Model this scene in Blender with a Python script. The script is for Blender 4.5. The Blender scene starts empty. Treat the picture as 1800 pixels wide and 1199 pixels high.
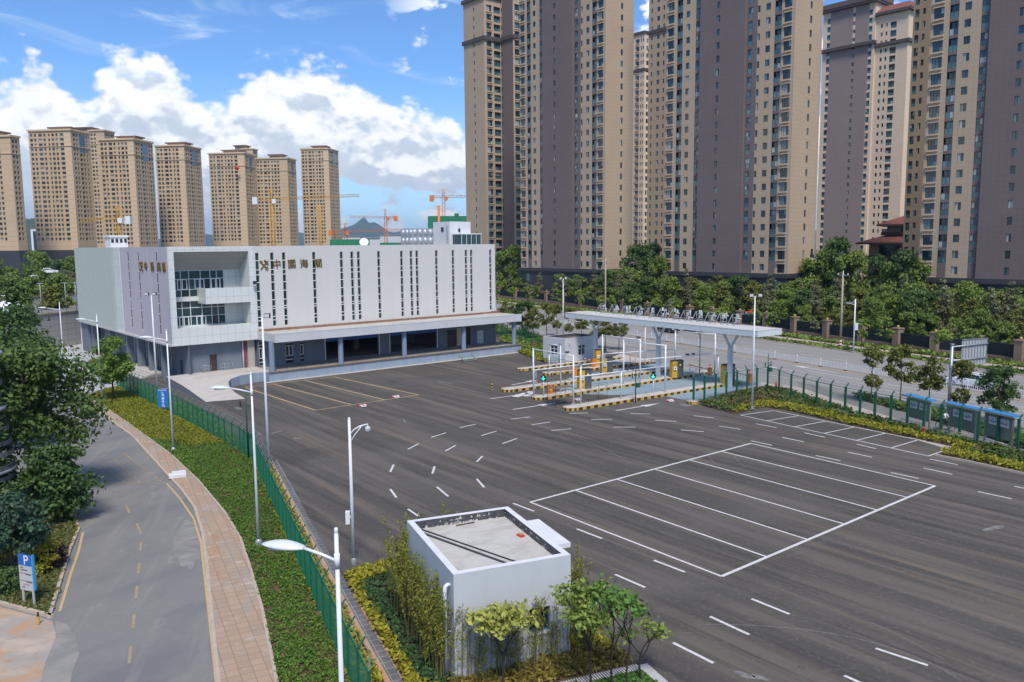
import bpy, math, random
import numpy as np
from mathutils import Vector, Matrix

# ------------------------------------------------------------------ camera, world, sun, exposure
SC = bpy.context.scene
COL = SC.collection
R = math.radians
CAM_F, CAM_Y, CAM_ROLL, CAM_H = 1430.0, 430.0, 0.0089, 16.4      # focal length and horizon in photo pixels, roll, height in metres
_p = math.atan((599.5 - CAM_Y) / CAM_F)
_fwd = Vector((0, math.cos(_p), -math.sin(_p)))
_rt = Vector((1, 0, 0)); _up = _rt.cross(_fwd)
_c, _s = math.cos(CAM_ROLL), math.sin(CAM_ROLL)
_ix = _c * _rt - _s * _up
_iy = -_s * _rt - _c * _up
camd = bpy.data.cameras.new('camera'); camd.sensor_fit = 'HORIZONTAL'; camd.sensor_width = 36
camd.lens = CAM_F / 1800 * 36; camd.clip_start = 0.5; camd.clip_end = 60000
cam = bpy.data.objects.new('camera', camd); COL.objects.link(cam); SC.camera = cam
cam.matrix_world = Matrix(((_ix.x, -_iy.x, -_fwd.x, 0), (_ix.y, -_iy.y, -_fwd.y, 0), (_ix.z, -_iy.z, -_fwd.z, CAM_H), (0, 0, 0, 1)))


def ray(px, py):
    return ((px - 900) / CAM_F) * _ix + ((py - 599.5) / CAM_F) * _iy + _fwd


def G(px, py, z=0.0):
    """point of the horizontal plane z seen at photo pixel (px, py)"""
    d = ray(px, py); t = (z - CAM_H) / d.z
    return Vector((d.x * t, d.y * t, z))


def Hz(base, px, py):
    """height above ground of photo pixel (px, py) on the vertical through base"""
    d = ray(px, py)
    t = (base.x * d.x + base.y * d.y) / (d.x * d.x + d.y * d.y)
    return CAM_H + d.z * t


def at(px, py, dist):
    """point at horizontal distance dist seen at photo pixel"""
    d = ray(px, py); t = dist / math.hypot(d.x, d.y)
    return Vector((d.x * t, d.y * t, CAM_H + d.z * t))


def proj(P):
    v = Vector(P) - Vector((0, 0, CAM_H)); w = v.dot(_fwd); return 900 + CAM_F * v.dot(_ix) / w, 599.5 + CAM_F * v.dot(_iy) / w


SUN_AZ, SUN_EL = math.degrees(math.atan2(-0.985, 0.17)), 55.0
sd = Vector((math.cos(R(SUN_AZ)) * math.cos(R(SUN_EL)), math.sin(R(SUN_AZ)) * math.cos(R(SUN_EL)), math.sin(R(SUN_EL))))
sl = bpy.data.lights.new('sun', 'SUN'); sl.energy = 3.0; sl.angle = R(14); sl.color = (1.0, 0.93, 0.83)
so = bpy.data.objects.new('sun', sl); COL.objects.link(so)
so.rotation_euler = (-sd).to_track_quat('-Z', 'Y').to_euler()
SC.view_settings.view_transform = 'Standard'; SC.view_settings.look = 'None'
SC.view_settings.exposure = 0.44; SC.view_settings.gamma = 1.0
SC.render.film_transparent = False
try:
    SC.cycles.use_denoising = True
    SC.cycles.max_bounces = 6; SC.cycles.transparent_max_bounces = 12
    SC.cycles.sample_clamp_indirect = 6
except Exception:
    pass

W = bpy.data.worlds.new('World'); SC.world = W; W.use_nodes = True


W.cycles.sampling_method = 'MANUAL'; W.cycles.sample_map_resolution = 512


def build_world():
    nt = W.node_tree; nt.nodes.clear(); N = nt.nodes; L = nt.links

    def nn(t, **k):
        n = N.new(t)
        for a, v in k.items():
            setattr(n, a, v)
        return n

    def mth(op, a, b=None, c=None, clamp=False):
        n = N.new('ShaderNodeMath'); n.operation = op; n.use_clamp = clamp
        for i, v in enumerate((a, b, c)):
            if v is None:
                continue
            if isinstance(v, (int, float)):
                n.inputs[i].default_value = v
            else:
                L.new(v, n.inputs[i])
        return n.outputs[0]

    def sstep(v, a, b):
        n = N.new('ShaderNodeMapRange'); n.interpolation_type = 'SMOOTHSTEP'
        L.new(v, n.inputs[0]); n.inputs[1].default_value = a; n.inputs[2].default_value = b
        return n.outputs[0]

    def rgb(a, b, f):
        n = N.new('ShaderNodeMix'); n.data_type = 'RGBA'
        for sock, v in ((n.inputs[0], f), (n.inputs[6], a), (n.inputs[7], b)):
            if isinstance(v, (tuple, list)):
                sock.default_value = (*v, 1)
            elif isinstance(v, (int, float)):
                sock.default_value = v
            else:
                L.new(v, sock)
        return n.outputs[2]
    out = nn('ShaderNodeOutputWorld'); bg = nn('ShaderNodeBackground')
    sky = nn('ShaderNodeTexSky', sky_type='NISHITA'); sky.sun_disc = False
    sky.sun_elevation = R(SUN_EL); sky.sun_rotation = R(90 - SUN_AZ)
    sky.altitude = 1900; sky.air_density = 1.0; sky.dust_density = 0.6; sky.ozone_density = 2.2
    tc = nn('ShaderNodeTexCoord'); sp = nn('ShaderNodeSeparateXYZ'); L.new(tc.outputs['Generated'], sp.inputs[0])
    x, y, z = sp.outputs
    az = mth('MULTIPLY', mth('ARCTAN2', x, y), 57.29578)             # degrees east of +Y
    el = mth('MULTIPLY', mth('ARCSINE', z), 57.29578)
    cv = nn('ShaderNodeCombineXYZ'); L.new(az, cv.inputs[0]); L.new(mth('MULTIPLY', el, 1.5), cv.inputs[1])

    def noise(scale, detail, rough=0.55, off=0.0, sx=1.0, sy=1.0, dist=0.0):
        m = nn('ShaderNodeMapping'); L.new(cv.outputs[0], m.inputs[0])
        m.inputs['Location'].default_value = (off, off * 1.7, off * 0.3); m.inputs['Scale'].default_value = (sx, sy, 1)
        n = nn('ShaderNodeTexNoise', noise_dimensions='2D'); L.new(m.outputs[0], n.inputs[0])
        n.inputs['Scale'].default_value = scale; n.inputs['Detail'].default_value = detail
        n.inputs['Roughness'].default_value = rough; n.inputs['Distortion'].default_value = dist
        return n.outputs[0]
    # upper rim of the cumulus bank as a function of azimuth
    fc = nn('ShaderNodeFloatCurve'); t = mth('DIVIDE', mth('ADD', az, 60.0), 120.0, clamp=True); L.new(t, fc.inputs[1])
    pts = [(-60, 9.5), (-42, 8.5), (-33.0, 8.4), (-30.6, 11.0), (-29.0, 10.8), (-27.3, 8.6), (-26.3, 9.6), (-24.6, 12.0), (-22.6, 11.4), (-20.8, 9.4), (-19.3, 9.2),
           (-17.0, 11.4), (-14.4, 12.0), (-12.0, 11.3), (-9.0, 9.9), (-6.2, 8.6), (-3.0, 7.6), (0.5, 7.0), (6, 7.0), (12, 6.0), (20, 8.5), (32, 7.0), (45, 9), (60, 8)]
    c = fc.mapping.curves[0]
    while len(c.points) > 2:
        c.points.remove(c.points[1])
    c.points[0].location = ((pts[0][0] + 60) / 120, pts[0][1] / 25); c.points[1].location = ((pts[-1][0] + 60) / 120, pts[-1][1] / 25)
    for a, e in pts[1:-1]:
        c.points.new((a + 60) / 120, e / 25)
    for p in c.points:
        p.handle_type = 'AUTO_CLAMPED'
    fc.mapping.update()
    rim = mth('MULTIPLY', fc.outputs[0], 25.0)
    big = mth('SUBTRACT', noise(0.11, 3, 0.5, 9.4), 0.5)

    def field(up):
        """cloud thickness at a direction (up degrees above it): rim of the bank, puffs, gaps low down"""
        e = mth('ADD', el, up); c2 = nn('ShaderNodeCombineXYZ'); L.new(az, c2.inputs[0]); L.new(mth('MULTIPLY', e, 1.45), c2.inputs[1])

        def nz(scale, detail, off, rough=0.55, dist=0.0):
            m = nn('ShaderNodeMapping'); L.new(c2.outputs[0], m.inputs[0]); m.inputs['Location'].default_value = (off, off * 1.7, off * .3)
            n = nn('ShaderNodeTexNoise', noise_dimensions='2D'); L.new(m.outputs[0], n.inputs[0]); n.inputs['Scale'].default_value = scale; n.inputs['Detail'].default_value = detail
            n.inputs['Roughness'].default_value = rough; n.inputs['Distortion'].default_value = dist
            return mth('SUBTRACT', n.outputs[0], 0.5)
        vo = nn('ShaderNodeTexVoronoi'); vo.voronoi_dimensions = '2D'; vo.feature = 'F1'; L.new(c2.outputs[0], vo.inputs[0]); vo.inputs['Scale'].default_value = 0.42; vo.inputs['Detail'].default_value = 2.0; vo.inputs['Roughness'].default_value = 0.55
        lump = mth('SUBTRACT', 0.42, vo.outputs['Distance'])
        t = mth('ADD', mth('ADD', mth('MULTIPLY', mth('SUBTRACT', rim, e), 0.40), 0.42), mth('MULTIPLY', nz(0.30, 6, 3.1, 0.6), 2.3))
        t = mth('ADD', t, mth('MULTIPLY', lump, 0.65)); t = mth('MINIMUM', t, 1.8)
        lowv = mth('ADD', mth('MULTIPLY', nz(0.16, 5, 21.7, 0.58), 6.0), 2.5)
        lowv = mth('ADD', lowv, mth('MULTIPLY', sstep(az, -27.0, -8.0), -1.75))
        lowv = mth('ADD', lowv, mth('MULTIPLY', sstep(e, 3.0, 8.0), 2.2))
        lowv = mth('ADD', lowv, mth('MULTIPLY', lump, 0.6))
        return mth('MINIMUM', t, lowv)
    f0 = field(0.0); f1 = field(1.15)
    cum = sstep(f0, 0.0, 0.60)
    # single small cumulus and thin streaks above the bank
    small = mth('ADD', noise(0.30, 5, 0.55, 35.2, sy=1.2, dist=0.2), mth('MULTIPLY', big, 0.5))
    spot = mth('MULTIPLY', sstep(small, 0.58, 0.70), mth('MULTIPLY', sstep(az, -10.0, -4.0), 0.95))
    wisp = mth('MULTIPLY', sstep(noise(0.11, 6, 0.62, 51.0, sx=0.8, sy=2.3, dist=0.7), 0.53, 0.78), 0.50)
    wisp = mth('MULTIPLY', wisp, sstep(el, 9.0, 12.0))
    lit = sstep(mth('SUBTRACT', f0, f1), -0.10, 0.62)                   # bright where the cloud thins out above, grey beneath thicker cloud
    lit = mth('MAXIMUM', lit, mth('SUBTRACT', 1.0, sstep(f1, -0.1, 0.7)))
    cloud = rgb((0.47, 0.54, 0.64), (0.88, 0.89, 0.90), mth('ADD', mth('MULTIPLY', lit, 0.85), mth('MULTIPLY', sstep(noise(0.5, 4, 0.6, 63.0), 0.35, 0.7), 0.15)))
    bl = nn('ShaderNodeMix', data_type='RGBA', blend_type='MULTIPLY'); bl.inputs[0].default_value = 1.0
    L.new(sky.outputs[0], bl.inputs[6]); bl.inputs[7].default_value = (0.079, 0.108, 0.136, 1)
    skyc = bl.outputs[2]
    pale = rgb(skyc, (0.50, 0.68, 0.86), mth('MULTIPLY', mth('SUBTRACT', 1.0, sstep(el, 0.0, 12.0)), 0.62))
    c1 = rgb(pale, (0.72, 0.80, 0.90), wisp)
    c2 = rgb(c1, (0.86, 0.89, 0.93), spot)
    c3 = rgb(c2, cloud, cum)
    L.new(c3, bg.inputs[0]); bg.inputs[1].default_value = 1.0
    L.new(bg.outputs[0], out.inputs[0])


build_world()

# ------------------------------------------------------------------ helpers


class MB:
    """collects shapes and links them as ONE mesh object"""

    def __init__(self):
        self.v = []; self.f = []; self.m = []; self.s = []

    def quad(self, a, b, c, d, m=0, sm=False):
        i = len(self.v); self.v += [tuple(a), tuple(b), tuple(c), tuple(d)]; self.f.append((i, i + 1, i + 2, i + 3)); self.m.append(m); self.s.append(sm)
        return self

    def poly(self, pts, m=0):
        i = len(self.v); self.v += [tuple(p) for p in pts]; self.f.append(tuple(range(i, i + len(pts)))); self.m.append(m); self.s.append(False)
        return self

    def box(self, x0, x1, y0, y1, z0, z1, m=0, skip=''):
        i = len(self.v)
        self.v += [(x0, y0, z0), (x1, y0, z0), (x1, y1, z0), (x0, y1, z0), (x0, y0, z1), (x1, y0, z1), (x1, y1, z1), (x0, y1, z1)]
        for k, f in (('b', (3, 2, 1, 0)), ('t', (4, 5, 6, 7)), ('f', (0, 1, 5, 4)), ('r', (1, 2, 6, 5)), ('k', (2, 3, 7, 6)), ('l', (3, 0, 4, 7))):
            if k not in skip:
                self.f.append(tuple(i + j for j in f)); self.m.append(m); self.s.append(False)
        return self

    def prism(self, pts, z0, z1, m=0, mt=None, bottom=True):
        """vertical prism over a counter-clockwise outline"""
        n = len(pts); i = len(self.v)
        a = sum(pts[k][0] * pts[(k + 1) % n][1] - pts[(k + 1) % n][0] * pts[k][1] for k in range(n))
        if a < 0:
            pts = pts[::-1]
        self.v += [(p[0], p[1], z0) for p in pts] + [(p[0], p[1], z1) for p in pts]
        for k in range(n):
            self.f.append((i + k, i + (k + 1) % n, i + n + (k + 1) % n, i + n + k)); self.m.append(m); self.s.append(False)
        self.f.append(tuple(i + n + k for k in range(n))); self.m.append(m if mt is None else mt); self.s.append(False)
        if bottom:
            self.f.append(tuple(i + n - 1 - k for k in range(n))); self.m.append(m); self.s.append(False)
        return self

    def tube(self, p0, p1, r0, r1=None, n=8, m=0, caps=True):
        return self.path([p0, p1], [r0, r0 if r1 is None else r1], n, m, caps)

    def path(self, pts, rad, n=8, m=0, caps=True):
        pts = [Vector(p) for p in pts]
        if isinstance(rad, (int, float)):
            rad = [rad] * len(pts)
        i0 = len(self.v); up = None
        for k, p in enumerate(pts):
            t = (pts[min(k + 1, len(pts) - 1)] - pts[max(k - 1, 0)]).normalized()
            if up is None:
                up = Vector((0, 0, 1)) if abs(t.z) < 0.9 else Vector((1, 0, 0))
            x = t.cross(up).normalized(); up = x.cross(t).normalized()
            for j in range(n):
                a = 2 * math.pi * j / n
                q = p + (x * math.cos(a) + up * math.sin(a)) * rad[k]
                self.v.append((q.x, q.y, q.z))
        for k in range(len(pts) - 1):
            for j in range(n):
                a = i0 + k * n + j; b = i0 + k * n + (j + 1) % n
                self.f.append((a, a + n, b + n, b)); self.m.append(m); self.s.append(True)
        if caps:
            self.f.append(tuple(i0 + j for j in range(n))); self.m.append(m); self.s.append(False)
            e = i0 + (len(pts) - 1) * n
            self.f.append(tuple(e + n - 1 - j for j in range(n))); self.m.append(m); self.s.append(False)
        return self

    def lathe(self, prof, n=16, c=(0, 0, 0), m=0):
        i0 = len(self.v)
        for r, z in prof:
            for j in range(n):
                a = 2 * math.pi * j / n
                self.v.append((c[0] + r * math.cos(a), c[1] + r * math.sin(a), c[2] + z))
        for k in range(len(prof) - 1):
            for j in range(n):
                a = i0 + k * n + j; b = i0 + k * n + (j + 1) % n
                self.f.append((a, b, b + n, a + n)); self.m.append(m); self.s.append(True)
        return self

    def bar(self, a, b, w, h, m=0):
        """box-section bar from a to b, w wide, h high"""
        a = Vector(a); b = Vector(b); t = (b - a).normalized()
        u = Vector((0, 0, 1)) if abs(t.z) < 0.95 else Vector((0, 1, 0))
        x = t.cross(u).normalized(); y = x.cross(t).normalized()
        i = len(self.v)
        for p in (a, b):
            for sx, sy in ((-1, -1), (1, -1), (1, 1), (-1, 1)):
                q = p + x * (sx * w / 2) + y * (sy * h / 2); self.v.append((q.x, q.y, q.z))
        for f in ((0, 1, 2, 3), (7, 6, 5, 4), (0, 4, 5, 1), (1, 5, 6, 2), (2, 6, 7, 3), (3, 7, 4, 0)):
            self.f.append(tuple(i + j for j in f)); self.m.append(m); self.s.append(False)
        return self

    def build(self, name, mats, parent=None, kind=None, label=None):
        me = bpy.data.meshes.new(name)
        me.from_pydata(self.v, [], self.f)
        if not isinstance(mats, (list, tuple)):
            mats = [mats]
        for mm in mats:
            me.materials.append(mm)
        me.polygons.foreach_set('material_index', self.m)
        me.polygons.foreach_set('use_smooth', self.s)
        me.update()
        return link(name, me, parent, kind, label)


def link(name, me, parent=None, kind=None, label=None):
    o = bpy.data.objects.new(name, me); COL.objects.link(o)
    if parent is not None:
        o.parent = parent
    if kind:
        o['kind'] = kind
    if label:
        o['label'] = label
    return o


def thing(name, label, cat, loc=(0, 0, 0), rz=0.0, group=None):
    o = bpy.data.objects.new(name, None); COL.objects.link(o)
    o.empty_display_size = 0.3
    o.location = loc; o.rotation_euler = (0, 0, rz); tag(o, label, cat, group)
    return o


def tag(o, label, cat, group=None):
    o['label'] = label; o['category'] = cat
    if group:
        o['group'] = group
    return o


KIDS = {}


def dup(root, loc, rz=0.0, label=None, group=None, scale=None):
    """copy of a thing with copies of its parts and their sub-parts"""
    r = root.copy(); COL.objects.link(r); r.location = loc; r.rotation_euler = (0, 0, rz)
    if label:
        r['label'] = label
    if group:
        r['group'] = group
    if scale is not None:
        r.scale = (scale,) * 3 if isinstance(scale, (int, float)) else scale
    if root.name not in KIDS:
        KIDS[root.name] = [(ch, list(ch.children)) for ch in root.children]
    for ch, sub in KIDS[root.name]:
        k = ch.copy(); COL.objects.link(k); k.parent = r
        for g in sub:
            q = g.copy(); COL.objects.link(q); q.parent = k
    return r


def np_mesh(name, verts, faces, mats, midx=None):
    """mesh from numpy arrays, all faces with the same number of corners"""
    me = bpy.data.meshes.new(name)
    nv, nf, k = len(verts), len(faces), faces.shape[1]
    me.vertices.add(nv); me.vertices.foreach_set('co', np.asarray(verts, dtype=np.float32).ravel())
    me.loops.add(nf * k); me.loops.foreach_set('vertex_index', np.asarray(faces, dtype=np.int32).ravel())
    me.polygons.add(nf); me.polygons.foreach_set('loop_start', np.arange(0, nf * k, k, dtype=np.int32))
    me.polygons.foreach_set('loop_total', np.full(nf, k, dtype=np.int32))
    for mm in (mats if isinstance(mats, (list, tuple)) else [mats]):
        me.materials.append(mm)
    if midx is not None:
        me.polygons.foreach_set('material_index', np.asarray(midx, dtype=np.int32))
    me.update(calc_edges=True)
    return me


# ------------------------------------------------------------------ materials
MATS = {}


def mat(name, col, rough=0.7, metal=0.0, var=None, vs=3.0, vd=4, var2=None, vs2=0.3, grid=None, gcol=0.7, bump=0.0, bs=40.0, spec=None, emit=None,
        rnd=0.0, alpha=None, stretch=None, rot=0.0, streak=None):
    """Principled material: base colour, soft noise variation, joint grid (u step, v step, width) on u = x+y, v = z"""
    if name in MATS:
        return MATS[name]
    m = bpy.data.materials.new(name); m.use_nodes = True; MATS[name] = m
    nt = m.node_tree; N, L = nt.nodes, nt.links; b = N['Principled BSDF']
    b.inputs['Roughness'].default_value = rough; b.inputs['Metallic'].default_value = metal
    if spec is not None:
        b.inputs['Specular IOR Level'].default_value = spec
    b.inputs['Base Color'].default_value = (*col, 1)
    if emit:
        b.inputs['Emission Color'].default_value = (*emit[:3], 1); b.inputs['Emission Strength'].default_value = emit[3]
    tc = N.new('ShaderNodeTexCoord'); cur = None

    def mixc(a, bb, f, bt='MIX'):
        n = N.new('ShaderNodeMix'); n.data_type = 'RGBA'; n.blend_type = bt
        for s, v in ((n.inputs[0], f), (n.inputs[6], a), (n.inputs[7], bb)):
            if isinstance(v, (tuple, list)):
                s.default_value = (*v, 1)
            elif isinstance(v, (int, float)):
                s.default_value = v
            else:
                L.new(v, s)
        return n.outputs[2]

    def nz(scale, detail, src='Object', st=None, rz=0.0):
        n = N.new('ShaderNodeTexNoise'); n.inputs['Scale'].default_value = scale; n.inputs['Detail'].default_value = detail; n.inputs['Roughness'].default_value = 0.6
        mp = N.new('ShaderNodeMapping'); L.new(tc.outputs[src], mp.inputs[0])
        mp.inputs['Rotation'].default_value = (0, 0, rz)
        if st:
            mp.inputs['Scale'].default_value = st
        L.new(mp.outputs[0], n.inputs[0])
        r = N.new('ShaderNodeMapRange'); L.new(n.outputs[0], r.inputs[0]); r.inputs[1].default_value = 0.3; r.inputs[2].default_value = 0.7
        return r.outputs[0]
    cur = col
    if var:
        cur = mixc(cur, var, nz(vs, vd, st=stretch, rz=rot))
    if var2:
        cur = mixc(cur, var2, nz(vs2, 3))
    if streak:                                                     # rain runs: noise stretched along z
        cur = mixc(cur, streak, nz(1.3, 5, st=(1, 1, 0.06)))
    if grid:
        sp = N.new('ShaderNodeSeparateXYZ'); L.new(tc.outputs['Object'], sp.inputs[0])
        a = N.new('ShaderNodeMath'); a.operation = 'ADD'; L.new(sp.outputs[0], a.inputs[0]); L.new(sp.outputs[1], a.inputs[1])
        fs = []
        if grid[0] == 'xy':
            srcs = ((sp.outputs[0], grid[1]), (sp.outputs[1], grid[2])); gw = grid[3]
        else:
            srcs = ((a.outputs[0], grid[0]), (sp.outputs[2], grid[1])); gw = grid[2]
        for src, st in srcs:
            if not st:
                continue
            d = N.new('ShaderNodeMath'); d.operation = 'DIVIDE'; L.new(src, d.inputs[0]); d.inputs[1].default_value = st
            f = N.new('ShaderNodeMath'); f.operation = 'FRACT'; L.new(d.outputs[0], f.inputs[0])
            q = N.new('ShaderNodeMath'); q.operation = 'LESS_THAN'; L.new(f.outputs[0], q.inputs[0]); q.inputs[1].default_value = gw / st
            fs.append(q.outputs[0])
        if len(fs) == 2:
            mx = N.new('ShaderNodeMath'); mx.operation = 'MAXIMUM'; L.new(fs[0], mx.inputs[0]); L.new(fs[1], mx.inputs[1]); fac = mx.outputs[0]
        else:
            fac = fs[0]
        k = (gcol,) * 3 if isinstance(gcol, (int, float)) else gcol
        cur = mixc(cur, mixc(cur, k, 1.0, 'MULTIPLY'), fac)
    if rnd:
        g = N.new('ShaderNodeNewGeometry'); oi = N.new('ShaderNodeObjectInfo')
        a = N.new('ShaderNodeMath'); a.operation = 'ADD'; L.new(g.outputs['Random Per Island'], a.inputs[0]); L.new(oi.outputs['Random'], a.inputs[1])
        f = N.new('ShaderNodeMath'); f.operation = 'FRACT'; L.new(a.outputs[0], f.inputs[0])
        h = N.new('ShaderNodeHueSaturation'); h.inputs['Hue'].default_value = 0.5
        r = N.new('ShaderNodeMapRange'); L.new(f.outputs[0], r.inputs[0]); r.inputs[3].default_value = 1 - rnd; r.inputs[4].default_value = 1 + rnd
        L.new(r.outputs[0], h.inputs['Value'])
        if isinstance(cur, tuple):
            h.inputs['Color'].default_value = (*cur, 1)
        else:
            L.new(cur, h.inputs['Color'])
        cur = h.outputs[0]
    if not isinstance(cur, tuple):
        L.new(cur, b.inputs['Base Color'])
    if bump:
        n = N.new('ShaderNodeTexNoise'); n.inputs['Scale'].default_value = bs; n.inputs['Detail'].default_value = 6; L.new(tc.outputs['Object'], n.inputs[0])
        bp = N.new('ShaderNodeBump'); bp.inputs['Strength'].default_value = bump; bp.inputs['Distance'].default_value = 0.05
        L.new(n.outputs[0], bp.inputs['Height']); L.new(bp.outputs[0], b.inputs['Normal'])
    return m


def leaf_mat(name, c1, c2, c3=None, trans=0.25):
    """foliage: each leaf its own tint between c1 and c2, a few of c3"""
    if name in MATS:
        return MATS[name]
    c1, c2 = [tuple(k * 1.28 for k in c) for c in (c1, c2)]
    m = bpy.data.materials.new(name); m.use_nodes = True; MATS[name] = m
    nt = m.node_tree; N, L = nt.nodes, nt.links; b = N['Principled BSDF']; out = N['Material Output']
    g = N.new('ShaderNodeNewGeometry'); oi = N.new('ShaderNodeObjectInfo')
    a = N.new('ShaderNodeMath'); a.operation = 'MULTIPLY_ADD'; L.new(oi.outputs['Random'], a.inputs[0]); a.inputs[1].default_value = 0.35
    L.new(g.outputs['Random Per Island'], a.inputs[2])
    cr = N.new('ShaderNodeValToRGB'); L.new(a.outputs[0], cr.inputs[0])
    e = cr.color_ramp.elements; e[0].position = 0.0; e[0].color = (*c1, 1); e[1].position = 1.0; e[1].color = (*c2, 1)
    if c3:
        q = e.new(1.25 if False else 0.93); q.color = (*c2, 1); e[2].color = (*c3, 1)
    L.new(cr.outputs[0], b.inputs['Base Color']); b.inputs['Roughness'].default_value = 0.55; b.inputs['Specular IOR Level'].default_value = 0.3
    tr = N.new('ShaderNodeBsdfTranslucent'); L.new(cr.outputs[0], tr.inputs[0])
    mx = N.new('ShaderNodeMixShader'); mx.inputs[0].default_value = trans
    L.new(b.outputs[0], mx.inputs[1]); L.new(tr.outputs[0], mx.inputs[2]); L.new(mx.outputs[0], out.inputs[0])
    return m


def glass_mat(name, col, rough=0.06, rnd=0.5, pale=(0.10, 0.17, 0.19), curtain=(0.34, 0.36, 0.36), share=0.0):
    """window glass; share of the panes get a painted sky reflection (pale) or curtains behind"""
    m = mat(name, col, rough, 0.0, rnd=rnd, spec=0.9)
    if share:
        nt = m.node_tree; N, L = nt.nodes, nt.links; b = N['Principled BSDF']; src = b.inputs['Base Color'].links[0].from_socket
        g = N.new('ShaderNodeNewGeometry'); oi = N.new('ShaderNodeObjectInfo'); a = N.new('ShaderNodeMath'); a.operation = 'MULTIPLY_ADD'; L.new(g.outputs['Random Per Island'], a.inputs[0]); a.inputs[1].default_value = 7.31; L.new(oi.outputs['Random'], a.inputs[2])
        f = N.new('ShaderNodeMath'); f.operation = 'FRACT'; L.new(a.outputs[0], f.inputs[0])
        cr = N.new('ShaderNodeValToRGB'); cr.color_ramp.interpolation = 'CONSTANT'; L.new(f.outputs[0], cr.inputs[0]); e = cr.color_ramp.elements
        e[0].position = 0; e[0].color = (*curtain, 1); e[1].position = share * .35; e[1].color = (*pale, 1); q = e.new(share); q.color = (0, 0, 0, 1)  # pale blue-grey paints a sky reflection into part of the panes
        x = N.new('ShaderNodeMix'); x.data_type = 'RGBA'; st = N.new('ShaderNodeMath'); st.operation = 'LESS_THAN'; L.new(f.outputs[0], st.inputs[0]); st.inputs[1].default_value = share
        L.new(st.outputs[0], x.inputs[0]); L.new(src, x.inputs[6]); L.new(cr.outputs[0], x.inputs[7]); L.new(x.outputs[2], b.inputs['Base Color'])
    return m


M_white = mat('white_paint', (0.78, 0.79, 0.80), 0.45, var=(0.68, 0.69, 0.70), vs=1.5)
M_pole = mat('white_pole_paint', (0.74, 0.77, 0.80), 0.35, var=(0.62, 0.65, 0.68), vs=0.8)
M_galv = mat('galvanised_steel', (0.42, 0.45, 0.47), 0.45, 0.5, var=(0.30, 0.33, 0.36), vs=2)
M_dark = mat('dark_metal', (0.03, 0.033, 0.036), 0.5)
M_black = mat('black_rubber', (0.018, 0.018, 0.018), 0.7)
M_green = mat('green_fence_paint', (0.012, 0.115, 0.065), 0.45, var=(0.010, 0.085, 0.05), vs=1.0)
M_green_wire = mat('green_wire_coating', (0.014, 0.17, 0.095), 0.5)
M_yellow = mat('yellow_paint', (0.62, 0.38, 0.03), 0.55, var=(0.5, 0.29, 0.03), vs=4)
M_orange = mat('orange_paint', (0.80, 0.22, 0.015), 0.45)
M_red = mat('red_paint', (0.50, 0.03, 0.03), 0.5)
M_line = mat('white_marking_paint', (0.76, 0.76, 0.75), 0.6, var=(0.62, 0.61, 0.60), vs=1.5, var2=(0.50, 0.485, 0.465), vs2=7.0)
M_yline = mat('yellow_marking_paint', (0.58, 0.40, 0.19), 0.7, var=(0.44, 0.32, 0.18), vs=3)
M_yline_old = mat('worn_yellow_marking', (0.40, 0.28, 0.15), 0.8, var=(0.27, 0.22, 0.17), vs=2.5)
M_glass = glass_mat('teal_window_glass', (0.018, 0.055, 0.065))
M_glass_d = glass_mat('dark_window_glass', (0.010, 0.022, 0.03), rnd=0.35)
M_bark = mat('bark', (0.085, 0.062, 0.045), 0.9, var=(0.05, 0.036, 0.027), vs=9, bump=0.4, bs=20)
M_bark_d = mat('dark_bark', (0.045, 0.034, 0.028), 0.9, var=(0.028, 0.02, 0.018), vs=9)
M_blue = mat('blue_sign_paint', (0.015, 0.12, 0.42), 0.45)
# ------------------------------------------------------------------ the setting: ground, roads, markings


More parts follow.
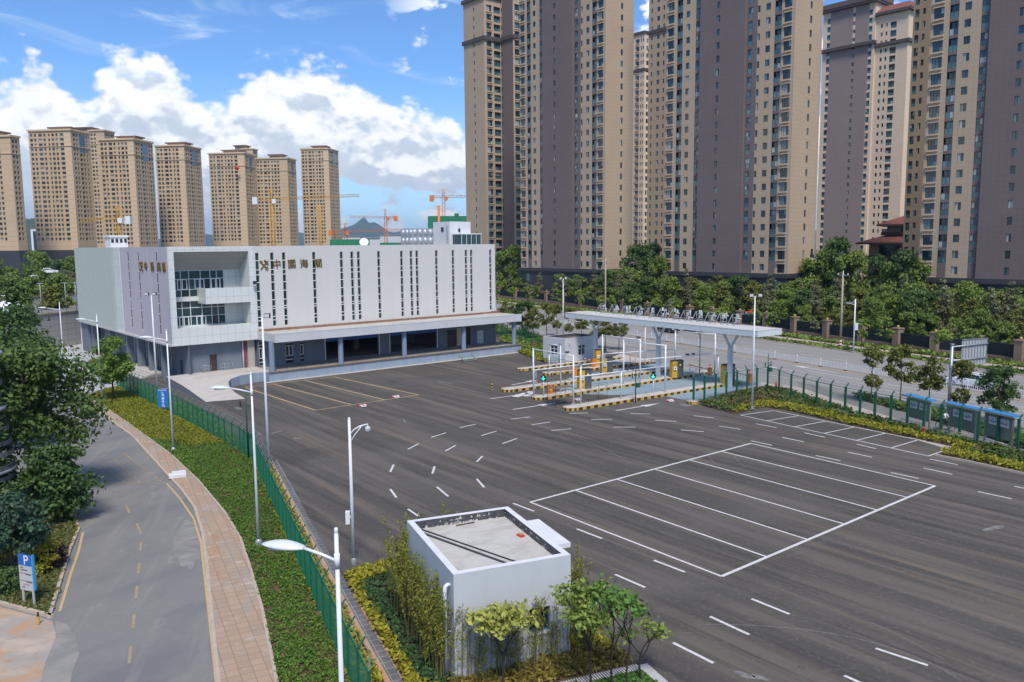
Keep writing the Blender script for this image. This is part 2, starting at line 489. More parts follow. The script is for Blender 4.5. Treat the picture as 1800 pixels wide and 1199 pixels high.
def ground_mat(name, base, layers, rough=0.85, grid=None, bump=0.15, bs=25.0):
    """layers: (colour, size along, size across, angle deg, lo, hi, detail, strength); each a noise field laid over the base"""
    m = bpy.data.materials.new(name); m.use_nodes = True
    nt = m.node_tree; N, L = nt.nodes, nt.links; b = N['Principled BSDF']; b.inputs['Roughness'].default_value = rough
    tc = N.new('ShaderNodeTexCoord'); cur = None
    for k, (col, sa, sc, ang, lo, hi, det, st) in enumerate(layers):
        mp = N.new('ShaderNodeMapping'); mp.vector_type = 'TEXTURE'; L.new(tc.outputs['Object'], mp.inputs[0])
        mp.inputs['Rotation'].default_value = (0, 0, R(ang)); mp.inputs['Scale'].default_value = (sa, sc, 1); mp.inputs['Location'].default_value = (7.3 * k, 3.1 * k, 5.7 * k)
        n = N.new('ShaderNodeTexNoise'); L.new(mp.outputs[0], n.inputs[0]); n.inputs['Scale'].default_value = 1.0
        n.inputs['Detail'].default_value = det; n.inputs['Roughness'].default_value = 0.6; n.inputs['Distortion'].default_value = 0.2
        r = N.new('ShaderNodeMapRange'); r.interpolation_type = 'SMOOTHSTEP'; L.new(n.outputs[0], r.inputs[0])
        r.inputs[1].default_value = lo; r.inputs[2].default_value = hi; r.inputs[4].default_value = st
        x = N.new('ShaderNodeMix'); x.data_type = 'RGBA'; L.new(r.outputs[0], x.inputs[0])
        if cur is None:
            x.inputs[6].default_value = (*base, 1)
        else:
            L.new(cur, x.inputs[6])
        x.inputs[7].default_value = (*col, 1); cur = x.outputs[2]
    if grid:
        su, sv, ang, w, k, tint = grid
        mp = N.new('ShaderNodeMapping'); mp.vector_type = 'TEXTURE'; L.new(tc.outputs['Object'], mp.inputs[0]); mp.inputs['Rotation'].default_value = (0, 0, R(ang))
        bk = N.new('ShaderNodeTexBrick'); L.new(mp.outputs[0], bk.inputs[0]); bk.inputs['Scale'].default_value = 1.0
        bk.inputs['Brick Width'].default_value = su; bk.inputs['Row Height'].default_value = sv; bk.inputs['Mortar Size'].default_value = w; bk.offset = 0.0 if tint == 'stack' else 0.5
        bk.inputs['Color1'].default_value = (1, 1, 1, 1); bk.inputs['Color2'].default_value = (0.86, 0.87, 0.88, 1); bk.inputs['Mortar'].default_value = (k, k, k, 1)
        x = N.new('ShaderNodeMix'); x.data_type = 'RGBA'; x.blend_type = 'MULTIPLY'; x.inputs[0].default_value = 1
        L.new(cur, x.inputs[6]); L.new(bk.outputs[0], x.inputs[7]); cur = x.outputs[2]
    L.new(cur, b.inputs['Base Color'])
    n = N.new('ShaderNodeTexNoise'); n.inputs['Scale'].default_value = bs; n.inputs['Detail'].default_value = 5; L.new(tc.outputs['Object'], n.inputs[0])
    bp = N.new('ShaderNodeBump'); bp.inputs['Strength'].default_value = bump; bp.inputs['Distance'].default_value = 0.02
    L.new(n.outputs[0], bp.inputs['Height']); L.new(bp.outputs[0], b.inputs['Normal'])
    return m


LOT = ground_mat('lot_asphalt', (0.072, 0.064, 0.055), [
    ((0.125, 0.106, 0.088), 24, 1.2, -52, 0.44, 0.62, 7, 0.85),
    ((0.042, 0.038, 0.035), 30, 0.9, -51, 0.50, 0.66, 5, 0.75),
    ((0.170, 0.128, 0.090), 28, 1.0, -53, 0.53, 0.74, 6, 0.7),
    ((0.120, 0.108, 0.096), 16, 11, 10, 0.50, 0.72, 4, 0.55),
    ((0.040, 0.038, 0.037), 13, 9, 30, 0.55, 0.75, 4, 0.55),
    ((0.185, 0.165, 0.145), 3.0, 0.5, 12, 0.66, 0.85, 6, 0.55),
    ((0.17, 0.15, 0.13), 0.22, 0.22, 0, 0.52, 0.75, 3, 0.45),
    ((0.035, 0.032, 0.03), 0.9, 0.6, 0, 0.68, 0.78, 5, 0.6), ((0.20, 0.18, 0.155), 6, 0.12, 25, 0.70, 0.76, 4, 0.5), ((0.19, 0.17, 0.15), 7, 0.14, -20, 0.70, 0.76, 4, 0.45)], bump=0.3, bs=30)
ROAD = ground_mat('worn_road_asphalt', (0.200, 0.194, 0.184), [
    ((0.30, 0.285, 0.26), 2.2, 1.1, -80, 0.60, 0.74, 6, 0.7), ((0.11, 0.11, 0.112), 5, 0.10, 35, 0.68, 0.73, 4, 0.7), ((0.24, 0.225, 0.205), 0.25, 0.25, 0, 0.5, 0.75, 3, 0.5),
    ((0.150, 0.150, 0.156), 7, 4, 60, 0.45, 0.65, 5, 0.8),
    ((0.250, 0.236, 0.216), 14, 1.0, -78, 0.52, 0.72, 5, 0.6),
    ((0.125, 0.125, 0.13), 0.5, 0.5, 0, 0.62, 0.8, 3, 0.45)], bump=0.2)
MAIN = ground_mat('main_road_asphalt', (0.265, 0.255, 0.245), [
    ((0.205, 0.200, 0.196), 40, 1.6, -62, 0.45, 0.65, 5, 0.8),
    ((0.300, 0.285, 0.265), 30, 5, -62, 0.5, 0.7, 4, 0.7),
    ((0.17, 0.17, 0.17), 8, 6, 0, 0.62, 0.78, 4, 0.5)])
PAVE = ground_mat('footpath_paving', (0.415, 0.290, 0.200), [
    ((0.38, 0.315, 0.255), 3.0, 1.2, -60, 0.45, 0.62, 4, 0.8),
    ((0.40, 0.215, 0.11), 4, 1.6, -60, 0.55, 0.75, 5, 0.75),
    ((0.50, 0.42, 0.34), 0.9, 0.6, 20, 0.6, 0.72, 2, 0.7),
    ((0.22, 0.15, 0.10), 2.2, 0.7, 30, 0.70, 0.85, 5, 0.6)], grid=(0.5, 0.5, -63, 0.014, 0.55, 'stack'))
FARPAVE = ground_mat('far_footpath_paving', (0.47, 0.40, 0.34), [((0.38, 0.34, 0.30), 6, 2, -62, 0.45, 0.65, 4, 0.7)], grid=(0.8, 0.8, -62, 0.015, 0.75, 'stack'))
PATCH = ground_mat('old_concrete_patch', (0.27, 0.255, 0.235), [((0.20, 0.195, 0.19), 2.5, 1.2, 60, 0.42, 0.62, 6, 0.8), ((0.33, 0.30, 0.26), 1.2, .8, 0, 0.5, 0.7, 5, 0.7), ((0.10, 0.095, 0.09), 3.5, .10, 70, 0.66, 0.72, 4, 0.9)])
PLAZA = ground_mat('plaza_paving', (0.46, 0.47, 0.47), [((0.38, 0.39, 0.40), 5, 3, 40, 0.45, 0.65, 4, 0.8), ((0.52, 0.50, 0.46), 3, 3, 0, 0.55, 0.75, 4, 0.6)], grid=(1.2, 0.6, 40, 0.02, 0.72, 'run'))
CONC = ground_mat('pale_concrete', (0.47, 0.44, 0.40), [((0.40, 0.37, 0.33), 4, 3, 20, 0.45, 0.65, 5, 0.7), ((0.52, 0.49, 0.45), 1.5, 1, 0, 0.5, 0.7, 4, 0.6)])
LANE = ground_mat('blue_grey_lane_paint', (0.225, 0.300, 0.335), [((0.26, 0.33, 0.36), 5, 2, 38, 0.45, 0.65, 4, 0.7), ((0.20, 0.24, 0.26), 3, 0.6, 38, 0.6, 0.8, 5, 0.5)])
SOIL = ground_mat('orange_soil', (0.43, 0.265, 0.16), [((0.33, 0.30, 0.265), 4.5, 3.0, 30, 0.42, 0.55, 6, 0.95), ((0.22, 0.15, 0.10), 4, .12, 50, 0.66, 0.72, 4, 0.8), ((0.50, 0.40, 0.31), 2.5, 1.5, 0, 0.45, 0.7, 5, 0.8), ((0.36, 0.20, 0.10), 1, 1, 0, 0.55, 0.75, 4, 0.6)], rough=0.95)
DIRT = ground_mat('garden_soil', (0.13, 0.085, 0.045), [((0.075, 0.045, 0.025), 1.2, 1.2, 0, 0.4, 0.6, 5, 0.8), ((0.20, 0.12, 0.07), 0.6, 0.6, 0, 0.6, 0.75, 3, 0.6)], rough=0.95)
LAWN = ground_mat('lawn_turf', (0.050, 0.075, 0.020), [((0.085, 0.085, 0.030), 2, 1, 0, 0.45, 0.65, 4, 0.7), ((0.16, 0.12, 0.06), 1.2, 0.8, 0, 0.62, 0.78, 4, 0.6)], rough=0.95, bump=0.5)
TERR = ground_mat('open_land', (0.060, 0.078, 0.034), [((0.12, 0.11, 0.07), 120, 60, 20, 0.45, 0.65, 6, 0.8), ((0.035, 0.055, 0.025), 40, 30, 0, 0.5, 0.65, 5, 0.8)], rough=0.95)
KERB = mat('kerb_stone', (0.46, 0.42, 0.37), 0.8, var=(0.36, 0.31, 0.26), vs=1.2, var2=(0.50, 0.38, 0.28), vs2=0.7)
DRAIN = ground_mat('dark_drain_tiles', (0.115, 0.118, 0.122), [((0.17, 0.165, 0.16), 1.5, 0.5, -66, 0.45, 0.65, 4, 0.7)], grid=(0.5, 0.35, -66.5, 0.022, 2.0, 'stack'))
TERRA = mat('terracotta_edging', (0.50, 0.25, 0.13), 0.85, var=(0.40, 0.30, 0.22), vs=1.5)


def sheet(name, pts, z, m, thick=0.3):
    """flat slab with its top at height z over an outline"""
    b = MB(); b.prism([(p[0], p[1]) for p in pts], z - thick, z); return b.build(name, m, kind='structure')


def gp(*px):
    return [G(x, y) for x, y in px]


b = MB()
b.poly([(11500 * math.cos(2 * math.pi * k / 48), 11500 * math.sin(2 * math.pi * k / 48), -0.35) for k in range(48)])
b.build('ground', TERR, kind='structure')

# the lot's own sheet runs under the building, the gates and the planting strips
sheet('parking_lot', [(-60, 135), (-50.5, 97), *gp((300, 712), (345, 716), (455, 803), (489, 830), (545, 935), (603, 1030), (660, 1130), (706, 1210)), (-3.0, 20), (8, 12), (60, 12), (70, 50), *gp((1800, 822), (1385, 702)), (24, 108), (4, 140), (-15, 160)], 0.0, LOT)

# main road
RA, RB = G(1290.7, 620), G(1775, 698.5)                              # foot line of the median railing
RD = (RB - RA).normalized(); RN = Vector((-RD.y, RD.x, 0))            # RN points away from the camera


def road_pt(s, o, z=0.0):
    p = RA + RD * s + RN * o; return Vector((p.x, p.y, z))


def strip(name, s0, s1, o0, o1, z, m, thick=0.3):
    return sheet(name, [road_pt(s0, o0), road_pt(s1, o0), road_pt(s1, o1), road_pt(s0, o1)], z, m, thick)


strip('main_road', -420, 140, -15.4, 15.2, 0.008, MAIN)
strip('far_verge_bed', -420, 140, 15.45, 17.6, 0.10, DIRT)
strip('far_footpath', -420, 140, 17.6, 20.6, 0.14, FARPAVE)
strip('far_hedge_bed', -420, 140, 20.62, 31.0, 0.12, DIRT)
kb = MB()
for s0 in range(-420, 140, 4):
    kb.prism([road_pt(s0 + 0.02, 15.2)[:2], road_pt(s0 + 3.98, 15.2)[:2], road_pt(s0 + 3.98, 15.42)[:2], road_pt(s0 + 0.02, 15.42)[:2]], -0.1, 0.15)
kb.build('far_kerb', KERB, kind='structure')
sheet('near_footpath', gp((1372, 676), (1405, 681), (1500, 713), (1640, 757), (1800, 808), (1960, 860), (1960, 905), (1800, 832), (1600, 770), (1480, 727), (1385, 690)), 0.03, FARPAVE)
sheet('bike_path', gp((1400, 671), (1440, 679), (1520, 703), (1640, 740), (1800, 790), (1960, 840), (1960, 862), (1800, 809), (1640, 758), (1500, 714), (1405, 682)), 0.016, ROAD)
sheet('near_verge_bed', gp((1500, 697), (1530, 702), (1640, 726), (1800, 768), (1960, 812), (1960, 838), (1800, 789), (1640, 739), (1520, 705)), 0.10, DIRT)

# side road on the left, its footpath and kerbs
KERBL = [(60, 640), (120, 688), (175, 725), (235, 768), (290, 829), (322, 863), (345, 895), (359, 940), (367, 1000), (375, 1080), (388, 1199), (398, 1300)]
KERBR = [(150, 697), (185, 718), (225, 745), (300, 800), (350, 847), (398, 905), (425, 950), (445, 1010), (465, 1080), (489, 1199), (510, 1320)]
kl, kr = gp(*KERBL), gp(*KERBR)
sheet('side_road', [*kl, Vector((-4, 16, 0)), Vector((-60, 16, 0)), Vector((-110, 60, 0)), Vector((-140, 110, 0)), Vector((-120, 128, 0)), *gp((-60, 640), (0, 625))], 0.004, ROAD)
sheet('side_footpath', kl[2:] + kr[::-1], 0.13, PAVE)


def kerb_line(name, pts, w, z0, z1, side=1, seg=1.0):
    b = MB(); pts = [Vector(p) for p in pts]
    for a, c in zip(pts, pts[1:]):
        d = (c - a); n = max(1, round(d.length / seg)); d.normalize(); nrm = Vector((-d.y, d.x, 0)) * w * side
        for k in range(n):
            p = a.lerp(c, (k + 0.012) / n); q = a.lerp(c, (k + 0.988) / n)
            b.prism([p[:2], q[:2], (q + nrm)[:2], (p + nrm)[:2]], z0, z1)
    return b.build(name, KERB, kind='structure')


kerb_line('side_road_kerb', kl[2:], 0.16, -0.1, 0.15, -1)
kerb_line('footpath_edging', kr, 0.14, -0.1, 0.19, -1)
sheet('plaza', gp((-40, 668), (30, 690), (157, 690), (205, 683), (228, 662), (152, 596), (60, 606), (-60, 626)), 0.05, PLAZA)
sheet('driveway', gp((-120, 1060), (0, 1067), (92, 1092), (100, 1120), (85, 1165), (70, 1215), (-120, 1260)), 0.010, SOIL)
sheet('driveway_patch', gp((97, 1092), (118, 1098), (133, 1120), (140, 1150), (126, 1185), (120, 1240), (60, 1240), (80, 1165), (98, 1120)), 0.014, PATCH)
lawn_px = [(-90, 1040), (0, 1060), (88, 1083), (100, 1043), (122, 968), (138, 930), (120, 872), (70, 842), (-60, 842)]
sheet('lawn_bed', gp(*lawn_px), 0.11, LAWN)
kerb_line('lawn_kerb', gp((-90, 1042), (0, 1064), (90, 1087), (103, 1045), (125, 970), (141, 932), (123, 868), (70, 838)), 0.16, -0.1, 0.14, 1)

# verge with ground cover between footpath and green fence, strip inside the fence, drain
FENCE = [(206, 680), (271, 713), (332, 745), (396, 781), (423, 796), (447, 816), (470, 868), (492, 920), (530, 1008), (570, 1099), (614, 1197), (652, 1285)]
fl = gp(*FENCE)
sheet('verge_bed', [kr[0], *kr[1:], fl[-1], *fl[::-1][1:]], 0.07, DIRT)
DL = [(480, 812), (533, 918), (560, 968), (602, 1046), (686, 1199), (730, 1280)]
DRt = [(487, 808), (547, 918), (577, 970), (620, 1046), (703, 1190), (748, 1262)]
dl, dr = gp(*DL), gp(*DRt)
sheet('inner_bed', [*fl[5:], *dl[::-1]], 0.05, DIRT)
sheet('drain_channel', [*dl, *dr[::-1]], 0.02, DRAIN)
b = MB()
for line, w in ((dl, -0.22), (dr[3:], 0.16)):
    for p, q in zip(line, line[1:]):
        d = (q - p).normalized(); n = Vector((-d.y, d.x, 0)) * w
        b.prism([p[:2], q[:2], (q + n)[:2], (p + n)[:2]], -0.05, 0.055)
b.build('drain_edging', TERRA, kind='structure')
sheet('inner_bed_far', gp((205, 674), (300, 726), (352, 756), (402, 781), (440, 799), (455, 803), (345, 716), (300, 706), (245, 676)), 0.03, LAWN)

# garden bed round the small white building near the camera
BO = Vector((-2.25, 28.9, 0)); BX = R(22.5)
bx, by = Vector((math.cos(BX), math.sin(BX), 0)), Vector((-math.sin(BX), math.cos(BX), 0))
garden = [*gp((605, 1012), (618, 1036), (703, 1186)), G(715, 1215), BO - by * 3.6 - bx * 0.5, BO - by * 1.55 + bx * 6.9, BO + by * 8.0 + bx * 6.9, G(700, 990)]
sheet('garden_bed', garden, 0.06, DIRT)
g2 = [BO - by * 2.0 + bx * 0.3, BO - by * 1.85 + bx * 6.9, BO - by * 8 + bx * 7.6, BO - by * 8 + bx * 0.3]
sheet('corner_lawn', g2, 0.05, LAWN)
b = MB()
for k in range(70):                                                  # slotted drain covers along two edges of the corner lawn
    p = BO - by * 1.98 + bx * (-0.6 + k * 0.108); b.prism([p[:2], (p + bx * 0.06)[:2], (p + bx * 0.06 + by * 0.42)[:2], (p + by * 0.42)[:2]], 0.0, 0.075)
for k in range(56):
    p = BO - by * 1.7 + bx * 6.92 - by * (k * 0.108); b.prism([p[:2], (p + bx * 0.42)[:2], (p + bx * 0.42 - by * 0.06)[:2], (p - by * 0.06)[:2]], 0.0, 0.075)
b.build('drain_grating', mat('pale_grating', (0.5, 0.5, 0.5), 0.6), kind='structure')

# planting strip along the right of the lot
strip_front = [(1232, 712), (1290, 728), (1345, 716), (1385, 722), (1480, 744), (1570, 763), (1680, 787), (1652, 800), (1700, 810), (1800, 832), (1900, 852)]
strip_back = [(1900, 820), (1800, 800), (1700, 777), (1600, 754), (1500, 727), (1420, 700), (1370, 686), (1345, 684), (1300, 694)]
sheet('planting_bed', gp(*strip_front) + gp(*strip_back), 0.12, DIRT)
sheet('far_planting_bed', gp((880, 607), (905, 617), (958, 638), (985, 628), (965, 613), (930, 598), (880, 584)), 0.10, DIRT)
b = MB()
for p, q in ((1642, 801), (1700, 812.5)), ((1700, 812.5), (1800, 834.5)), ((1800, 834.5), (1900, 855)):
    pa, qa = G(*p), G(*q); d = (qa - pa).normalized(); n = Vector((-d.y, d.x, 0)) * 0.14
    b.prism([pa[:2], qa[:2], (qa + n)[:2], (pa + n)[:2]], -0.05, 0.14)
b.build('planting_kerb', KERB, kind='structure')

# gate lanes
sheet('gate_lane', gp((1217, 705), (1171, 697), (1030, 693), (968, 681), (1005, 662), (1075, 650), (1190, 634), (1330, 648), (1372, 662), (1300, 684)), 0.006, LANE)
sheet('gate_apron', gp((1190, 634), (1330, 648), (1372, 662), (1300, 684), (1345, 684), (1420, 672), (1395, 650), (1260, 622), (1120, 612), (1040, 640)), 0.003, CONC)

# markings
ZM = 0.012


def stripe(b, p, q, w, z=ZM):
    d = (q - p); d.z = 0; d.normalize(); n = Vector((-d.y, d.x, 0)) * w / 2
    b.quad((p.x - n.x, p.y - n.y, z), (q.x - n.x, q.y - n.y, z), (q.x + n.x, q.y + n.y, z), (p.x + n.x, p.y + n.y, z))


A, B_, C_, D_ = G(932, 883), G(1320, 779.6), G(1643.7, 854.3), G(1268.2, 1013.5)
b = MB()
for p, q in ((A, B_), (D_, C_)):
    stripe(b, p, q, 0.20)
for k in range(7):
    stripe(b, A.lerp(B_, k / 6), D_.lerp(C_, k / 6), 0.15, ZM + (0 if k in (0, 6) else 0.0) + 0.002)
sa, sb, sc_, sd_ = G(1302, 730), G(1632, 802), G(1677, 786), G(1360, 722)
stripe(b, sa, sb, 0.14); stripe(b, sd_, sc_, 0.14)
for k in range(7):
    stripe(b, sa.lerp(sb, k / 6), sd_.lerp(sc_, k / 6), 0.13, ZM + 0.002)
b.build('parking_bay_lines', M_line, kind='structure')
DASH = [(686, 830, 692, 817), (686, 860, 697, 875), (760, 833, 764, 820), (768, 856, 788, 873), (838, 812, 848, 802), (838, 842, 851, 857), (717, 895, 736, 908), (717, 790, 736, 780), (783, 793, 801, 783),
        (758, 769, 784, 761), (846, 766, 873, 758), (808, 752, 836, 746), (883, 780, 909, 771), (898, 737, 932, 733), (934, 747, 967, 742), (969, 757, 1004, 754), (1000, 727, 1034, 726), (1039, 738, 1076, 737),
        (1078, 751, 1117, 751), (1108, 727, 1143, 728), (1151, 739, 1189, 741), (1197, 756, 1237, 759), (1219, 731, 1255, 735), (1264, 749, 1302, 755), (1328, 745, 1365, 752), (1375, 769, 1413, 777), (1414, 761, 1450, 769),
        (1320, 775, 1357, 783), (1434, 801, 1477, 810), (1490, 795, 1533, 804), (1506, 781, 1540, 789), (1634, 807, 1683, 817), (1566, 831, 1615, 841.5), (1623, 823, 1674, 834), (1719, 864.5, 1778, 877), (1783, 855, 1830, 865),
        (902, 885, 939, 899), (1014, 930, 1058, 947), (1149, 985, 1204, 1006), (1081, 1010, 1134, 1033), (1183, 1130, 1254, 1166), (1248, 1084, 1317, 1116), (1321, 1053, 1388, 1080), (1539, 1140, 1631, 1170), (1484, 1188, 1560, 1222), (1015, 1045, 1050, 1062)]
b = MB()
for x0, y0, x1, y1 in DASH:
    stripe(b, G(x0, y0), G(x1, y1), 0.16)
b.build('lane_dashes', M_line, kind='structure')
b = MB()
for (x0, y0), (x1, y1) in (((902, 720), (980, 708)), ((862, 701), (938, 691)), ((1083, 722), (1160, 709)), ((899, 677), (946, 668))):
    p, q = G(x0, y0), G(x1, y1); d = (q - p).normalized(); n = Vector((-d.y, d.x, 0))
    stripe(b, p, p.lerp(q, 0.62), 0.22)
    m_ = p.lerp(q, 0.60)
    b.poly([(*(m_ + n * 0.45)[:2], ZM), (*(m_ - n * 0.45)[:2], ZM), (*q[:2], ZM)][::-1])
for x0, y0, x1, y1 in ((905, 698, 925, 691), (926, 697, 934, 688)):
    stripe(b, G(x0, y0), G(x1, y1), 0.8, ZM + 0.003)
b.build('lane_arrows', M_line, kind='structure')
b = MB()
yt = [(430, 681.3), (480, 675), (534, 668.4), (586, 662.5)]; yb = [(555, 721.5), (617, 711.3), (677, 703.2), (736, 694.2)]
stripe(b, G(*yt[0]), G(*yt[3]), 0.16, ZM + .003); stripe(b, G(*yb[0]), G(*yb[3]), 0.16, ZM + .003)
for p, q in zip(yt, yb):
    stripe(b, G(*p), G(*q), 0.18)
b.build('yellow_bay_lines', M_yline, kind='structure')
b = MB()
for k in range(-60, 30):
    for o in (3.55, 7.1):
        stripe(b, road_pt(k * 6, o), road_pt(k * 6 + 2.6, o), 0.14, 0.02)
    for o in (-4.1, -7.5, -10.6):
        if k * 6 < 16:
            stripe(b, road_pt(k * 6, o), road_pt(k * 6 + 2.6, o), 0.14, 0.02)
for o in (-4.1, -7.5, -10.6):
    stripe(b, road_pt(18, o), road_pt(100, o), 0.15, 0.02)
for s, o in ((16, -2.3), (14, -5.8), (48, -5.8), (52, -9.0)):
    stripe(b, road_pt(s, o), road_pt(s + 5, o), 0.2, 0.02)
    b.poly([road_pt(s, o - 0.6, 0.02), road_pt(s - 2.2, o, 0.02), road_pt(s, o + 0.6, 0.02)])
b.build('road_lane_lines', M_line, kind='structure')
b = MB(); stripe(b, road_pt(-300, -0.75), road_pt(120, -0.75), 0.5, 0.02); stripe(b, road_pt(-300, 0.7), road_pt(120, 0.7), 0.25, 0.02)
b.build('median_line', M_yline_old, kind='structure')
b = MB()
ye = gp((262, 812), (293, 850), (316, 876), (341, 913), (353, 952), (358.5, 1000), (367, 1075), (380.5, 1199), (390, 1290))
for p, q in zip(ye[1:], ye[2:]):
    stripe(b, p, q, 0.12, 0.014)
for p, q in zip(*[gp((146, 936), (138, 970), (124, 1010), (105, 1075))[k:] for k in (0, 1)]):
    stripe(b, p, q, 0.13, 0.014)
b.build('road_edge_line', M_yline, kind='structure')
b = MB()
for x0, y0, x1, y1 in ((222, 890, 228, 902), (240, 920, 248, 938), (248, 953, 247, 968), (245, 990, 243, 1008), (241, 1030, 239, 1052), (236, 1080, 234, 1105), (230, 1137, 227, 1167), (222, 1199, 217, 1235)):
    stripe(b, G(x0, y0), G(x1, y1), 0.13, 0.014)
for q in ((150, 836, 222, 797), (140, 846, 240, 806), (162, 850, 253, 815), (186, 852, 265, 824), (208, 853, 275, 833), (232, 853, 284, 842), (138, 838, 150, 852), (158, 826, 196, 853), (178, 816, 224, 853), (198, 806, 250, 852), (218, 797, 288, 850), (132, 852, 288, 851)):
    stripe(b, G(*q[:2]), G(*q[2:]), 0.075, 0.014)
b.build('worn_yellow_markings', M_yline_old, kind='structure')
rnd = random.Random(9); pts = []
for k in range(26):
    t = 2 * math.pi * k / 26; q = rnd.uniform(.82, 1.1); p = G(331 + 27 * q * math.cos(t), 958 + 43 * q * math.sin(t)); pts.append((p.x, p.y, 0.0125))
b = MB(); b.poly(pts[::-1]); b.build('cement_spill', ground_mat('dried_cement', (0.225, 0.217, 0.204), [((0.285, 0.268, 0.24), 1.3, .6, 60, 0.45, 0.62, 6, 0.9), ((0.19, 0.186, 0.18), 1.4, .7, 0, 0.5, 0.62, 6, 0.9)]), kind='structure')
# scuffs and spilt cement on the asphalt
SCUFF = mat('pale_scuff', (0.25, 0.245, 0.235), 0.9, var=(0.10, 0.096, 0.09), vs=3.0, vd=6)
b = MB(); rnd = random.Random(4)
for x, y, w, h, a in ((1750, 928, 26, 5, -10), (1310, 1187, 26, 5, 15), (1337, 1192, 22, 4, 20), (522, 771, 10, 1.6, 0), (486, 760, 14, 1.4, -14), (456, 762, 5, 1.3, 20), (1205, 712, 16, 2.5, 5), (780, 672, 20, 0.8, 8), (711, 740, 6, 2, 60), (418, 718, 9, 2.2, 12), (930, 735, 9, 0.9, -4), (1138, 714, 12, 1.2, 12)):
    pts = []
    for k in range(14):
        t = 2 * math.pi * k / 14; r_ = rnd.uniform(0.55, 1.0); u, v_ = w * r_ * math.cos(t), h * r_ * math.sin(t)
        ca, sa_ = math.cos(R(a)), math.sin(R(a)); p = G(x + u * ca - v_ * sa_, y + u * sa_ + v_ * ca); pts.append((p.x, p.y, 0.009))
    b.poly(pts[::-1])
for x0, y0, x1, y1, cx, cy in ((1245, 800, 1265, 818, 1252, 812), (1290, 800, 1313, 822, 1298, 814), (1240, 1098, 1690, 1197, 1540, 1096), (1010, 768, 1110, 815, 1060, 785), (1215, 770, 1300, 763, 1250, 765), (1530, 1094, 1660, 1160, 1590, 1120)):
    for k in range(10):
        f0, f1 = k / 10, (k + 1) / 10
        q = [((1 - f) ** 2 * x0 + 2 * f * (1 - f) * cx + f * f * x1, (1 - f) ** 2 * y0 + 2 * f * (1 - f) * cy + f * f * y1) for f in (f0, f1)]
        stripe(b, G(*q[0]), G(*q[1]), 0.05, 0.0085)
b.build('tyre_scuffs', SCUFF, kind='structure')
# pillars of the stone fence beyond the road
SP = [(846, 521), (876, 524), (907, 527.5), (933, 530), (961, 533), (991, 537), (1021, 541.5), (1056, 547), (1095, 552.5), (1138, 558), (1180, 563), (1212, 566), (1253, 571), (1300, 576), (1347, 581), (1396, 589), (1453, 597), (1515, 606), (1577, 614), (1643, 624), (1716, 631), (1792, 641), (1880, 652), (1980, 664)]
sp_ = [G(x, y) for x, y in SP]
# ------------------------------------------------------------------ buildings: shared wall builder


def wall_grid(b, org, ux, nrm, u0, u1, z0, z1, holes, depth, mfn, mr=None):
    """wall from u0..u1, z0..z1 with rectangular openings (ua, ub, za, zb); nrm points outwards; reveals go depth inwards"""
    org, ux, nrm = Vector(org), Vector(ux), Vector(nrm)
    us = sorted({u0, u1, *[round(h[0], 4) for h in holes], *[round(h[1], 4) for h in holes]})
    flip = ux.cross(Vector((0, 0, 1))).dot(nrm) < 0

    def P(u, z, d=0.0):
        q = org + ux * u - nrm * d; return (q.x, q.y, q.z + z)

    def Q(a, c, d, e, m):
        if flip:
            b.quad(a, e, d, c, m)
        else:
            b.quad(a, c, d, e, m)
    for ua, ub in zip(us, us[1:]):
        if ub - ua < 1e-4:
            continue
        um = (ua + ub) / 2
        cut = sorted([(h[2], h[3]) for h in holes if h[0] - 1e-4 <= um <= h[1] + 1e-4])
        z = z0
        for za, zb in cut + [(z1, z1)]:
            if za - z > 1e-4:
                m = mfn(um, (z + za) / 2)
                Q(P(ua, z), P(ub, z), P(ub, za), P(ua, za), m)
            z = max(z, zb)
    for ua, ub, za, zb in holes:
        m = mfn((ua + ub) / 2, za - 0.02) if mr is None else mr
        Q(P(ua, za), P(ub, za), P(ub, za, depth), P(ua, za, depth), m)
        Q(P(ua, zb, depth), P(ub, zb, depth), P(ub, zb), P(ua, zb), m)
        Q(P(ua, za, depth), P(ua, zb, depth), P(ua, zb), P(ua, za), m)
        Q(P(ub, za), P(ub, zb), P(ub, zb, depth), P(ub, za, depth), m)


# ------------------------------------------------------------------ the customs building
CA = R(40.0)
CO = Vector((-40.296, 95.829, 0)); CS = Vector((math.cos(CA), math.sin(CA), 0)); CN = Vector((-math.sin(CA), math.cos(CA), 0))
CUS = thing('customs_building', 'long pale customs hall with slit windows, white panel loggia and loading dock', 'building', CO, CA)


def cF(px, py, w=0.0):
    """photo pixel on the plane y = w of the building's own frame -> (s, z)"""
    d = ray(px, py); o = CO + CN * w
    t = ((o.x) * CN.x + (o.y) * CN.y) / (d.x * CN.x + d.y * CN.y)
    p = Vector((d.x * t, d.y * t, CAM_H + d.z * t)); return (p - CO).dot(CS), p.z


def cZ(px, py, z):
    p = G(px, py, z) - CO; return (p.dot(CS), p.dot(CN), z)


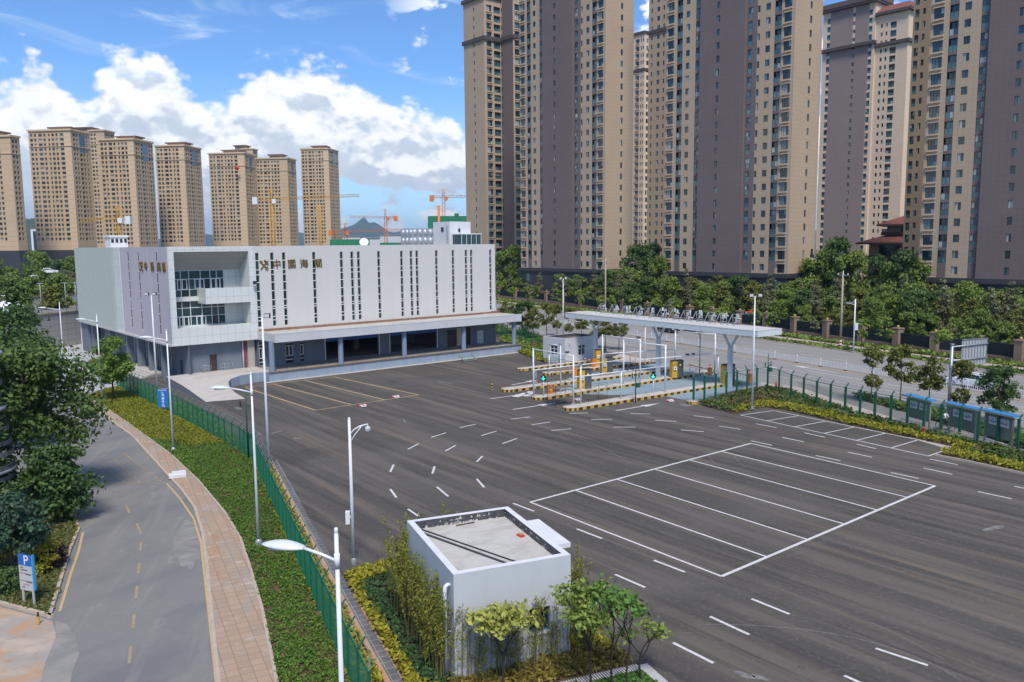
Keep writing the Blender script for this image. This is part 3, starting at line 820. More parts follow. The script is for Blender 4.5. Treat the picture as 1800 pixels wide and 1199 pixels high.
M_rend = mat('pale_grey_render', (0.61, 0.605, 0.59), 0.8, var=(0.575, 0.57, 0.555), vs=0.25, streak=(0.565, 0.56, 0.54))
M_rend_side = mat('mauve_grey_render', (0.50, 0.465, 0.50), 0.8, var=(0.46, 0.43, 0.465), vs=0.3, streak=(0.45, 0.42, 0.45), grid=(1.5, 0, 0.02), gcol=0.93)
M_slate = mat('shaded_slate_render', (0.155, 0.185, 0.235), 0.75, var=(0.125, 0.15, 0.19), vs=0.4, streak=(0.18, 0.205, 0.25))  # blue-grey, darkened for the shade under canopy and overhang
M_col = mat('blue_grey_column_paint', (0.22, 0.285, 0.38), 0.6, var=(0.18, 0.24, 0.33), vs=0.7)
M_panel = mat('white_metal_panel', (0.66, 0.69, 0.67), 0.4, var=(0.60, 0.63, 0.615), vs=0.35, grid=(0.94, 1.15, 0.035), gcol=0.62)
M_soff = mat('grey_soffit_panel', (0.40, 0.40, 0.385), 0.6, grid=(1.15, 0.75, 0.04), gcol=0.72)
M_fin = mat('grey_green_fin_panel', (0.62, 0.68, 0.66), 0.35, var=(0.56, 0.62, 0.605), vs=0.4, grid=(0, 1.45, 0.05), gcol=0.78)
M_dockface = mat('dock_face_paint', (0.20, 0.27, 0.37), 0.7, var=(0.27, 0.33, 0.41), vs=1.6, streak=(0.30, 0.35, 0.42))
M_dockfloor = ground_mat('dock_floor_concrete', (0.30, 0.275, 0.25), [((0.22, 0.20, 0.18), 5, 1.5, 40, 0.45, 0.65, 5, 0.8)])
M_lip = mat('brown_dock_lip', (0.145, 0.105, 0.07), 0.8, var=(0.22, 0.16, 0.11), vs=2)
M_bar = mat('white_window_bar', (0.72, 0.74, 0.75), 0.45)
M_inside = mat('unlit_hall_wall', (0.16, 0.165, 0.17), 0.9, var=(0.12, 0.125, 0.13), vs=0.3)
M_shut = mat('blue_shutter', (0.02, 0.10, 0.40), 0.5, grid=(0, 0.12, 0.02), gcol=0.7)
M_maroon = mat('maroon_door', (0.085, 0.028, 0.035), 0.5, grid=(0.42, 0.6, 0.05), gcol=0.6)
M_gold = mat('dark_gold_metal', (0.33, 0.21, 0.055), 0.35, 0.8)
M_tile_r = mat('red_brown_flashing', (0.20, 0.075, 0.045), 0.8, var=(0.30, 0.20, 0.14), vs=1.0)
M_roof = ground_mat('flat_roof_screed', (0.46, 0.44, 0.40), [((0.38, 0.35, 0.31), 5, 3, 40, 0.45, 0.65, 5, 0.8)])

SS = [10.66, 12.63, 14.22, 18.42, 22.45, 24.05, 25.06, 28.24, 31.98, 33.60, 34.58, 38.00, 41.02, 43.44, 44.44, 48.15]
SW = 0.44
ZB, ZT = 6.25, 15.66
bars = [14.66, 13.50, 12.87, 11.90, 10.80, 9.66, 8.82, 8.52, 7.50, 7.05]
WR, HR = 49.3, 16.5
X0 = 10.6
b = MB()
wall_grid(b, (0, 0, 0), (1, 0, 0), (0, -1, 0), X0, WR, 5.9, HR, [(s, s + SW, ZB, ZT) for s in SS if s > X0], 0.22, lambda u, z: 0)
b.quad((WR, 0, 0), (WR, 24, 0), (WR, 24, HR), (WR, 0, HR), 0)
b.quad((WR, 24, 0), (0, 45.7, 0), (0, 45.7, HR), (WR, 24, HR), 0)
b.build('front_wall', M_rend, CUS)
b = MB()                                                             # parapet inner faces and roof
b.poly([(0.3, 0.35, 16.15), (WR - 0.3, 0.35, 16.15), (WR - 0.3, 23.8, 16.15), (0.3, 45.4, 16.15)])
b.build('roof', M_roof, CUS)
b = MB()
b.quad((0.0, 0.0, HR), (WR, 0, HR), (WR, 0.3, HR), (0, 0.3, HR)); b.quad((0, 0.3, HR), (0.3, 0.3, HR), (0.3, 45.4, HR), (0, 45.7, HR)); b.quad((WR - 0.3, 0.3, HR), (WR, 0.3, HR), (WR, 24, HR), (WR - 0.3, 24, HR))
b.quad((0.3, 0.3, HR), (WR - .3, 0.3, HR), (WR - .3, 0.3, 16.15), (0.3, 0.3, 16.15)); b.quad((0.3, 45.4, HR), (0.3, 0.3, HR), (0.3, 0.3, 16.15), (0.3, 45.4, 16.15))
b.build('parapet', M_rend, CUS)


M_slit = glass_mat('slit_window_glass', (0.008, 0.030, 0.036), 0.12, 0.6)


def strip_window(parent, u, w, zb, zt, bz, frame, gd=0.20):
    """tall slit window: glass with white cross bars, frame = function (u, depth, z)"""
    cuts = [zb] + sorted(z for z in bz if zb < z < zt) + [zt]
    g = MB()
    for a, c in zip(cuts, cuts[1:]):
        g.quad(frame(u, gd, a), frame(u + w, gd, a), frame(u + w, gd, c), frame(u, gd, c))
    for z in cuts:
        p = [frame(u, gd * .5, z - 0.04), frame(u + w, gd * .5, z - 0.04), frame(u + w, gd * .5, z + 0.04), frame(u, gd * .5, z + 0.04)]
        g.quad(*p, 1); q = [frame(u, gd * .95, z + 0.05), frame(u + w, gd * .95, z + 0.05)]
        g.quad(p[3], p[2], q[1], q[0], 1)
    return g.build('window', [M_slit, M_bar], parent)


for s in SS:
    if s > X0:
        strip_window(CUS, s, SW, ZB, ZT, bars, lambda u, d, z: (u, d, z))
# side wall (x = 0), mauve part, white column, pleated fins
SD = [(16.16, 15.88, 5.87), (11.58, 15.88, 5.90), (4.13, 15.88, 5.88)]
b = MB()
holes = [(-(y + 0.26), -(y - 0.26), zb, zt) for y, zt, zb in SD]
for y in (18.72, 17.75, 17.35, 13.69, 12.84, 7.69, 6.85):
    holes.append((-(y + 0.05), -(y - 0.05), 5.9, 15.9))
wall_grid(b, (0, 0, 0), (0, -1, 0), (-1, 0, 0), -20.1, 0.0, 4.95, HR, holes, 0.22, lambda u, z: 0)
b.build('side_wall', M_rend_side, CUS)
for y in (18.72, 17.75, 17.35, 13.69, 12.84, 7.69, 6.85):
    g = MB(); g.quad((0.1, y + .05, 5.9), (0.1, y - .05, 5.9), (0.1, y - .05, 15.9), (0.1, y + .05, 15.9)); g.build('wall_groove', M_rend_side, CUS)
for y, zt, zb in SD:
    strip_window(CUS, -y - 0.26, 0.52, zb, zt, [zb + (zt - zb) * k / 8 for k in range(1, 8)], lambda u, d, z: (d, -u, z), 0.04)
b = MB(); b.box(-0.06, 0.3, 20.1, 23.0, 4.95, HR); b.build('panel_column', M_panel, CUS)
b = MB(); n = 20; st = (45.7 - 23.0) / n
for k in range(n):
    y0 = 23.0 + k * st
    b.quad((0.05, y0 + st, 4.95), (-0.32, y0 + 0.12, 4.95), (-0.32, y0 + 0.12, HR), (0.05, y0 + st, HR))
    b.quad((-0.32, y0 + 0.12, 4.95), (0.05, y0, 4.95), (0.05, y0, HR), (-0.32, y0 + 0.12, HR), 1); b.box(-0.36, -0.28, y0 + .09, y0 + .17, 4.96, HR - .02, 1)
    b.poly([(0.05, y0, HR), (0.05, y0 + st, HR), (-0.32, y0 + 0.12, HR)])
b.build('fin_wall', [M_fin, mat('fin_gap_shade', (0.33, 0.375, 0.37), 0.4)], CUS)  # darker facets and edges put the shade of the pleats into the colour
b = MB(); b.box(-0.30, 1.9, -0.02, 45.7, 4.72, 4.95); b.build('cornice', mat('pale_stone_cornice', (0.52, 0.51, 0.50), 0.7, var=(0.44, 0.43, 0.42), vs=0.8), CUS)
# ground floor of the side: wall set back with glazed bays and piers
b = MB()
gh = [(-9.6, -6.2, 0.5, 4.2), (-14.6, -11.2, 0.5, 4.2), (-19.4, -16.0, 0.5, 4.2), (-27.5, -22.5, 0.3, 4.3), (-34.5, -31.5, 1.4, 3.8), (-3.6, -2.6, 0.3, 2.6)]
wall_grid(b, (1.9, 0, 0), (0, -1, 0), (-1, 0, 0), -45.7, 0.2, 0.0, 4.72, gh, 0.5, lambda u, z: 0)
b.build('ground_floor_wall', M_slate, CUS)
for h in gh:
    g = MB(); nn_ = max(1, round((h[1] - h[0]) / 0.9))
    for k in range(nn_):
        a, c = h[0] + (h[1] - h[0]) * k / nn_, h[0] + (h[1] - h[0]) * (k + 1) / nn_
        g.quad((2.3, -a, h[2]), (2.3, -c, h[2]), (2.3, -c, h[3]), (2.3, -a, h[3]), 0); g.box(2.2, 2.29, -c - 0.04, -c + 0.04, h[2], h[3], 1)
    g.build('window', [M_glass_d, M_bar], CUS)
for y in (5.2, 10.4, 15.3, 20.4, 29.5, 39.5):
    b = MB(); b.box(0.35, 1.15, y, y + 0.8, 0, 4.72); b.build('pier', M_slate, CUS)
b = MB(); b.box(0.1, 1.8, 41.5, 45.6, 0, 4.72); b.build('pier', M_slate, CUS)
b = MB()
for k in range(4):
    b.box(-1.6 + k * 0.4, 1.2, 8.0, 19.0, 0.05, 0.05 + 0.14 * (k + 1))
b.build('entrance_steps', CONC, CUS)
# white panel frame with its deep loggia
PX, ZL = X0, 4.75
L0, L1, LZ0, LZ1 = 0.70, 9.76, 6.76, 15.88
b = MB()
wall_grid(b, (0, -0.08, 0), (1, 0, 0), (0, -1, 0), 0, PX, ZL, HR, [(L0, L1, LZ0, LZ1)], 0.05, lambda u, z: 0)
b.quad((PX, -0.08, ZL), (PX, 0, ZL), (PX, 0, HR), (PX, -0.08, HR)); b.quad((0, 0, ZL), (0, -0.08, ZL), (0, -0.08, HR), (0, 0, HR)); b.quad((0, -.08, HR), (PX, -.08, HR), (PX, 0, HR), (0, 0, HR))
b.quad((0, -0.08, ZL), (0, 2.0, ZL), (PX, 2.0, ZL), (PX, -0.08, ZL))
D = 3.0; ZC = 13.57
b.quad((L0, -0.03, LZ0), (L0, D, LZ0), (L0, D, ZC), (L0, -0.03, LZ1)); b.quad((L1, D, LZ0), (L1, -0.03, LZ0), (L1, -0.03, LZ1), (L1, D, ZC))
b.quad((L0, -.03, LZ0), (L1, -.03, LZ0), (L1, D, LZ0), (L0, D, LZ0))
b.quad((7.6, D, LZ0), (L1, D, LZ0), (L1, D, ZC), (7.6, D, ZC))
b.build('panel_frame', M_panel, CUS)
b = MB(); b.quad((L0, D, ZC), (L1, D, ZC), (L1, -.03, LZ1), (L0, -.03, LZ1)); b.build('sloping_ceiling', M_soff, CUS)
b = MB(); b.box(4.2, L1, -0.10, D - 0.02, 9.55, 9.75); b.box(4.2, L1 + 0.0, -0.10, 0.08, 9.75, 11.45); b.box(4.2, 4.38, 0.08, D - 0.02, 9.75, 11.45); b.build('balcony', M_panel, CUS)
b = MB(); b.box(L0, 4.2, 2.55, D - 0.02, 9.85, 10.35); b.build('floor_band', M_panel, CUS)


def glazing(u0, u1, z0, z1, ucuts, zcuts, y, parent):
    g = MB(); us = [u0] + ucuts + [u1]; zs = [z0] + zcuts + [z1]
    for a, c in zip(us, us[1:]):
        for e, f in zip(zs, zs[1:]):
            g.quad((a, y, e), (c, y, e), (c, y, f), (a, y, f))
    o = g.build('glazing', M_glass, parent); f = MB()
    for a in us:
        f.box(a - 0.035, a + 0.035, y - 0.09, y - 0.01, z0, z1)
    for e in zs:
        f.box(u0, u1, y - 0.07, y - 0.011, e - 0.035, e + 0.035)
    f.build('mullions', M_bar, o)
    return o


gl = glazing(L0 + 0.05, 7.6, 10.36, ZC, [2.3, 3.3, 4.7, 5.9, 6.7], [11.25, 12.55], D - 0.05, CUS)
glazing(L0 + 0.05, 7.6, 6.80, 9.84, [2.3, 3.3, 4.7, 5.9, 6.7], [7.95, 9.0], D - 0.05, CUS)
for u in (1.9, 4.0, 6.0):
    f = MB()
    for a in (u, u + 0.55, u + 1.1):
        f.box(a - 0.05, a + 0.05, D - 0.17, D - 0.10, 11.3, 12.5)
    f.box(u, u + 1.1, D - 0.165, D - 0.105, 12.45, 12.53); f.box(u, u + 1.1, D - 0.165, D - 0.105, 11.27, 11.35)
    f.build('casement', M_bar, CUS)
for u in (1.9, 4.0):
    f = MB()
    for a in (u, u + 0.55, u + 1.1):
        f.box(a - 0.05, a + 0.05, D - 0.17, D - 0.10, 6.85, 7.9)
    f.box(u, u + 1.1, D - 0.165, D - 0.105, 7.86, 7.94)
    f.build('casement', M_bar, CUS)
f = MB(); f.box(6.0, 6.9, D - 0.12, D - 0.1, 6.8, 8.0); f.build('open_door', M_dark, CUS)
# ground floor behind the dock
b = MB()
op = [(19.87, 28.1, 1.2, 4.45), (29.95, 38.03, 1.2, 4.45), (10.62, 11.1, 1.40, 4.3), (12.0, 12.52, 1.36, 4.3), (14.15, 15.22, 1.3, 4.3), (16.23, 16.72, 1.36, 4.3), (39.95, 41.6, 1.2, 3.7), (43.45, 44.35, 1.2, 3.9), (45.6, 46.9, 1.2, 3.2)]
wall_grid(b, (0, 0.02, 0), (1, 0, 0), (0, -1, 0), PX, WR, 0.0, 5.9, op, 0.35, lambda u, z: 0)
wall_grid(b, (0, 1.0, 0), (1, 0, 0), (0, -1, 0), 1.9, PX, 0.0, 4.75, [(4.66, 5.56, 1.15, 3.2)], 0.3, lambda u, z: 0)
b.quad((PX, 1.0, 0), (PX, 0.02, 0), (PX, 0.02, 4.75), (PX, 1.0, 4.75))
b.build('dock_wall', M_slate, CUS)
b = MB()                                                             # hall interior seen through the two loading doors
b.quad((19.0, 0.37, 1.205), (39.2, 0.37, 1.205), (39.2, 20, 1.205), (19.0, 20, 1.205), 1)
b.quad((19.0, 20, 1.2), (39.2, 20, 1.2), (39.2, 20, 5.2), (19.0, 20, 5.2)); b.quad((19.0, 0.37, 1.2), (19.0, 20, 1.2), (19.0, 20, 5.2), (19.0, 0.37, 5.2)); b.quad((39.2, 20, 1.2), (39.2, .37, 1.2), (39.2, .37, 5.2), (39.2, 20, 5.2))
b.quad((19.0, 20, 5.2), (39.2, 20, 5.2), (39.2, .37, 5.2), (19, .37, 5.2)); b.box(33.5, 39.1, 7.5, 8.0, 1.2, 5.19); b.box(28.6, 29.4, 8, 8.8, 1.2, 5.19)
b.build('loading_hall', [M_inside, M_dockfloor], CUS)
for u0, u1 in ((19.87, 28.1), (29.95, 38.03)):
    b = MB(); b.box(u0, u1, 0.12, 0.2, 3.62, 4.45); b.build('roller_shutter', M_shut, CUS)
    b = MB(); b.box(u0 - 0.12, u0, -0.03, 0.3, 1.2, 4.45); b.build('door_jamb', M_bar, CUS); b = MB(); b.box(u1, u1 + 0.12, -0.03, 0.3, 1.2, 4.45); b.build('door_jamb', M_bar, CUS)
for u0, u1 in ((10.62, 11.1), (12.0, 12.52), (14.15, 15.22), (16.23, 16.72)):
    g = MB(); g.quad((u0, 0.2, 1.36), (u1, 0.2, 1.36), (u1, 0.2, 4.3), (u0, 0.2, 4.3)); o = g.build('window', M_glass_d, CUS); f = MB()
    for a in ([u0 + 0.04, u1 - 0.04] + ([(u0 + u1) / 2] if u1 - u0 > 0.8 else [])):
        f.box(a - 0.04, a + 0.04, 0.10, 0.19, 2.25, 3.55)
    for z in (2.25, 3.55, 1.75, 3.95):
        f.box(u0 + 0.01, u1 - 0.01, 0.11, 0.18, z - 0.04, z + 0.04)
    f.build('frame', M_bar, o)
b = MB(); b.box(39.96, 41.59, 0.12, 0.2, 1.2, 3.0); b.build('double_door', M_maroon, CUS, label='maroon panelled double door')
b = MB(); b.box(39.96, 41.59, 0.14, 0.19, 3.0, 3.69); b.build('fanlight', M_glass_d, CUS)
b = MB(); b.box(41.75, 43.2, -0.02, 0.01, 1.2, 3.9); b.build('cream_panel', mat('cream_board', (0.55, 0.47, 0.34), 0.7), CUS)
b = MB(); b.box(43.46, 44.34, 0.3, 0.33, 1.2, 3.9); b.build('shaded_recess_sheet', M_dark, CUS)  # flush dark sheet, stands for the shade inside the recess
b = MB(); b.box(45.6, 46.9, 0.1, 0.2, 1.2, 3.2); b.build('service_door', mat('pale_grey_door', (0.52, 0.58, 0.60), 0.5), CUS, label='pale grey service door')
b = MB(); b.box(4.68, 5.54, 1.1, 1.2, 1.2, 3.15); b.build('side_door', mat('brown_door', (0.06, 0.035, 0.03), 0.5, grid=(0.43, 0.9, 0.06), gcol=0.5), CUS, label='dark brown door by the ramp')
for s_, m_, r_ in ((8.85, M_white, 0.07), (9.15, M_red, 0.08)):
    b = MB(); b.tube((s_, 0.86, 1.1), (s_, 0.86, 4.74), r_, n=8, m=0); b.build('downpipe', m_, CUS)
b = MB(); b.box(9.4, 10.25, 0.6, 0.99, 0.1, 4.74); b.build('pilaster', mat('beige_render', (0.42, 0.385, 0.34), 0.8), CUS)
# dock, ramp, columns, canopy
b = MB(); b.box(9.6, 50.2, -5.1, 0.0, 0.0, 1.10, 0); b.quad((9.6, -5.1, 1.112), (50.2, -5.1, 1.112), (50.2, 0, 1.112), (9.6, 0, 1.112), 1)
b.build('loading_dock', [M_dockface, M_dockfloor], CUS)
b = MB(); b.box(9.6, 50.25, -5.22, -4.95, 1.08, 1.22); b.box(50.0, 50.25, -4.95, 0, 1.08, 1.22); b.build('dock_lip', M_lip, CUS)
b = MB(); b.box(9.0, 50.4, -5.75, -5.1, 0.0, 0.03); b.build('dock_apron', CONC, CUS)
rt = [cZ(474, 653, 1.15), cZ(445, 656, 1.15), cZ(421, 660.5, 1.13), cZ(406, 666, 1.02), cZ(401.5, 671.5, 0.86), cZ(403, 679, 0.62), cZ(413, 690, 0.30), cZ(431, 701, 0.02)]
la, lb = cZ(294, 663, 1.15), cZ(362, 706.5, 0.02)
b = MB(); nL = len(rt); lf = [tuple(la[i] + (lb[i] - la[i]) * (max(0, k - 2) / (nL - 3)) if i != 2 else rt[k][2] for i in range(3)) for k in range(nL)]
lf = [(la[0] + 0.02 * k, la[1] + 0.5 - 0.25 * k, 1.15) if k < 2 else lf[k] for k in range(nL)]
b.poly([(1.9, 0.99, 1.15), lf[0], rt[0], (PX - 0.1, 0.0, 1.15), (PX - 0.1, 0.99, 1.15)])
for k in range(nL - 1):
    b.quad(lf[k], lf[k + 1], rt[k + 1], rt[k])
    b.quad(rt[k], rt[k + 1], (*rt[k + 1][:2], -0.02), (*rt[k][:2], -0.02), 1); b.quad(lf[k + 1], lf[k], (*lf[k][:2], -0.02), (*lf[k + 1][:2], -0.02), 2)
b.quad(lf[0], (1.9, .99, 1.15), (1.9, .99, 0), (*lf[0][:2], 0), 2)
b.build('ramp', [CONC, M_dockface, M_slate], CUS)
for a, c in ((3.4, 4.5), (5.7, 7.2)):
    b = MB()
    for z in (1.6, 2.05):
        b.tube((a, 0.2, z), (c, 0.2, z), 0.025, n=6)
    for k in range(4):
        b.tube((a + (c - a) * k / 3, 0.2, 1.15), (a + (c - a) * k / 3, 0.2, 2.05), 0.02, n=6)
    b.build('handrail', M_galv, CUS)
for s_ in (10.35, 19.75, 29.5, 39.7, 49.3):
    b = MB(); b.lathe([(0.34, 1.11), (0.34, 4.85)], 20, (s_, -4.4, 0)); b.build('column', M_col, CUS)
b = MB(); b.box(10.45, 50.1, -5.3, -0.01, 4.75, 5.75); b.box(10.45, 50.1, -5.32, -5.1, 5.75, 5.86); b.quad((10.5, -5.1, 5.762), (50.0, -5.1, 5.762), (50.0, -.02, 5.762), (10.5, -.02, 5.762), 1)
b.build('canopy', [mat('pale_canopy_render', (0.55, 0.565, 0.585), 0.75, var=(0.50, 0.51, 0.53), vs=0.5), M_roof], CUS)
b = MB(); b.box(X0, 50.0, -0.25, -0.01, 5.77, 6.0); b.box(48.3, 50.0, -0.30, -0.02, 6.0, 6.08); b.tube((11, -1.1, 5.84), (46, -0.9, 5.86), 0.05, n=6); b.build('roof_flashing', M_tile_r, CUS)
# lettering and emblem


def letter(txt, size, name, m, parent, loc, rot, ext=0.05, label=None):
    cu = bpy.data.curves.new(name, 'FONT'); cu.body = txt; cu.size = size; cu.extrude = ext; cu.offset = 0.004 * size; cu.align_x = 'CENTER'; cu.align_y = 'CENTER'
    t = bpy.data.objects.new(name, cu); COL.objects.link(t)
    dg = bpy.context.evaluated_depsgraph_get(); me = bpy.data.meshes.new_from_object(t.evaluated_get(dg)); bpy.data.objects.remove(t)
    me.materials.clear(); me.materials.append(m)
    o = link(name, me, parent, None, label); o.location = loc; o.rotation_euler = rot
    return o


def emblem(parent, fr, name='emblem'):
    """crossed key and winged staff; fr(u, v, d) -> point"""
    b = MB()

    def bar(a, c, w):
        b.bar(fr(*a, 0.06), fr(*c, 0.06), w, 0.1)
    bar((-0.52, 0.48), (0.30, -0.38), 0.13); bar((-0.60, 0.40), (-0.34, 0.62), 0.12); bar((-0.42, 0.24), (-0.20, 0.44), 0.12)
    pts = [fr(0.38 + 0.19 * math.cos(t * math.pi / 8), -0.48 + 0.19 * math.sin(t * math.pi / 8), 0.06) for t in range(17)]
    b.path(pts, 0.06, 6, caps=False)
    bar((-0.50, -0.60), (0.40, 0.40), 0.10); bar((0.10, 0.68), (0.42, 0.40), 0.12); bar((0.06, 0.56), (0.34, 0.28), 0.10); bar((0.64, 0.06), (0.42, 0.36), 0.12); bar((0.46, 0.02), (0.34, 0.26), 0.10); bar((0.42, 0.40), (0.62, 0.58), 0.09)
    pts = [fr(-0.3 + t * 0.07, -0.38 + t * 0.07 + 0.08 * (1 if t % 2 else -1), 0.06) for t in range(9)]
    b.path(pts, 0.04, 6)
    return b.build(name, M_gold, parent)


for ch, s_ in (('中', 13.45), ('國', 15.48), ('海', 17.18), ('關', 19.2)):
    letter(ch, 1.22, 'lettering', M_gold, CUS, (s_, -0.06, 14.12), (R(90), R(-4), 0))
emblem(CUS, lambda u, v, d: (11.72 + u * 0.92, -d - 0.01, 14.12 + v * 0.92))
for ch, y_ in (('中', 8.4), ('國', 5.72), ('海', 3.09), ('關', 1.25)):
    letter(ch, 1.22, 'lettering', M_gold, CUS, (-0.06, y_, 14.05), (R(90), R(-4), R(-90)))
emblem(CUS, lambda u, v, d: (-d - 0.01, 10.3 - u * 0.92, 14.05 + v * 0.92))
# roof structures
s0, _ = cF(790, 400, 9.0); s1, zt = cF(827, 390, 9.0)
b = MB(); b.box(s0, s1, 9.0, 13.6, 16.15, 20.2); st_ = b.build('stair_tower', mat('roof_tower_render', (0.64, 0.655, 0.685), 0.8, var=(0.58, 0.595, 0.62), vs=0.5), CUS)
b = MB(); b.box(s0 + 1.75, s0 + 2.15, 8.93, 8.99, 18.5, 19.1); b.box(s0 - 0.06, s0 - 0.01, 10.6, 11.3, 18.6, 19.3); b.build('window', M_glass_d, st_)
b = MB()
for k in range(9):
    b.box(s0 - 0.05, s0 - 0.01, 9.3, 9.9, 16.5 + k * 0.36, 16.58 + k * 0.36)
b.build('step_irons', M_galv, st_)
b = MB(); b.box(s0 + 0.6, s0 + 4.6, 6.6, 8.98, 16.2, 18.1); b.box(s0 + 0.5, s0 + 4.7, 6.5, 8.99, 18.1, 18.25, 1)
for k in range(5):
    b.box(s0 + 0.6 + k * 0.98, s0 + 0.66 + k * 0.98, 6.55, 6.61, 16.2, 18.1, 1)
b.build('roof_light_box', [M_glass, M_bar], CUS)
s0, z0_ = cF(193.5, 419, 30.0); s1, _ = cF(224, 419, 30.0)
b = MB(); b.box(s0, s1, 30.0, 33.0, 16.1, 18.0); b.box(s0 - 0.15, s1 + 0.15, 29.85, 33.15, 18.0, 18.25); vb = b.build('vent_housing', M_white, CUS)
b = MB()
for k in range(4):
    w_ = (s1 - s0) / 4; b.box(s0 + (k + .2) * w_, s0 + (k + .8) * w_, 29.95, 29.99, 17.2, 17.75)
b.build('vent_opening', M_dark, vb)
# floodlight on the panel edge
b = MB(); b.tube((10.2, -0.1, 11.9), (10.2, -0.5, 11.95), 0.03, n=6); b.box(10.0, 10.4, -0.75, -0.45, 11.75, 12.15); b.build('floodlight', M_dark, CUS)

# pressed-steel water tank standing on the roof
s0, _ = cF(725.5, 420, 8.0); s1, _ = cF(762, 420, 8.0)
p = CO + CS * s0 + CN * 8.0
TK = thing('water_tank', 'steel water tank of domed panels standing on the flat roof of the customs hall', 'water tank', (p.x, p.y, 16.15), CA)
M_tank = mat('pressed_steel', (0.46, 0.49, 0.52), 0.5, 0.5, var=(0.40, 0.43, 0.46), vs=2)
w_ = s1 - s0; b = MB(); b.box(0, w_, 0, 3.4, 0.35, 2.9); b.build('tank_body', M_tank, TK)
b = MB(); cell = w_ / 4
for i in range(4):
    for j in range(2):
        c_ = ((i + .5) * cell, 0, 0.35 + (j + .5) * 1.275); rings = [(0.46, 0.0), (0.40, 0.14), (0.28, 0.25), (0.12, 0.31), (0.0, 0.32)]
        pts0 = len(b.v)
        for r_, h_ in rings:
            for t in range(12):
                a = 2 * math.pi * t / 12; b.v.append((c_[0] + r_ * math.cos(a), -h_, c_[2] + r_ * 1.15 * math.sin(a)))
        for q in range(len(rings) - 1):
            for t in range(12):
                a0 = pts0 + q * 12 + t; a1 = pts0 + q * 12 + (t + 1) % 12; b.f.append((a0, a1, a1 + 12, a0 + 12)); b.m.append(0); b.s.append(True)
for i in range(3):
    for j in range(2):
        c_ = (0, (i + .5) * 1.13, 0.35 + (j + .5) * 1.275); pts0 = len(b.v)
        for r_, h_ in rings:
            for t in range(12):
                a = 2 * math.pi * t / 12; b.v.append((-h_, c_[1] - r_ * math.cos(a), c_[2] + r_ * 1.15 * math.sin(a)))
        for q in range(len(rings) - 1):
            for t in range(12):
                a0 = pts0 + q * 12 + t; a1 = pts0 + q * 12 + (t + 1) % 12; b.f.append((a0, a1, a1 + 12, a0 + 12)); b.m.append(0); b.s.append(True)
b.build('pressed_domes', M_tank, TK)
b = MB()
for k in range(4):
    b.box(0.1, w_ - 0.1, 0.2 + k * 1.0, 0.4 + k * 1.0, 0, 0.34)
b.build('tank_support', M_galv, TK)
s0, _ = cF(640, 428, 6.0); p = CO + CS * s0 + CN * 6.0
DS = thing('satellite_dish', 'white satellite dish on the roof edge left of the steel tank', 'satellite dish', (p.x, p.y, 16.15), CA)
b = MB(); b.tube((0, 0, 0), (0, 0, 0.6), 0.06, n=8); b.build('mount', M_galv, DS)
b = MB(); i0 = 0
ax = Vector((-0.5, -0.75, 0.45)).normalized(); u_ = ax.cross(Vector((0, 0, 1))).normalized(); v_ = u_.cross(ax)
for q, (r_, h_) in enumerate(((0.02, 0.0), (0.3, 0.03), (0.52, 0.10), (0.66, 0.18))):
    for t in range(18):
        a = 2 * math.pi * t / 18; pt = Vector((0, 0, 0.75)) + ax * h_ + (u_ * math.cos(a) + v_ * math.sin(a)) * r_; b.v.append(tuple(pt))
for q in range(3):
    for t in range(18):
        a0 = q * 18 + t; a1 = q * 18 + (t + 1) % 18; b.f.append((a0, a1, a1 + 18, a0 + 18)); b.m.append(0); b.s.append(True)
b.build('dish', M_white, DS)
b = MB(); b.tube(Vector((0, 0, 0.75)) - v_ * 0.5, Vector((0, 0, 0.75)) + ax * 0.6, 0.02, n=6); b.build('feed_arm', M_galv, DS)
# ------------------------------------------------------------------ residential towers
TA = R(-50.0)
TE = Vector((math.cos(TA), math.sin(TA), 0)); TN = Vector((-math.sin(TA), math.cos(TA), 0))


def boxes(T, name, m, lst):
    for q in lst:
        b = MB(); b.box(*q); b.build(name, m, T)


def tw(x, y):
    p = TE * x + TN * y; return (p.x, p.y, 0)


M_tan = mat('tan_facade_tile', (0.475, 0.362, 0.255), 0.75, var=(0.44, 0.335, 0.235), vs=0.15, grid=(1.15, 0.99, 0.06), gcol=0.80)
M_pur = mat('purple_brown_facade_tile', (0.178, 0.137, 0.132), 0.7, var=(0.160, 0.123, 0.118), vs=0.15, grid=(1.15, 0.99, 0.06), gcol=0.80)
M_tan2 = mat('sunlit_cream_facade', (0.72, 0.56, 0.42), 0.75, var=(0.67, 0.52, 0.385), vs=0.15, grid=(1.3, 1.49, 0.07), gcol=0.86)  # lighter tan of its own, raised further to paint in sunlight
M_pur2 = mat('sunlit_mauve_facade', (0.29, 0.225, 0.21), 0.7, var=(0.265, 0.205, 0.19), vs=0.15, grid=(1.3, 1.49, 0.07), gcol=0.86)  # paler copy of the purple tile, sunlight put into the colour
M_pod = mat('dark_podium_stone', (0.050, 0.050, 0.060), 0.6, var=(0.038, 0.038, 0.046), vs=0.3, grid=(1.6, 1.1, 0.06), gcol=0.7)
M_band = mat('dark_cornice', (0.085, 0.066, 0.066), 0.7)
M_frame = mat('dark_window_frame', (0.045, 0.05, 0.055), 0.5)
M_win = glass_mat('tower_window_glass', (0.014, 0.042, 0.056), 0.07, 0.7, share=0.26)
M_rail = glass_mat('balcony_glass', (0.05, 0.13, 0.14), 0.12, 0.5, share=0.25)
M_tan_sill = mat('tan_sill', (0.50, 0.385, 0.27), 0.75)
M_rooft = mat('red_roof_tile', (0.23, 0.085, 0.06), 0.8, var=(0.17, 0.06, 0.045), vs=0.8)


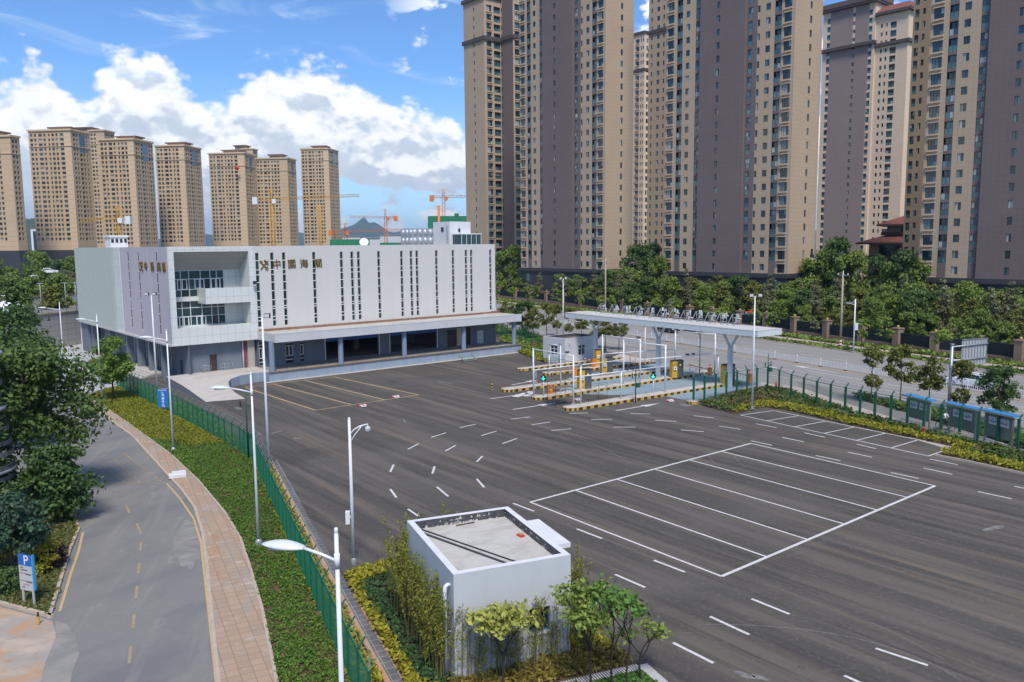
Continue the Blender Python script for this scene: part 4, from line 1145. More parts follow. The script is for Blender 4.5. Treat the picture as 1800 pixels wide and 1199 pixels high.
def win_geo(b, kind, w, h, fr):
    """window geometry; fr(u, z, d) -> point, d outwards; material 0 glass, 1 frame, 2 balcony glass"""
    def q(u0, u1, z0, z1, d, m):
        b.quad(fr(u0, z0, d), fr(u1, z0, d), fr(u1, z1, d), fr(u0, z1, d), m)
    t = 0.07
    if kind == 'bay':
        q(0, w * .66, 0, h, 0, 0); q(w * .66, w, h * .42, h, 0, 0); q(w * .66, w, 0, h * .42, 0, 0)
        for u in (0, w * .33 - t / 2, w * .66 - t / 2, w - t):
            q(u, u + t, 0, h, .04, 1)
        q(w * .66, w, h * .42, h * .42 + t, .045, 1); q(0, w, 0, t, .042, 1); q(0, w, h - t, h, .042, 1)
        for za, zb, d in ((-.36, -.02, .46), (h + .02, h + .22, .42)):       # ledges above and below
            e = [fr(-.12, za, 0.1), fr(w + .12, za, 0.1), fr(w + .12, za, d), fr(-.12, za, d)]; f = [fr(-.12, zb, 0.1), fr(w + .12, zb, 0.1), fr(w + .12, zb, d), fr(-.12, zb, d)]
            b.quad(e[3], e[2], f[2], f[3], 3); b.quad(f[3], f[2], f[1], f[0], 3); b.quad(e[0], e[1], e[2], e[3], 3); b.quad(e[2], e[1], f[1], f[2], 3); b.quad(e[0], e[3], f[3], f[0], 3)
    elif kind == 'balc':
        q(0, w, h * .46, h, -0.35, 0); q(0, w / 2, 0, h * .46, 0, 2); q(w / 2, w, 0, h * .46, 0, 2)
        for u in (0, w / 2 - t / 2, w - t):
            q(u, u + t, 0, h, .04, 1)
        q(0, w, h * .46, h * .46 + t, .045, 1); q(0, w, h - t, h, .042, 1)
    elif kind == 'strip':
        q(0, w / 2, h * .45, h, 0, 0); q(w / 2, w, h * .45, h, 0, 0); q(0, w, 0, h * .45, 0, 2)
        q(w / 2 - t / 2, w / 2 + t / 2, h * .45, h, .04, 1); q(0, w, h * .45, h * .45 + t, .045, 1); q(0, w, h - t, h, .042, 1); q(0, t, 0, h, .041, 1); q(w - t, w, 0, h, .041, 1)
    elif kind == 'far':
        q(0, w, 0, h, 0, 0); q(w / 2 - .06, w / 2 + .06, 0, h, .05, 1)
    else:
        q(0, w * .55, 0, h, 0, 0); q(w * .55, w, 0, h, 0, 0); q(w * .55 - t / 2, w * .55 + t / 2, 0, h, .04, 1); q(0, w, h - t, h, .042, 1); q(0, t, 0, h, .041, 1)


WINMESH = {}


def tower(name, label, loc, rz, blocks, mats, zvis, group, nmax=100, podium=None, roof=None, extra=None):
    """blocks: dicts x0 x1 y0 y1 z0 z1, front / side / left columns [(ua, ub, dzb, dzt, kind)], rows (first window top, n, pitch), mf(face, u, z) -> material index"""
    T = thing(name, label, 'apartment tower', loc, rz, group)
    wins = []; wall = MB()
    for B in blocks:
        x0, x1, y0, y1, z0, z1 = (B[k] for k in ('x0', 'x1', 'y0', 'y1', 'z0', 'z1'))
        zf, n, pitch = B['rows']; mf = B.get('mf', lambda f, u, z: 0); dep = B.get('depth', 0.18)
        faces = {'front': ((x0, y0, 0), (1, 0, 0), (0, -1, 0), x1 - x0), 'side': ((x1, y0, 0), (0, 1, 0), (1, 0, 0), y1 - y0), 'left': ((x0, y1, 0), (0, -1, 0), (-1, 0, 0), y1 - y0)}
        for fn, (org, ux, nr, wd) in faces.items():
            cols = B.get(fn, []); holes = []
            for ua, ub, dzb, dzt, kind in cols:
                for k in range(n):
                    zt = zf + k * pitch
                    if zt + dzt > z1 - 0.3 or zt + dzb < z0 + 0.1:
                        continue
                    holes.append((ua, ub, zt + dzb, zt + dzt)); wins.append((kind, round(ub - ua, 3), round(dzt - dzb, 3), org, ux, nr, ua, zt + dzb, fn, dep))
            wall_grid(wall, org, ux, nr, 0.0, wd, z0, z1, holes, dep, lambda u, z, fn=fn, mf=mf: mf(fn, u, z))
        wall.poly([(x0, y0, z1), (x1, y0, z1), (x1, y1, z1), (x0, y1, z1)], B.get('top', 0)); wall.quad((x1, y1, z0), (x0, y1, z0), (x0, y1, z1), (x1, y1, z1), 0)
    wall.build('wall', mats, T)
    wm = [M_win, M_frame, M_rail, M_tan_sill]
    vis = sorted([w for w in wins if w[7] < zvis], key=lambda w: (-round(w[1] * w[2] * (1.0 if w[8] == 'front' else 0.4), 1), w[7]))
    if len(wins) - nmax < 5 and len(wins) <= nmax:
        keep = wins
    else:
        keep = vis[:nmax]
    ids = {id(w) for w in keep}
    rest = MB()
    for w in wins:
        kind, ww, hh, org, ux, nr, ua, z, fn, dep = w
        ux, nr = Vector(ux), Vector(nr); o = Vector(org) + ux * ua + Vector((0, 0, z)) - nr * (dep - 0.03)
        if id(w) in ids:
            key = (kind, ww, hh, fn)
            if key not in WINMESH:
                g = MB(); win_geo(g, kind, ww, hh, lambda u, zz, d, ux=ux, nr=nr: tuple(ux * u + Vector((0, 0, zz)) + nr * d))
                tmp = g.build('window', wm); WINMESH[key] = tmp.data; bpy.data.objects.remove(tmp)
            q = link('window', WINMESH[key], T); q.location = o
        else:
            win_geo(rest, kind, ww, hh, lambda u, zz, d, ux=ux, nr=nr, o=o: tuple(o + ux * u + Vector((0, 0, zz)) + nr * d))
    if rest.v:
        rest.build('window', wm, T, kind='stuff')
    if extra:
        extra(T)
    return T


C_main = [(0.55, 2.38, -1.88, 0.06, 'bay'), (3.4, 5.0, -2.3, 0.1, 'balc'), (5.98, 7.12, -1.40, 0.02, 'small'), (8.85, 10.05, -2.2, 0.06, 'strip')]
C_main_r = [(0.38, 1.55, -2.15, 0.06, 'strip'), (2.72, 3.38, -1.42, 0.02, 'slot'), (4.8, 5.95, -1.40, 0.02, 'small'), (7.05, 8.7, -2.25, 0.05, 'balc'), (9.28, 11.1, -1.92, 0.04, 'bay')]
PUR_L = (8.15, 10.4); ZR = (11.55, 31, 2.97)


def mf_l(f, u, z):
    if f != 'front':
        return 0
    return 1 if u > 8.15 or 3.25 < u < 5.15 else 0


def mf_r(f, u, z):
    if f == 'front':
        return 1 if u < 2.6 or 6.9 < u < 8.85 else 0
    return 0


def main_tower(x0, label, zvis):
    z0, z1 = 9.5, 101.0
    bl = [dict(x0=0, x1=10.45, y0=0, y1=11, z0=z0, z1=z1, rows=ZR, front=C_main, mf=mf_l, side=[], left=[(4.5, 5.4, -1.25, 0, 'slot')]),
          dict(x0=10.45, x1=22.8, y0=-0.55, y1=11, z0=z0, z1=z1, rows=ZR, front=[(4.68, 5.56, -1.40, 0.02, 'small')], mf=lambda f, u, z: 1),
          dict(x0=22.8, x1=34.7, y0=0, y1=11, z0=z0, z1=z1, rows=ZR, front=C_main_r, mf=mf_r, side=[(5.9, 6.8, -1.48, 0.02, 'slot')])]

    def extra(T):
        b = MB(); b.box(-0.25, 34.95, -0.85, 11.3, -0.3, 8.55); b.build('podium', M_pod, T)
        b = MB(); b.box(-0.6, 35.3, -1.25, 11.6, 8.55, 9.15); b.box(-0.35, 35.05, -0.95, 11.4, 9.15, 9.5); b.build('podium_cornice', M_pod, T)
        for u, w in ((0.7, 1.6), (3.6, 1.3), (8.9, 1.0), (15.2, 0.9), (23.3, 1.0), (27.2, 1.0), (29.9, 1.5), (32.2, 1.6)):
            b = MB(); b.box(u, u + w, -0.9, -0.86, 5.4, 7.9); b.box(u - .08, u + w + .08, -0.89, -0.855, 5.3, 8.0, 1); b.build('shop_window', [M_win, M_frame], T)
        boxes(T, 'cornice', M_band, [(-0.4, 10.3, -0.4, 11, 92.0, 92.9), (22.9, 35.1, -0.4, 11, 92.0, 92.9), (10.3, 22.9, -0.95, 11, 92.0, 92.9), (-0.5, 35.2, -1.0, 11.3, 101.0, 102.0)])
    return tower('apartment_tower', label, tw(x0, 161.5), TA, bl, [M_tan, M_pur], zvis, 'tall residential towers beyond the road', extra=extra)


T1 = main_tower(-187.9, 'tall tan and purple apartment tower just right of the customs hall', 86)
T2 = main_tower(-132.9, 'tall tan and purple apartment tower in the middle of the three in front', 76)
T3 = main_tower(-70.2, 'nearest tan and purple apartment tower, cut by the right edge of the photo', 62)
for T, px, py in ((T1, 1101, 430), (T2, 1425, 432)):                    # small lamp bracket with a ledge on the blank side face
    b = MB(); b.box(34.72, 35.5, 8.6, 10.4, 12.4, 12.8, 0); b.box(34.75, 35.2, 9.0, 10.0, 12.8, 13.6, 1); b.box(34.75, 35.1, 9.3, 9.6, 13.6, 14.8, 1); b.build('wall_bracket', [M_white, M_dark], T)
# stepped rear tower left of the first one
WR_ = (12.2, 31, 2.97)


def mf_wing(f, u, z):
    return 1 if f == 'front' and z < 87.5 else 0


def ex_w(T):
    boxes(T, 'cornice', M_band, [(-0.5, 12.2, -0.5, 9, 86.6, 87.9), (11.4, 18.7, 7.0, 14, 87.0, 88.2), (-0.6, 12.3, -0.6, 9, 100.6, 101.8)])
    b = MB(); b.poly([(-0.6, -0.6, 101.8), (12.3, -0.6, 101.8), (9, 4, 104), (3, 4, 104)]); b.poly([(12.3, -.6, 101.8), (12.3, 9, 101.8), (9, 5, 104), (9, 4, 104)]); b.build('tiled_roof', M_rooft, T)
    b = MB(); b.box(-0.5, 12, -0.3, 10, -0.3, 9.6); b.box(11.4, 18.6, 7.0, 14, -0.3, 11.0); b.build('podium', M_pod, T)


tower('apartment_tower', 'stepped tan tower with narrow purple bay behind the left end of the first tower', tw(-239.7, 180.0), TA,
      [dict(x0=0, x1=11.7, y0=0, y1=8.3, z0=9.5, z1=101, rows=WR_, front=[(5.6, 6.3, -1.4, -.05, 'slot')], side=[(1.1, 3.2, -2.0, 0, 'bay'), (4.3, 7.2, -2.2, 0, 'balc')]),
       dict(x0=11.7, x1=18.2, y0=7.5, y1=15, z0=9.5, z1=101, rows=WR_, front=[(0.1, 0.7, -1.6, -.2, 'slot')], side=[(0.8, 3.6, -2.0, 0, 'bay')], mf=mf_wing)],
      [M_tan, M_pur], 104, 'tall residential towers beyond the road', extra=ex_w)
tower('apartment_tower', 'narrow strip of a tan tower with small windows left of the middle tower', tw(-189.5, 221.0), TA,
      [dict(x0=0, x1=9.0, y0=0, y1=10, z0=-0.3, z1=108, rows=(12, 33, 2.97), front=[(1.0, 1.7, -1.4, 0, 'slot'), (3.6, 4.8, -1.5, 0, 'small'), (6.2, 6.9, -1.5, 0, 'slot')])],
      [M_tan, M_pur], 115, 'tall residential towers beyond the road', extra=lambda T: boxes(T, 'cornice', M_band, [(-.4, 9.4, -.4, 10.2, 86.8, 88)]))
tower('apartment_tower', 'slender cream tower showing between the first and the middle tower', tw(-237.0, 268.0), TA,
      [dict(x0=-9, x1=5.0, y0=0, y1=5, z0=-0.3, z1=103, rows=(12, 31, 2.97), front=[(9.4, 11.2, -1.7, 0, 'bay'), (11.9, 12.5, -1.6, 0, 'slot'), (13.0, 13.6, -1.4, 0, 'slot')], side=[(1.2, 2.6, -1.8, 0, 'small'), (3.2, 4.2, -1.8, 0, 'small')]),
       dict(x0=5.0, x1=8.6, y0=2.6, y1=12, z0=-0.3, z1=96, rows=(12, 29, 2.97), front=[(0.7, 2.1, -1.8, 0, 'small')])],
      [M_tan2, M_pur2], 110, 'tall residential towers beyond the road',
      extra=lambda T: boxes(T, 'cornice', M_band, [(-9.3, 5.4, -.5, 5, 103, 104), (5.0, 9.0, 2.1, 12, 96, 97), (5.0, 8.9, 2.2, 12, 80.5, 81.6), (-9, 5.3, -.4, 5, 88, 89)]))


def ex4(T):
    boxes(T, 'cornice', M_band, [(-0.5, 21.0, -1.2, 10, 88.6, 89.8), (20.5, 33.2, -.2, 10, 87.2, 88.4), (-1, 21.4, -1.4, 11, 103.4, 104.2), (20.6, 33.6, -0.6, 11, 98.2, 99.2)])
    b = MB(); b.box(-1.2, 21.6, -1.6, 11.2, 104.2, 106.0); b.build('roof_parapet', mat('brown_parapet', (0.13, 0.085, 0.075), 0.7), T)
    b = MB(); b.poly([(21.0, -0.6, 99.2), (33.6, -.6, 99.2), (31, 4, 102.2), (21, 4, 102.2)]); b.poly([(33.6, -.6, 99.2), (33.6, 11, 99.2), (31, 6, 102.2), (31, 4, 102.2)]); b.build('tiled_roof', M_rooft, T)


tower('apartment_tower', 'sunlit cream and mauve tower with red tiled roof, behind and between the front towers', tw(-171.5, 302.0), TA,
      [dict(x0=0, x1=20.5, y0=0, y1=10, z0=-0.3, z1=103.4, rows=(12, 33, 2.97), front=[(1.6, 2.9, -2.0, 0, 'strip'), (11.9, 12.8, -1.3, 0, 'small'), (18.1, 19.4, -2.0, 0, 'strip')], mf=lambda f, u, z: 1 if f == 'front' and 3.4 < u < 17.6 and z < 88.6 else 0),
       dict(x0=20.5, x1=32.4, y0=0.6, y1=10, z0=-0.3, z1=98.2, rows=(12, 31, 2.97), front=[(1.8, 2.6, -1.3, 0, 'small'), (3.6, 4.3, -1.3, 0, 'slot'), (5.4, 7.6, -2.2, 0, 'balc')], side=[(3.5, 4.6, -1.3, 0, 'small')])],
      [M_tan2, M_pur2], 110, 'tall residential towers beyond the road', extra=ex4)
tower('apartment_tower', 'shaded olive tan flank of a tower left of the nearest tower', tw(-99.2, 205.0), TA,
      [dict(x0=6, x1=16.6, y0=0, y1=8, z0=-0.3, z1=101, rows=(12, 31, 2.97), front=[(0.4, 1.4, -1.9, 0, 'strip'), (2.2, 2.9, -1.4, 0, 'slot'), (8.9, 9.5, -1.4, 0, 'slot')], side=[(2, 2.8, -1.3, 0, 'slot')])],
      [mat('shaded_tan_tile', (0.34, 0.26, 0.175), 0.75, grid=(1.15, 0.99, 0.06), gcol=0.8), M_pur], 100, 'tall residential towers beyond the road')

# ------------------------------------------------------------------ the far group of towers on the left
FA = R(-8.0); FX = Vector((math.cos(FA), math.sin(FA), 0)); FNv = Vector((-math.sin(FA), math.cos(FA), 0))
M_far = mat('ochre_tower_facade', (0.56, 0.41, 0.26), 0.8, var=(0.51, 0.37, 0.235), vs=0.08, grid=(0, 2.95, 0.35), gcol=0.82)  # light tan facade, part of its brightness stands for sunlight
M_farc = mat('ochre_tower_corner', (0.61, 0.455, 0.30), 0.8, grid=(0, 2.95, 0.30), gcol=0.72)
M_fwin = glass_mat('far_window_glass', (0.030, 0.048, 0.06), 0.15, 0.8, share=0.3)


def isect(C, dirv, px):
    """distance along dirv from C where photo column px crosses"""
    d = ray(px, 436); # solve C + k*dirv parallel to d in plan
    den = dirv.x * d.y - dirv.y * d.x
    return (d.x * C.y - d.y * C.x) / den


def far_tower(pl, pc, pr, ytop, r, label, pent=None, strip=True, zb=0.0):
    C = at(pc, 436, r); C.z = 0
    wl = isect(C, -FX, pl) if pl is not None else 30.0
    ws = isect(C, FNv, pr)
    wl = max(8, min(60, wl)); ws = max(4, min(45, ws))
    zt = at(pc, ytop, r).z
    o = C - FX * wl; n = int((zt - 18 - 1.2) / 2.95)
    rows = (zt - 1.6 - 2.95 * (n - 1), n, 2.95)

    def cols(w, plain_end):
        c = []; u = 1.0; k = 0
        while u < w - plain_end - 2.2:
            ww = (1.9, 1.5, 2.6, 1.5, 1.2)[k % 5]; c.append((u, u + ww, -1.75, 0, 'far')); u += ww + (0.9, 1.5, 0.9, 1.7, 1.1)[k % 5]; k += 1
        return c
    fr = cols(wl, 3.6); sd = cols(ws, 0.6)
    if sd and ws > 8:
        sd = [(a + 1.2, b_ + 1.2, e, f, k) for a, b_, e, f, k in sd if b_ + 1.2 < ws - 0.5]

    def mf(f, u, z):
        return 1 if (f == 'front' and u > wl - 3.4) else 0

    def ex(T):
        b = MB(); b.box(-.7, wl + .7, -.7, ws + .3, zt, zt + 1.1); b.box(-.4, wl + .4, -.4, ws, zt - 9.6, zt - 9.2); b.build('cornice', M_farc, T)
        b = MB(); b.box(-1.0, wl + 1.0, -1.0, ws, -0.3, 15.5); b.build('podium', M_pod, T)
        if pent:
            u0 = wl + isect(C, FX, pent[0]); u1 = wl + isect(C, FX, pent[1]); hz = at(pc, pent[2], r).z
            b = MB(); b.box(u0, u1, 3.5, 12, zt, hz - .8); pb = b.build('penthouse', M_far, T)
            b = MB(); b.box(u0 - 1.3, u1 + 1.3, 2.2, 13.3, hz - .8, hz); b.build('roof_slab', mat('brown_roof_edge', (0.20, 0.115, 0.085), 0.8), T)
            b = MB(); b.box(u0 + 1, u1 - 1, 3.4, 3.48, zt + 1.3, hz - 1.8); b.build('penthouse_window', M_fwin, T)
        if strip and ws > 9:
            b = MB(); b.box(wl + 0.02, wl + 0.12, ws * .42, ws * .72, zt - 12.5, zt - 2.0); b.build('glazed_bay', mat('blue_glazing', (0.10, 0.20, 0.28), 0.15, grid=(1.3, 2.95, 0.25), gcol=0.5), T)
    global M_win
    keep = M_win; M_win = M_fwin
    T = tower('apartment_tower', label, (o.x, o.y, 0), FA, [dict(x0=0, x1=wl, y0=0, y1=ws, z0=15.5, z1=zt, rows=rows, front=fr, side=sd, mf=mf, depth=0.55)], [M_far, M_farc], 999, 'ochre towers in the distance on the left', extra=ex)
    M_win = keep
    return T


WINMESH_MAIN = WINMESH; WINMESH = {}
far_tower(170, 196, 214, 231, 690, 'ochre tower standing behind, between the leftmost pair of far towers', (143, 168, 222), strip=False)
far_tower(-40, 33, 49, 241, 560, 'ochre tower cut by the left edge of the photo', (-8, 3, 228))
far_tower(65, 138, 171, 230, 590, 'tallest ochre tower, second from the left edge', (97, 131, 222))
far_tower(186, 246, 279, 246, 600, 'ochre tower behind the yellow crane left of the customs hall roof', (214, 244, 238))
far_tower(283, 333, 362, 257, 640, 'ochre tower above the white panel loggia, at the end of the left cluster', (300, 330, 249))
far_tower(432, 452, 460, 263, 780, 'ochre tower mostly hidden behind another one left of the tall yellow crane', (418, 436, 254), strip=False)
far_tower(375, 437, 455, 270, 690, 'ochre tower with a red round sign high on its front', (397, 424, 262))
far_tower(456, 511, 526, 279, 700, 'ochre tower behind the mast of the tall yellow crane', (477, 498, 270))
far_tower(535, 583, 600, 262, 730, 'ochre tower standing alone at the right end of the far group', (553, 575, 255))
WINMESH = WINMESH_MAIN
p = at(417, 295, 688)
b = MB(); b.lathe([(0, 0), (1.7, 0), (1.7, 0.6), (0, 0.6)], 20); o = b.build('round_sign', M_red); o.location = (p.x, p.y - 0.4, p.z); o.rotation_euler = (R(90), 0, FA); tag(o, 'small red round sign hung on a distant ochre tower', 'sign')

# white striped block between the far towers
C = at(56, 436, 760); C.z = 0
T = thing('office_block', 'white striped office block between two far ochre towers', 'building', C, FA)
zt = at(56, 402, 760).z
b = MB(); b.box(0, 24, 0, 12, -0.3, zt); b.build('wall', M_white, T)
for k in range(4):
    b = MB(); b.box(2.0 + k * 6, 4.6 + k * 6, -0.1, 0.2, 6, zt - 2); b.build('window', M_glass_d, T)
b = MB(); b.box(-.4, 24.4, -.4, 12.4, zt, zt + .8); b.build('roof', mat('brown_roof_cap', (0.2, 0.15, 0.12), 0.8), T)

# brown pavilion with red hipped roofs between tower four and the nearest tower
def tX(px, py, Y):
    d = ray(px, py); t = Y / (d.x * TN.x + d.y * TN.y); p = Vector((d.x * t, d.y * t, CAM_H + d.z * t)); return p.dot(TE), p.z


Yp = 226.0
xl, zl = tX(1504, 423, Yp); xr, _ = tX(1625, 423, Yp); xm, zm = tX(1536, 392, Yp); _, zb = tX(1550, 448, Yp); _, zt = tX(1597, 375, Yp); _, zmid = tX(1560, 415, Yp)
T = thing('pavilion', 'brown clubhouse with two tiers of red hipped roofs among the trees', 'building', tw(xl, Yp), TA)
M_brn = mat('brown_timber', (0.085, 0.045, 0.035), 0.7); W_ = xr - xl
b = MB(); b.box(2.5, W_, 3, 14, -0.3, zl); b.build('ground_storey', mat('cream_brown_wall', (0.30, 0.215, 0.15), 0.8), T)
b = MB(); b.box(6.5, W_, 5, 13, zl + 1.4, zm); b.build('upper_storey', mat('cream_brown_wall', (0.30, 0.215, 0.15), 0.8), T)
for nm, x0_, y0_, ze, zr, ins in (('lower_roof', 0, 0, zl - 0.6, zl + 1.4, 6.0), ('upper_roof', 4.6, 2.6, zm - 0.4, zt, 6.5)):
    b = MB(); e = [(x0_, y0_, ze), (W_ + 3, y0_, ze), (W_ + 3, 17, ze), (x0_, 17, ze)]; q = [(x0_ + ins, y0_ + ins * .8, zr), (W_ - 1, y0_ + ins * .8, zr), (W_ - 1, 12, zr), (x0_ + ins, 12, zr)]
    for i in range(4):
        j = (i + 1) % 4; b.quad(e[i], e[j], q[j], q[i])
        b.quad((*e[i][:2], ze - .5), (*e[j][:2], ze - .5), e[j], e[i], 1)
    b.poly(q); b.poly([(*v[:2], ze - .5) for v in e[::-1]], 1); b.build(nm, [M_rooft, M_brn], T)
for u0, u1, z0_, z1_, y in ((5.5, 11.5, zb - 3, zl - 1.4, 2.94), (13.5, W_ - .5, zb - 3, zl - 1.4, 2.94), (10, 18, zl + 2.2, zm - 1.0, 4.94)):
    b = MB(); b.box(u0, u1, y, y + .05, z0_, z1_); b.build('window', M_glass_d, T)
b = MB(); b.box(1.6, W_, 1.6, 1.8, zb - 1.4, zb - 0.2); b.box(5.4, W_, 3.8, 4.0, zl + 1.4, zl + 2.3); b.build('railing', M_brn, T)

# ------------------------------------------------------------------ tower cranes, netted building, hills
def lattice(b, p, q, w, n, r=0.09):
    p, q = Vector(p), Vector(q); t = (q - p).normalized(); u = Vector((0, 0, 1)) if abs(t.z) < .9 else Vector((1, 0, 0))
    x = t.cross(u).normalized(); y = x.cross(t)
    cor = [x * w / 2 + y * w / 2, -x * w / 2 + y * w / 2, -x * w / 2 - y * w / 2, x * w / 2 - y * w / 2]
    for c in cor:
        b.tube(p + c, q + c, r, n=4)
    for k in range(n):
        a, e = p.lerp(q, k / n), p.lerp(q, (k + 1) / n)
        for i in range(4):
            j = (i + 1) % 4
            if k % 2:
                i, j = j, i
            b.tube(a + cor[i], e + cor[j], r * .65, n=3)


M_cy = mat('crane_yellow', (0.62, 0.34, 0.03), 0.5); M_co = mat('crane_orange', (0.66, 0.20, 0.035), 0.5)


def crane(px, ytop, yjib, pj, yj, pc, r, m, label, z0=0.0, cab=None):
    base = at(px, 436, r); d2 = Vector((base.x, base.y, 0)).normalized(); rt = Vector((d2.y, -d2.x, 0))
    k = r / CAM_F * math.hypot(1, (px - 900) / CAM_F)
    T = thing('tower_crane', label, 'crane', (base.x, base.y, z0), 0, 'tower cranes on the skyline')
    H = at(px, yjib, r).z - z0; Ht = at(px, ytop, r).z - z0
    b = MB(); lattice(b, (0, 0, 0), (0, 0, H), 1.7, max(6, int(H / 2.2)), .13); b.build('mast', m, T)
    b = MB(); lattice(b, (0, 0, H), (0, 0, Ht), 1.0, 4, .10); b.build('tower_head', m, T)
    jl = rt * ((pj - px) * k); cl = rt * ((pc - px) * k); dz = (yjib - yj) * k
    b = MB(); lattice(b, (0, 0, H), (jl.x, jl.y, H + dz), 1.1, max(8, int(jl.length / 2.2)), .09); b.build('jib', m, T)
    b = MB(); lattice(b, (0, 0, H), (cl.x, cl.y, H), 1.1, 5, .10); b.build('counter_jib', m, T)
    b = MB(); b.box(cl.x - 1.2, cl.x + 1.2, cl.y - 1, cl.y + 1, H - 2.6, H + 0.8); b.build('counterweight', m if cab is None else M_white, T)
    b = MB(); b.box(-0.9 + rt.x * 1.6, 0.9 + rt.x * 1.6, -1.8, 0.2, H - 2.2, H); b.build('cab', M_white if cab else m, T)
    b = MB(); f = jl * 0.65; b.tube((0, 0, Ht), (f.x, f.y, H + dz * .65 + .5), .05, n=4); b.tube((0, 0, Ht), (cl.x, cl.y, H + .5), .05, n=4); b.build('stay_rod', m, T)


crane(211, 363, 383, 163, 387, 224, 380, M_cy, 'short yellow tower crane with its jib to the left, above the vent housing', 0, True)
crane(481, 332, 350, 620, 343, 456, 420, M_cy, 'tall yellow tower crane with a long jib across the far towers', 0, True)
crane(608, 392, 407, 745, 404, 584, 520, M_co, 'low orange tower crane beside the green netting, jib to the right')
crane(679, 368, 382, 619, 381, 696, 560, M_co, 'orange tower crane with its jib to the left, in front of the hills')
crane(781, 333, 346, 836, 345, 761, 470, M_co, 'orange tower crane rising over the green netted building')
b = MB(); a, c = at(565, 436, 400), at(561.5, 360, 400); lattice(b, (a.x, a.y, -.3), (c.x, c.y, c.z), 1.0, 20, .12)
tag(b.build('crane_boom', M_cy), 'bare yellow lattice boom standing in front of the lone far tower', 'crane boom')
M_net = mat('green_safety_net', (0.02, 0.20, 0.095), 0.8, var=(0.03, 0.27, 0.14), vs=0.35, streak=(0.015, 0.15, 0.075))
for x0_, x1_, yt, r, lab in ((753, 850, 380, 430, 'unfinished building wrapped in green safety net behind the roof stair tower'), (580, 650, 421, 330, 'long low site wrapped in green netting behind the hall roof'), (668, 712, 427, 330, 'low strip of green netting between the cranes')):
    a, c = at(x0_, 436, r), at(x1_, 436, r); zt = at(x0_, yt, r).z; zr = at(x0_, yt - 3, r).z; dd = Vector((c.x - a.x, c.y - a.y, 0)); L_ = dd.length; ang = math.atan2(dd.y, dd.x)
    T = thing('netted_building', lab, 'building', (a.x, a.y, 0), ang)
    b = MB(); b.box(0, L_, 0, 16, -0.3, zt); b.build('safety_net', M_net, T)
    if yt < 400:
        b = MB(); b.box(L_ * .48, L_ * .56, -0.2, 8, zt, zt + (zr - zt) * 1.6); b.box(L_ * .86, L_, -0.2, 8, zt, zt + (zr - zt) * 1.8); b.build('net_top', M_net, T)
        b = MB(); b.tube((L_ * .20, -1, 0), (L_ * .20, -1, zt + 5.5), .7, n=8); b.build('hoist_mast', M_co, T)
rnd = random.Random(11)
for k, (x0_, x1_, yt, r, lab) in enumerate(((602, 634, 416, 900, 'low white warehouse far off, left of the orange crane'), (640, 668, 419, 760, 'flat white shed far off between the orange cranes'), (668, 712, 414, 1000, 'terraced pale building far off behind the orange crane'), (716, 752, 421, 800, 'low pale shed far off left of the netted building'))):
    a, c = at(x0_, 436, r), at(x1_, 436, r); zt = at(x0_, yt, r).z; dd = Vector((c.x - a.x, c.y - a.y, 0))
    T = thing('warehouse', lab, 'building', (a.x, a.y, 0), math.atan2(dd.y, dd.x))
    b = MB(); b.box(0, dd.length, 0, 20, -.3, zt); b.build('wall', mat('warehouse_cladding', (0.55, 0.57, 0.58), 0.7), T)
    b = MB(); b.box(-.8, dd.length + .8, -.8, 21, zt, zt + .8); b.build('roof', M_galv, T)
    b = MB(); b.box(2, dd.length - 2, -.1, .1, zt * .4, zt * .7); b.build('window', M_glass_d, T)
# hills
M_hill = mat('wooded_hill', (0.055, 0.085, 0.045), 0.95, var=(0.035, 0.058, 0.03), vs=0.006, vd=8)


def ridge(name, peaks, r, depth):
    azs = np.linspace(-0.75, 0.75, 260); v = []; f = []
    rr = np.random.RandomState(5)
    for i, a in enumerate(azs):
        h = 0
        for pa, ph, pw in peaks:
            h = max(h, ph * math.exp(-((a - pa) / pw) ** 2))
        h *= 1 + 0.10 * math.sin(a * 61) + 0.06 * math.sin(a * 143 + 1)
        for j, (dr, k) in enumerate(((-.4, 0), (-.2, .45), (-.05, .9), (0, 1), (.4, 0))):
            q = r + depth * dr; v.append((math.sin(a) * q, math.cos(a) * q, -1 + max(0, h) * k * (1 + .08 * math.sin(a * 97 + j * 2))))
    n = 5
    for i in range(len(azs) - 1):
        for j in range(n - 1):
            f.append((i * n + j, (i + 1) * n + j, (i + 1) * n + j + 1, i * n + j + 1))
    me = bpy.data.meshes.new(name); me.from_pydata(v, [], f); me.materials.append(M_hill)
    for p_ in me.polygons:
        p_.use_smooth = True
    o = link(name, me, kind='structure'); return o


def azp(px):
    return math.atan((px - 900) / CAM_F)


ridge('hills', [(azp(642), 232, .013), (azp(622), 200, .04), (azp(668), 208, .028), (azp(704), 168, .03), (azp(745), 172, .04), (azp(590), 160, .04), (azp(800), 130, .05), (azp(530), 140, .05), (azp(370), 130, .06), (azp(1130), 190, .05), (azp(1260), 140, .06), (0.3, 110, .3), (-.3, 105, .3)], 7600, 3000)
ridge('near_hill', [(azp(62), 100, .035), (azp(10), 120, .06), (azp(-120), 140, .09)], 2300, 700)
